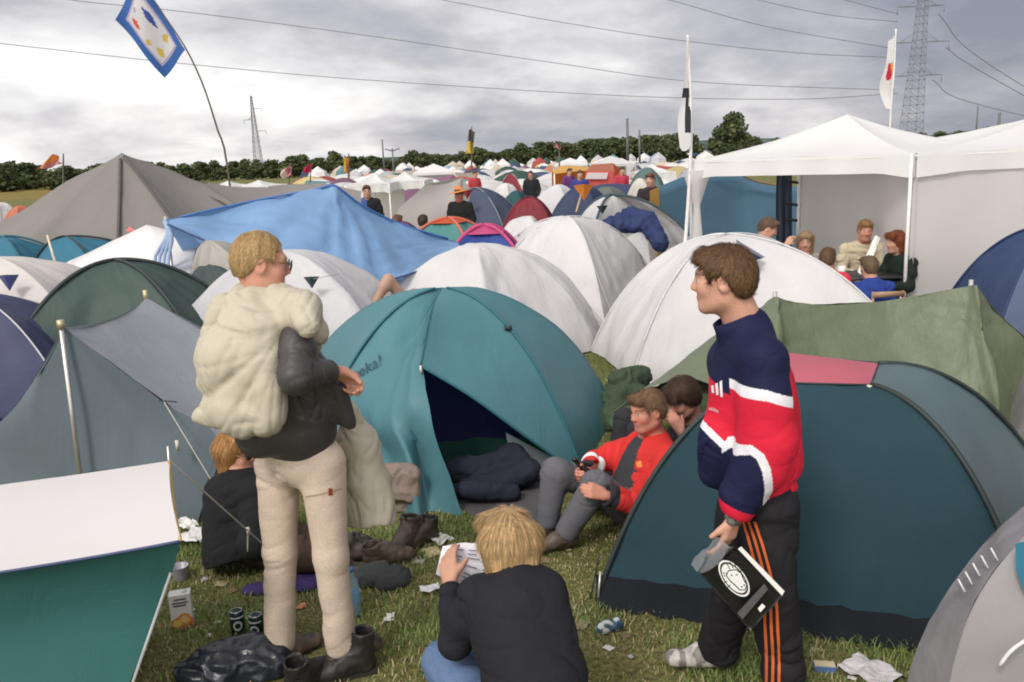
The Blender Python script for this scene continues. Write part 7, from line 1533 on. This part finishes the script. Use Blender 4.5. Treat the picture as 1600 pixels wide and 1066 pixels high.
scrap('largest crumpled white paper by the corner of the green tent', 305, 848, .13, (.70, .68, .66), 1); scrap('smaller white tissue above the crumpled paper by the green tent', 292, 828, .09, (.72, .70, .69), 2, up=.9)
scrap('white tissue between the muddy boots and the newspaper', 690, 847, .08, (.68, .66, .64), 3); scrap('flat yellowish wrapper below the tissue by the boots', 676, 864, .08, (.52, .42, .24), 4, up=.15, cat='wrapper')
scrap('white torn paper left of the newspaper', 672, 925, .07, (.66, .65, .66), 5); scrap('tiny white scrap on the dark pouch', 574, 893, .04, (.75, .74, .74), 6); scrap('grey foil scrap beside the muddy boot', 655, 880, .04, (.4, .39, .38), 7)
scrap('brown leaf like scrap right of the reading woman', 908, 978, .06, (.26, .20, .13), 8, up=.2); scrap('printed newspaper scrap at the bottom edge by the grey dome', 1362, 1056, .15, (.55, .52, .54), 9, up=.3); scrap('orange scrap of paper behind the trouser leg', 470, 950, .04, (.5, .22, .10), 10)
scrap('small pale scrap on the grass below the pouch', 610, 965, .035, (.6, .58, .54), 11); scrap('pale scrap in the grass before the green tent corner', 345, 915, .05, (.35, .28, .18), 12, up=.3); scrap('white scrap at the left end of the dark green tent skirt', 942, 912, .05, (.62, .63, .64), 13)
p = Z(1288, 1046, .012); T = thing('small_box', 'small blue and yellow packet on the grass below the dark green tent', 'packet', tuple(p)); MB().box(p, (.085, .045, .024), rotz(-.2)).build('packet', plain('packet_blue', (.08, .16, .36, 1), .5), T, False); MB().box(p+np.array([-.0, .0, .0135]), (.080, .038, .004), rotz(-.2)).build('lid', plain('packet_cream', (.55, .47, .30, 1), .5), T, False)
for k in range(34):
    for _ in range(20):
        px, py = random.uniform(260, 1420), random.uniform(840, 1062); g_ = Z(px, py)
        if not (1000 < px < 1240 or 640 < px < 900 and py > 880 or 390 < px < 560 and py > 900 or px > 930 and py < 945+.12*(px-930)): break
    nm, c_, u_, s_ = random.choice([('tiny white shred of paper', (.68, .66, .64), .3, .028), ('tiny straw coloured scrap', (.42, .34, .20), .2, .03), ('tiny brown scrap of wet cardboard', (.20, .14, .08), .2, .04), ('tiny grey shred of foil', (.38, .38, .39), .5, .025)])
    scrap(nm+' trodden into the grass in front of the tents', px, py, s_*random.uniform(.7, 1.3), c_, 30+k, 'litter', u_, nm+'s in the grass')
# --- the black carrier bag in the walker's hand
def carrier():
    T = thing('carrier_bag', 'black carrier bag with a round white cow head emblem in the walker\'s hand', 'bag', tuple(P(1150, 900, 2.74)))
    Yb = 2.70; c = [P(1094, 896, Yb+.02), P(1148, 856, Yb-.01), P(1226, 928, Yb), P(1172, 986, Yb+.02)]; c = [np.array(q) for q in c]
    bl = plain('black_film', (.012, .012, .013, 1), .3, bump=.25, scale=18); V1, F1 = sheet_quad(c, 16, 16); n = 17
    b_ = V1.copy(); 
    for i in range(n):
        for j in range(n):
            w = 16*(i/16)*(1-i/16)*(j/16)*(1-j/16); V1[i*n+j] += np.array([0, -.010*w+.0015*math.sin(i*.9+j*.5), 0]); b_[i*n+j] += np.array([0, .012+.010*w, 0])
    rim = [i*n for i in range(n)]+[16*n+j for j in range(1, n)]+[i*n+16 for i in range(15, -1, -1)]+[j for j in range(15, 0, -1)]; k = len(rim)
    part('bag_body', np.vstack([V1, b_]), F1+[[q+n*n for q in f_[::-1]] for f_ in F1]+[[rim[i], rim[(i+1) % k], rim[(i+1) % k]+n*n, rim[i]+n*n] for i in range(k)], bl, T)
    at = lambda px, py, dy=-.0145: np.array(P(px, py, Yb-.003+dy))
    wht = plain('white_ink', (.78, .77, .76, 1), .5, var=.03); blk = plain('black_ink', (.012, .012, .013, 1), .5)
    cx, cy, a = 1147, 904, rad(-18)
    def el(s, t, dy): return at(cx+s*(24*math.cos(t)*math.cos(a)-29*math.sin(t)*math.sin(a)), cy+s*(-24*math.cos(t)*math.sin(a)*-1*-1+29*math.sin(t)*math.cos(a)), dy)
    N_ = 36; ts = [2*math.pi*i/N_ for i in range(N_)]
    em = part('emblem', [el(1, t, -.0150) for t in ts], [list(range(N_))], wht, T, smooth=False)
    def ring(s0, s1, dy, m): part('ring', [el(s0, t, dy) for t in ts]+[el(s1, t, dy) for t in ts], [[i, (i+1) % N_, N_+(i+1) % N_, N_+i] for i in range(N_)], m, em, smooth=False)
    ring(.90, .80, -.0153, blk)
    def stroke(pts, w=1.3, closed=False, m=blk):
        q = [np.array(p, float) for p in pts]+([np.array(pts[0], float)] if closed else []); V = []
        for i, p in enumerate(q):
            d = q[min(i+1, len(q)-1)]-q[max(i-1, 0)]; d = d/np.linalg.norm(d); nn = np.array([-d[1], d[0]])*w/2; V += [at(*(p+nn), -.0156), at(*(p-nn), -.0156)]
        part('line', V, [[2*i, 2*i+2, 2*i+3, 2*i+1] for i in range(len(q)-1)], m, em, smooth=False)
    stroke([(1138, 892), (1150, 890), (1158, 896), (1162, 906), (1167, 914), (1164, 922), (1156, 922), (1149, 915), (1141, 908), (1135, 900)], 1.6, True)
    stroke([(1136, 897), (1130, 894), (1133, 901)], 1.4); stroke([(1152, 891), (1157, 888), (1158, 894)], 1.4)
    stroke([(1141, 890), (1135, 880), (1141, 879), (1146, 888)], 1.4); stroke([(1147, 877), (1150, 888)], 1.4); stroke([(1136, 908), (1128, 914)], 1.4); stroke([(1141, 914), (1134, 921)], 1.4)
    for x, y in ((1143, 899), (1151, 898), (1159, 917), (1163, 914)): stroke([(x-1.2, y), (x+1.2, y+.4)], 2.2)
    def quad(nm, pts, m, dy=-.0150): part(nm, [at(x, y, dy) for x, y in pts], [[0, 1, 2, 3]], m, T, smooth=False)
    gr = plain('grey_ink', (.085, .085, .09, 1), .5); quad('grey_band', [(1152, 958), (1160, 968), (1200, 921), (1194, 912)], gr, -.013); quad('white_label', [(1184, 951), (1188, 957), (1196, 948), (1191, 943)], wht, -.013)
    part('folded_edge', [at(1153, 858), at(1158, 854), at(1226, 924), at(1222, 931)], [[0, 1, 2, 3]], wht, T, smooth=False)
    m, nt, b, out = new_mat('clear_film'); tr = NN(nt, 'ShaderNodeBsdfTransparent'); mx = NN(nt, 'ShaderNodeMixShader'); mx.inputs[0].default_value = .45; b.inputs['Base Color'].default_value = (.55, .57, .6, 1); b.inputs['Roughness'].default_value = .15
    nz = NN(nt, 'ShaderNodeTexNoise', i_Scale=25., i_Detail=4., i_Distortion=2.); bp = NN(nt, 'ShaderNodeBump', i_Strength=1., i_Distance=.01); nt.links.new(nz.outputs[0], bp.inputs['Height']); nt.links.new(bp.outputs[0], b.inputs['Normal'])
    nt.links.new(tr.outputs[0], mx.inputs[1]); nt.links.new(b.outputs[0], mx.inputs[2]); nt.links.new(mx.outputs[0], out.inputs[0])
    V, F = sheet_quad([P(1079, 884, Yb+.0), P(1117, 838, Yb+.03), P(1150, 858, Yb+.0), P(1096, 898, Yb-.005)], 12, 12, .010, 3.); V[:, 1] += .012*vnoise(V*40); part('film', V, F, m, T)
carrier()
# ------------------------------------------------------------------ grass blades on the trodden ground in front
def grass():
    r = np.random.default_rng(3); pts = []
    for (x0, x1, y0, y1, dens) in ((-2.6, 2.4, 2.55, 5.0, 8500), (-1.2, 1.2, 5.0, 6.2, 2500), (.6, 2.2, 6.6, 10.5, 700)):
        n = int((x1-x0)*(y1-y0)*dens); p = np.stack([x0+(x1-x0)*r.random(n), y0+(y1-y0)*r.random(n), np.zeros(n)], 1); pts.append(p)
    p = np.concatenate(pts); d = fbm(p*np.array([2.2, 2.2, 0])+5, 3); keep = r.random(len(p)) < np.clip(.72+.55*d, .12, 1); p = p[keep]; d = d[keep]
    a, b_, c_ = q[0], q[1], q[2]
    def inside(poly):
        s_ = np.ones(len(p), bool); k = len(poly)
        for i in range(k): u_ = poly[(i+1) % k]-poly[i]; s_ &= (u_[0]*(p[:, 1]-poly[i][1])-u_[1]*(p[:, 0]-poly[i][0])) < 0
        return s_
    m = inside([v for v in MAT]); p = p[~m]; d = d[~m]; n = len(p)
    h_ = (.013+.026*r.random(n)**2)*np.clip(1+.7*d, .5, 1.8); an = r.random(n)*6.283; ln = (.3+.9*r.random(n))*h_; w = .0016+.0022*r.random(n); dr = np.stack([np.cos(an), np.sin(an), 0*an], 1); sd_ = np.stack([-np.sin(an), np.cos(an), 0*an], 1)*w[:, None]
    mid = p+dr*(ln*.35)[:, None]+np.array([0, 0, 1])*(h_*.6)[:, None]; tip = p+dr*ln[:, None]+np.array([0, 0, 1])*h_[:, None]
    V = np.stack([p-sd_, p+sd_, mid+sd_*.7, mid-sd_*.7, tip], 1).reshape(-1, 3); k = np.arange(n)*5
    me = bpy.data.meshes.new('grass'); me.vertices.add(len(V)); me.vertices.foreach_set('co', V.astype(np.float32).ravel())
    loops = np.stack([k, k+1, k+2, k+3, k+3, k+2, k+4], 1).ravel(); me.loops.add(len(loops)); me.loops.foreach_set('vertex_index', loops.astype(np.int32)); me.polygons.add(2*n); st = np.stack([np.arange(n)*7, np.arange(n)*7+4], 1).ravel(); me.polygons.foreach_set('loop_start', st.astype(np.int32)); me.polygons.foreach_set('loop_total', np.tile([4, 3], n).astype(np.int32)); me.update(calc_edges=True)
    t = r.random(n); dry = (r.random(n) < np.clip(.24-.5*d, .04, .8)); C = np.where(dry[:, None], np.array([.50, .42, .24])*(.65+.7*t)[:, None], np.array([.225, .29, .10])*(.6+.8*t)[:, None]); C5 = np.repeat(C, 5, 0)
    at = me.color_attributes.new('Col', 'FLOAT_COLOR', 'POINT'); c4 = np.ones((len(V), 4), np.float32); c4[:, :3] = C5; at.data.foreach_set('color', c4.ravel())
    me.materials.append(leafmat('grass_blades', (1, 1, 1, 1))); o = bpy.data.objects.new('grass', me); COL.objects.link(o); tag(o, 'short trodden grass with straw between the tents', 'grass', kind='stuff')
MAT = q
grass()
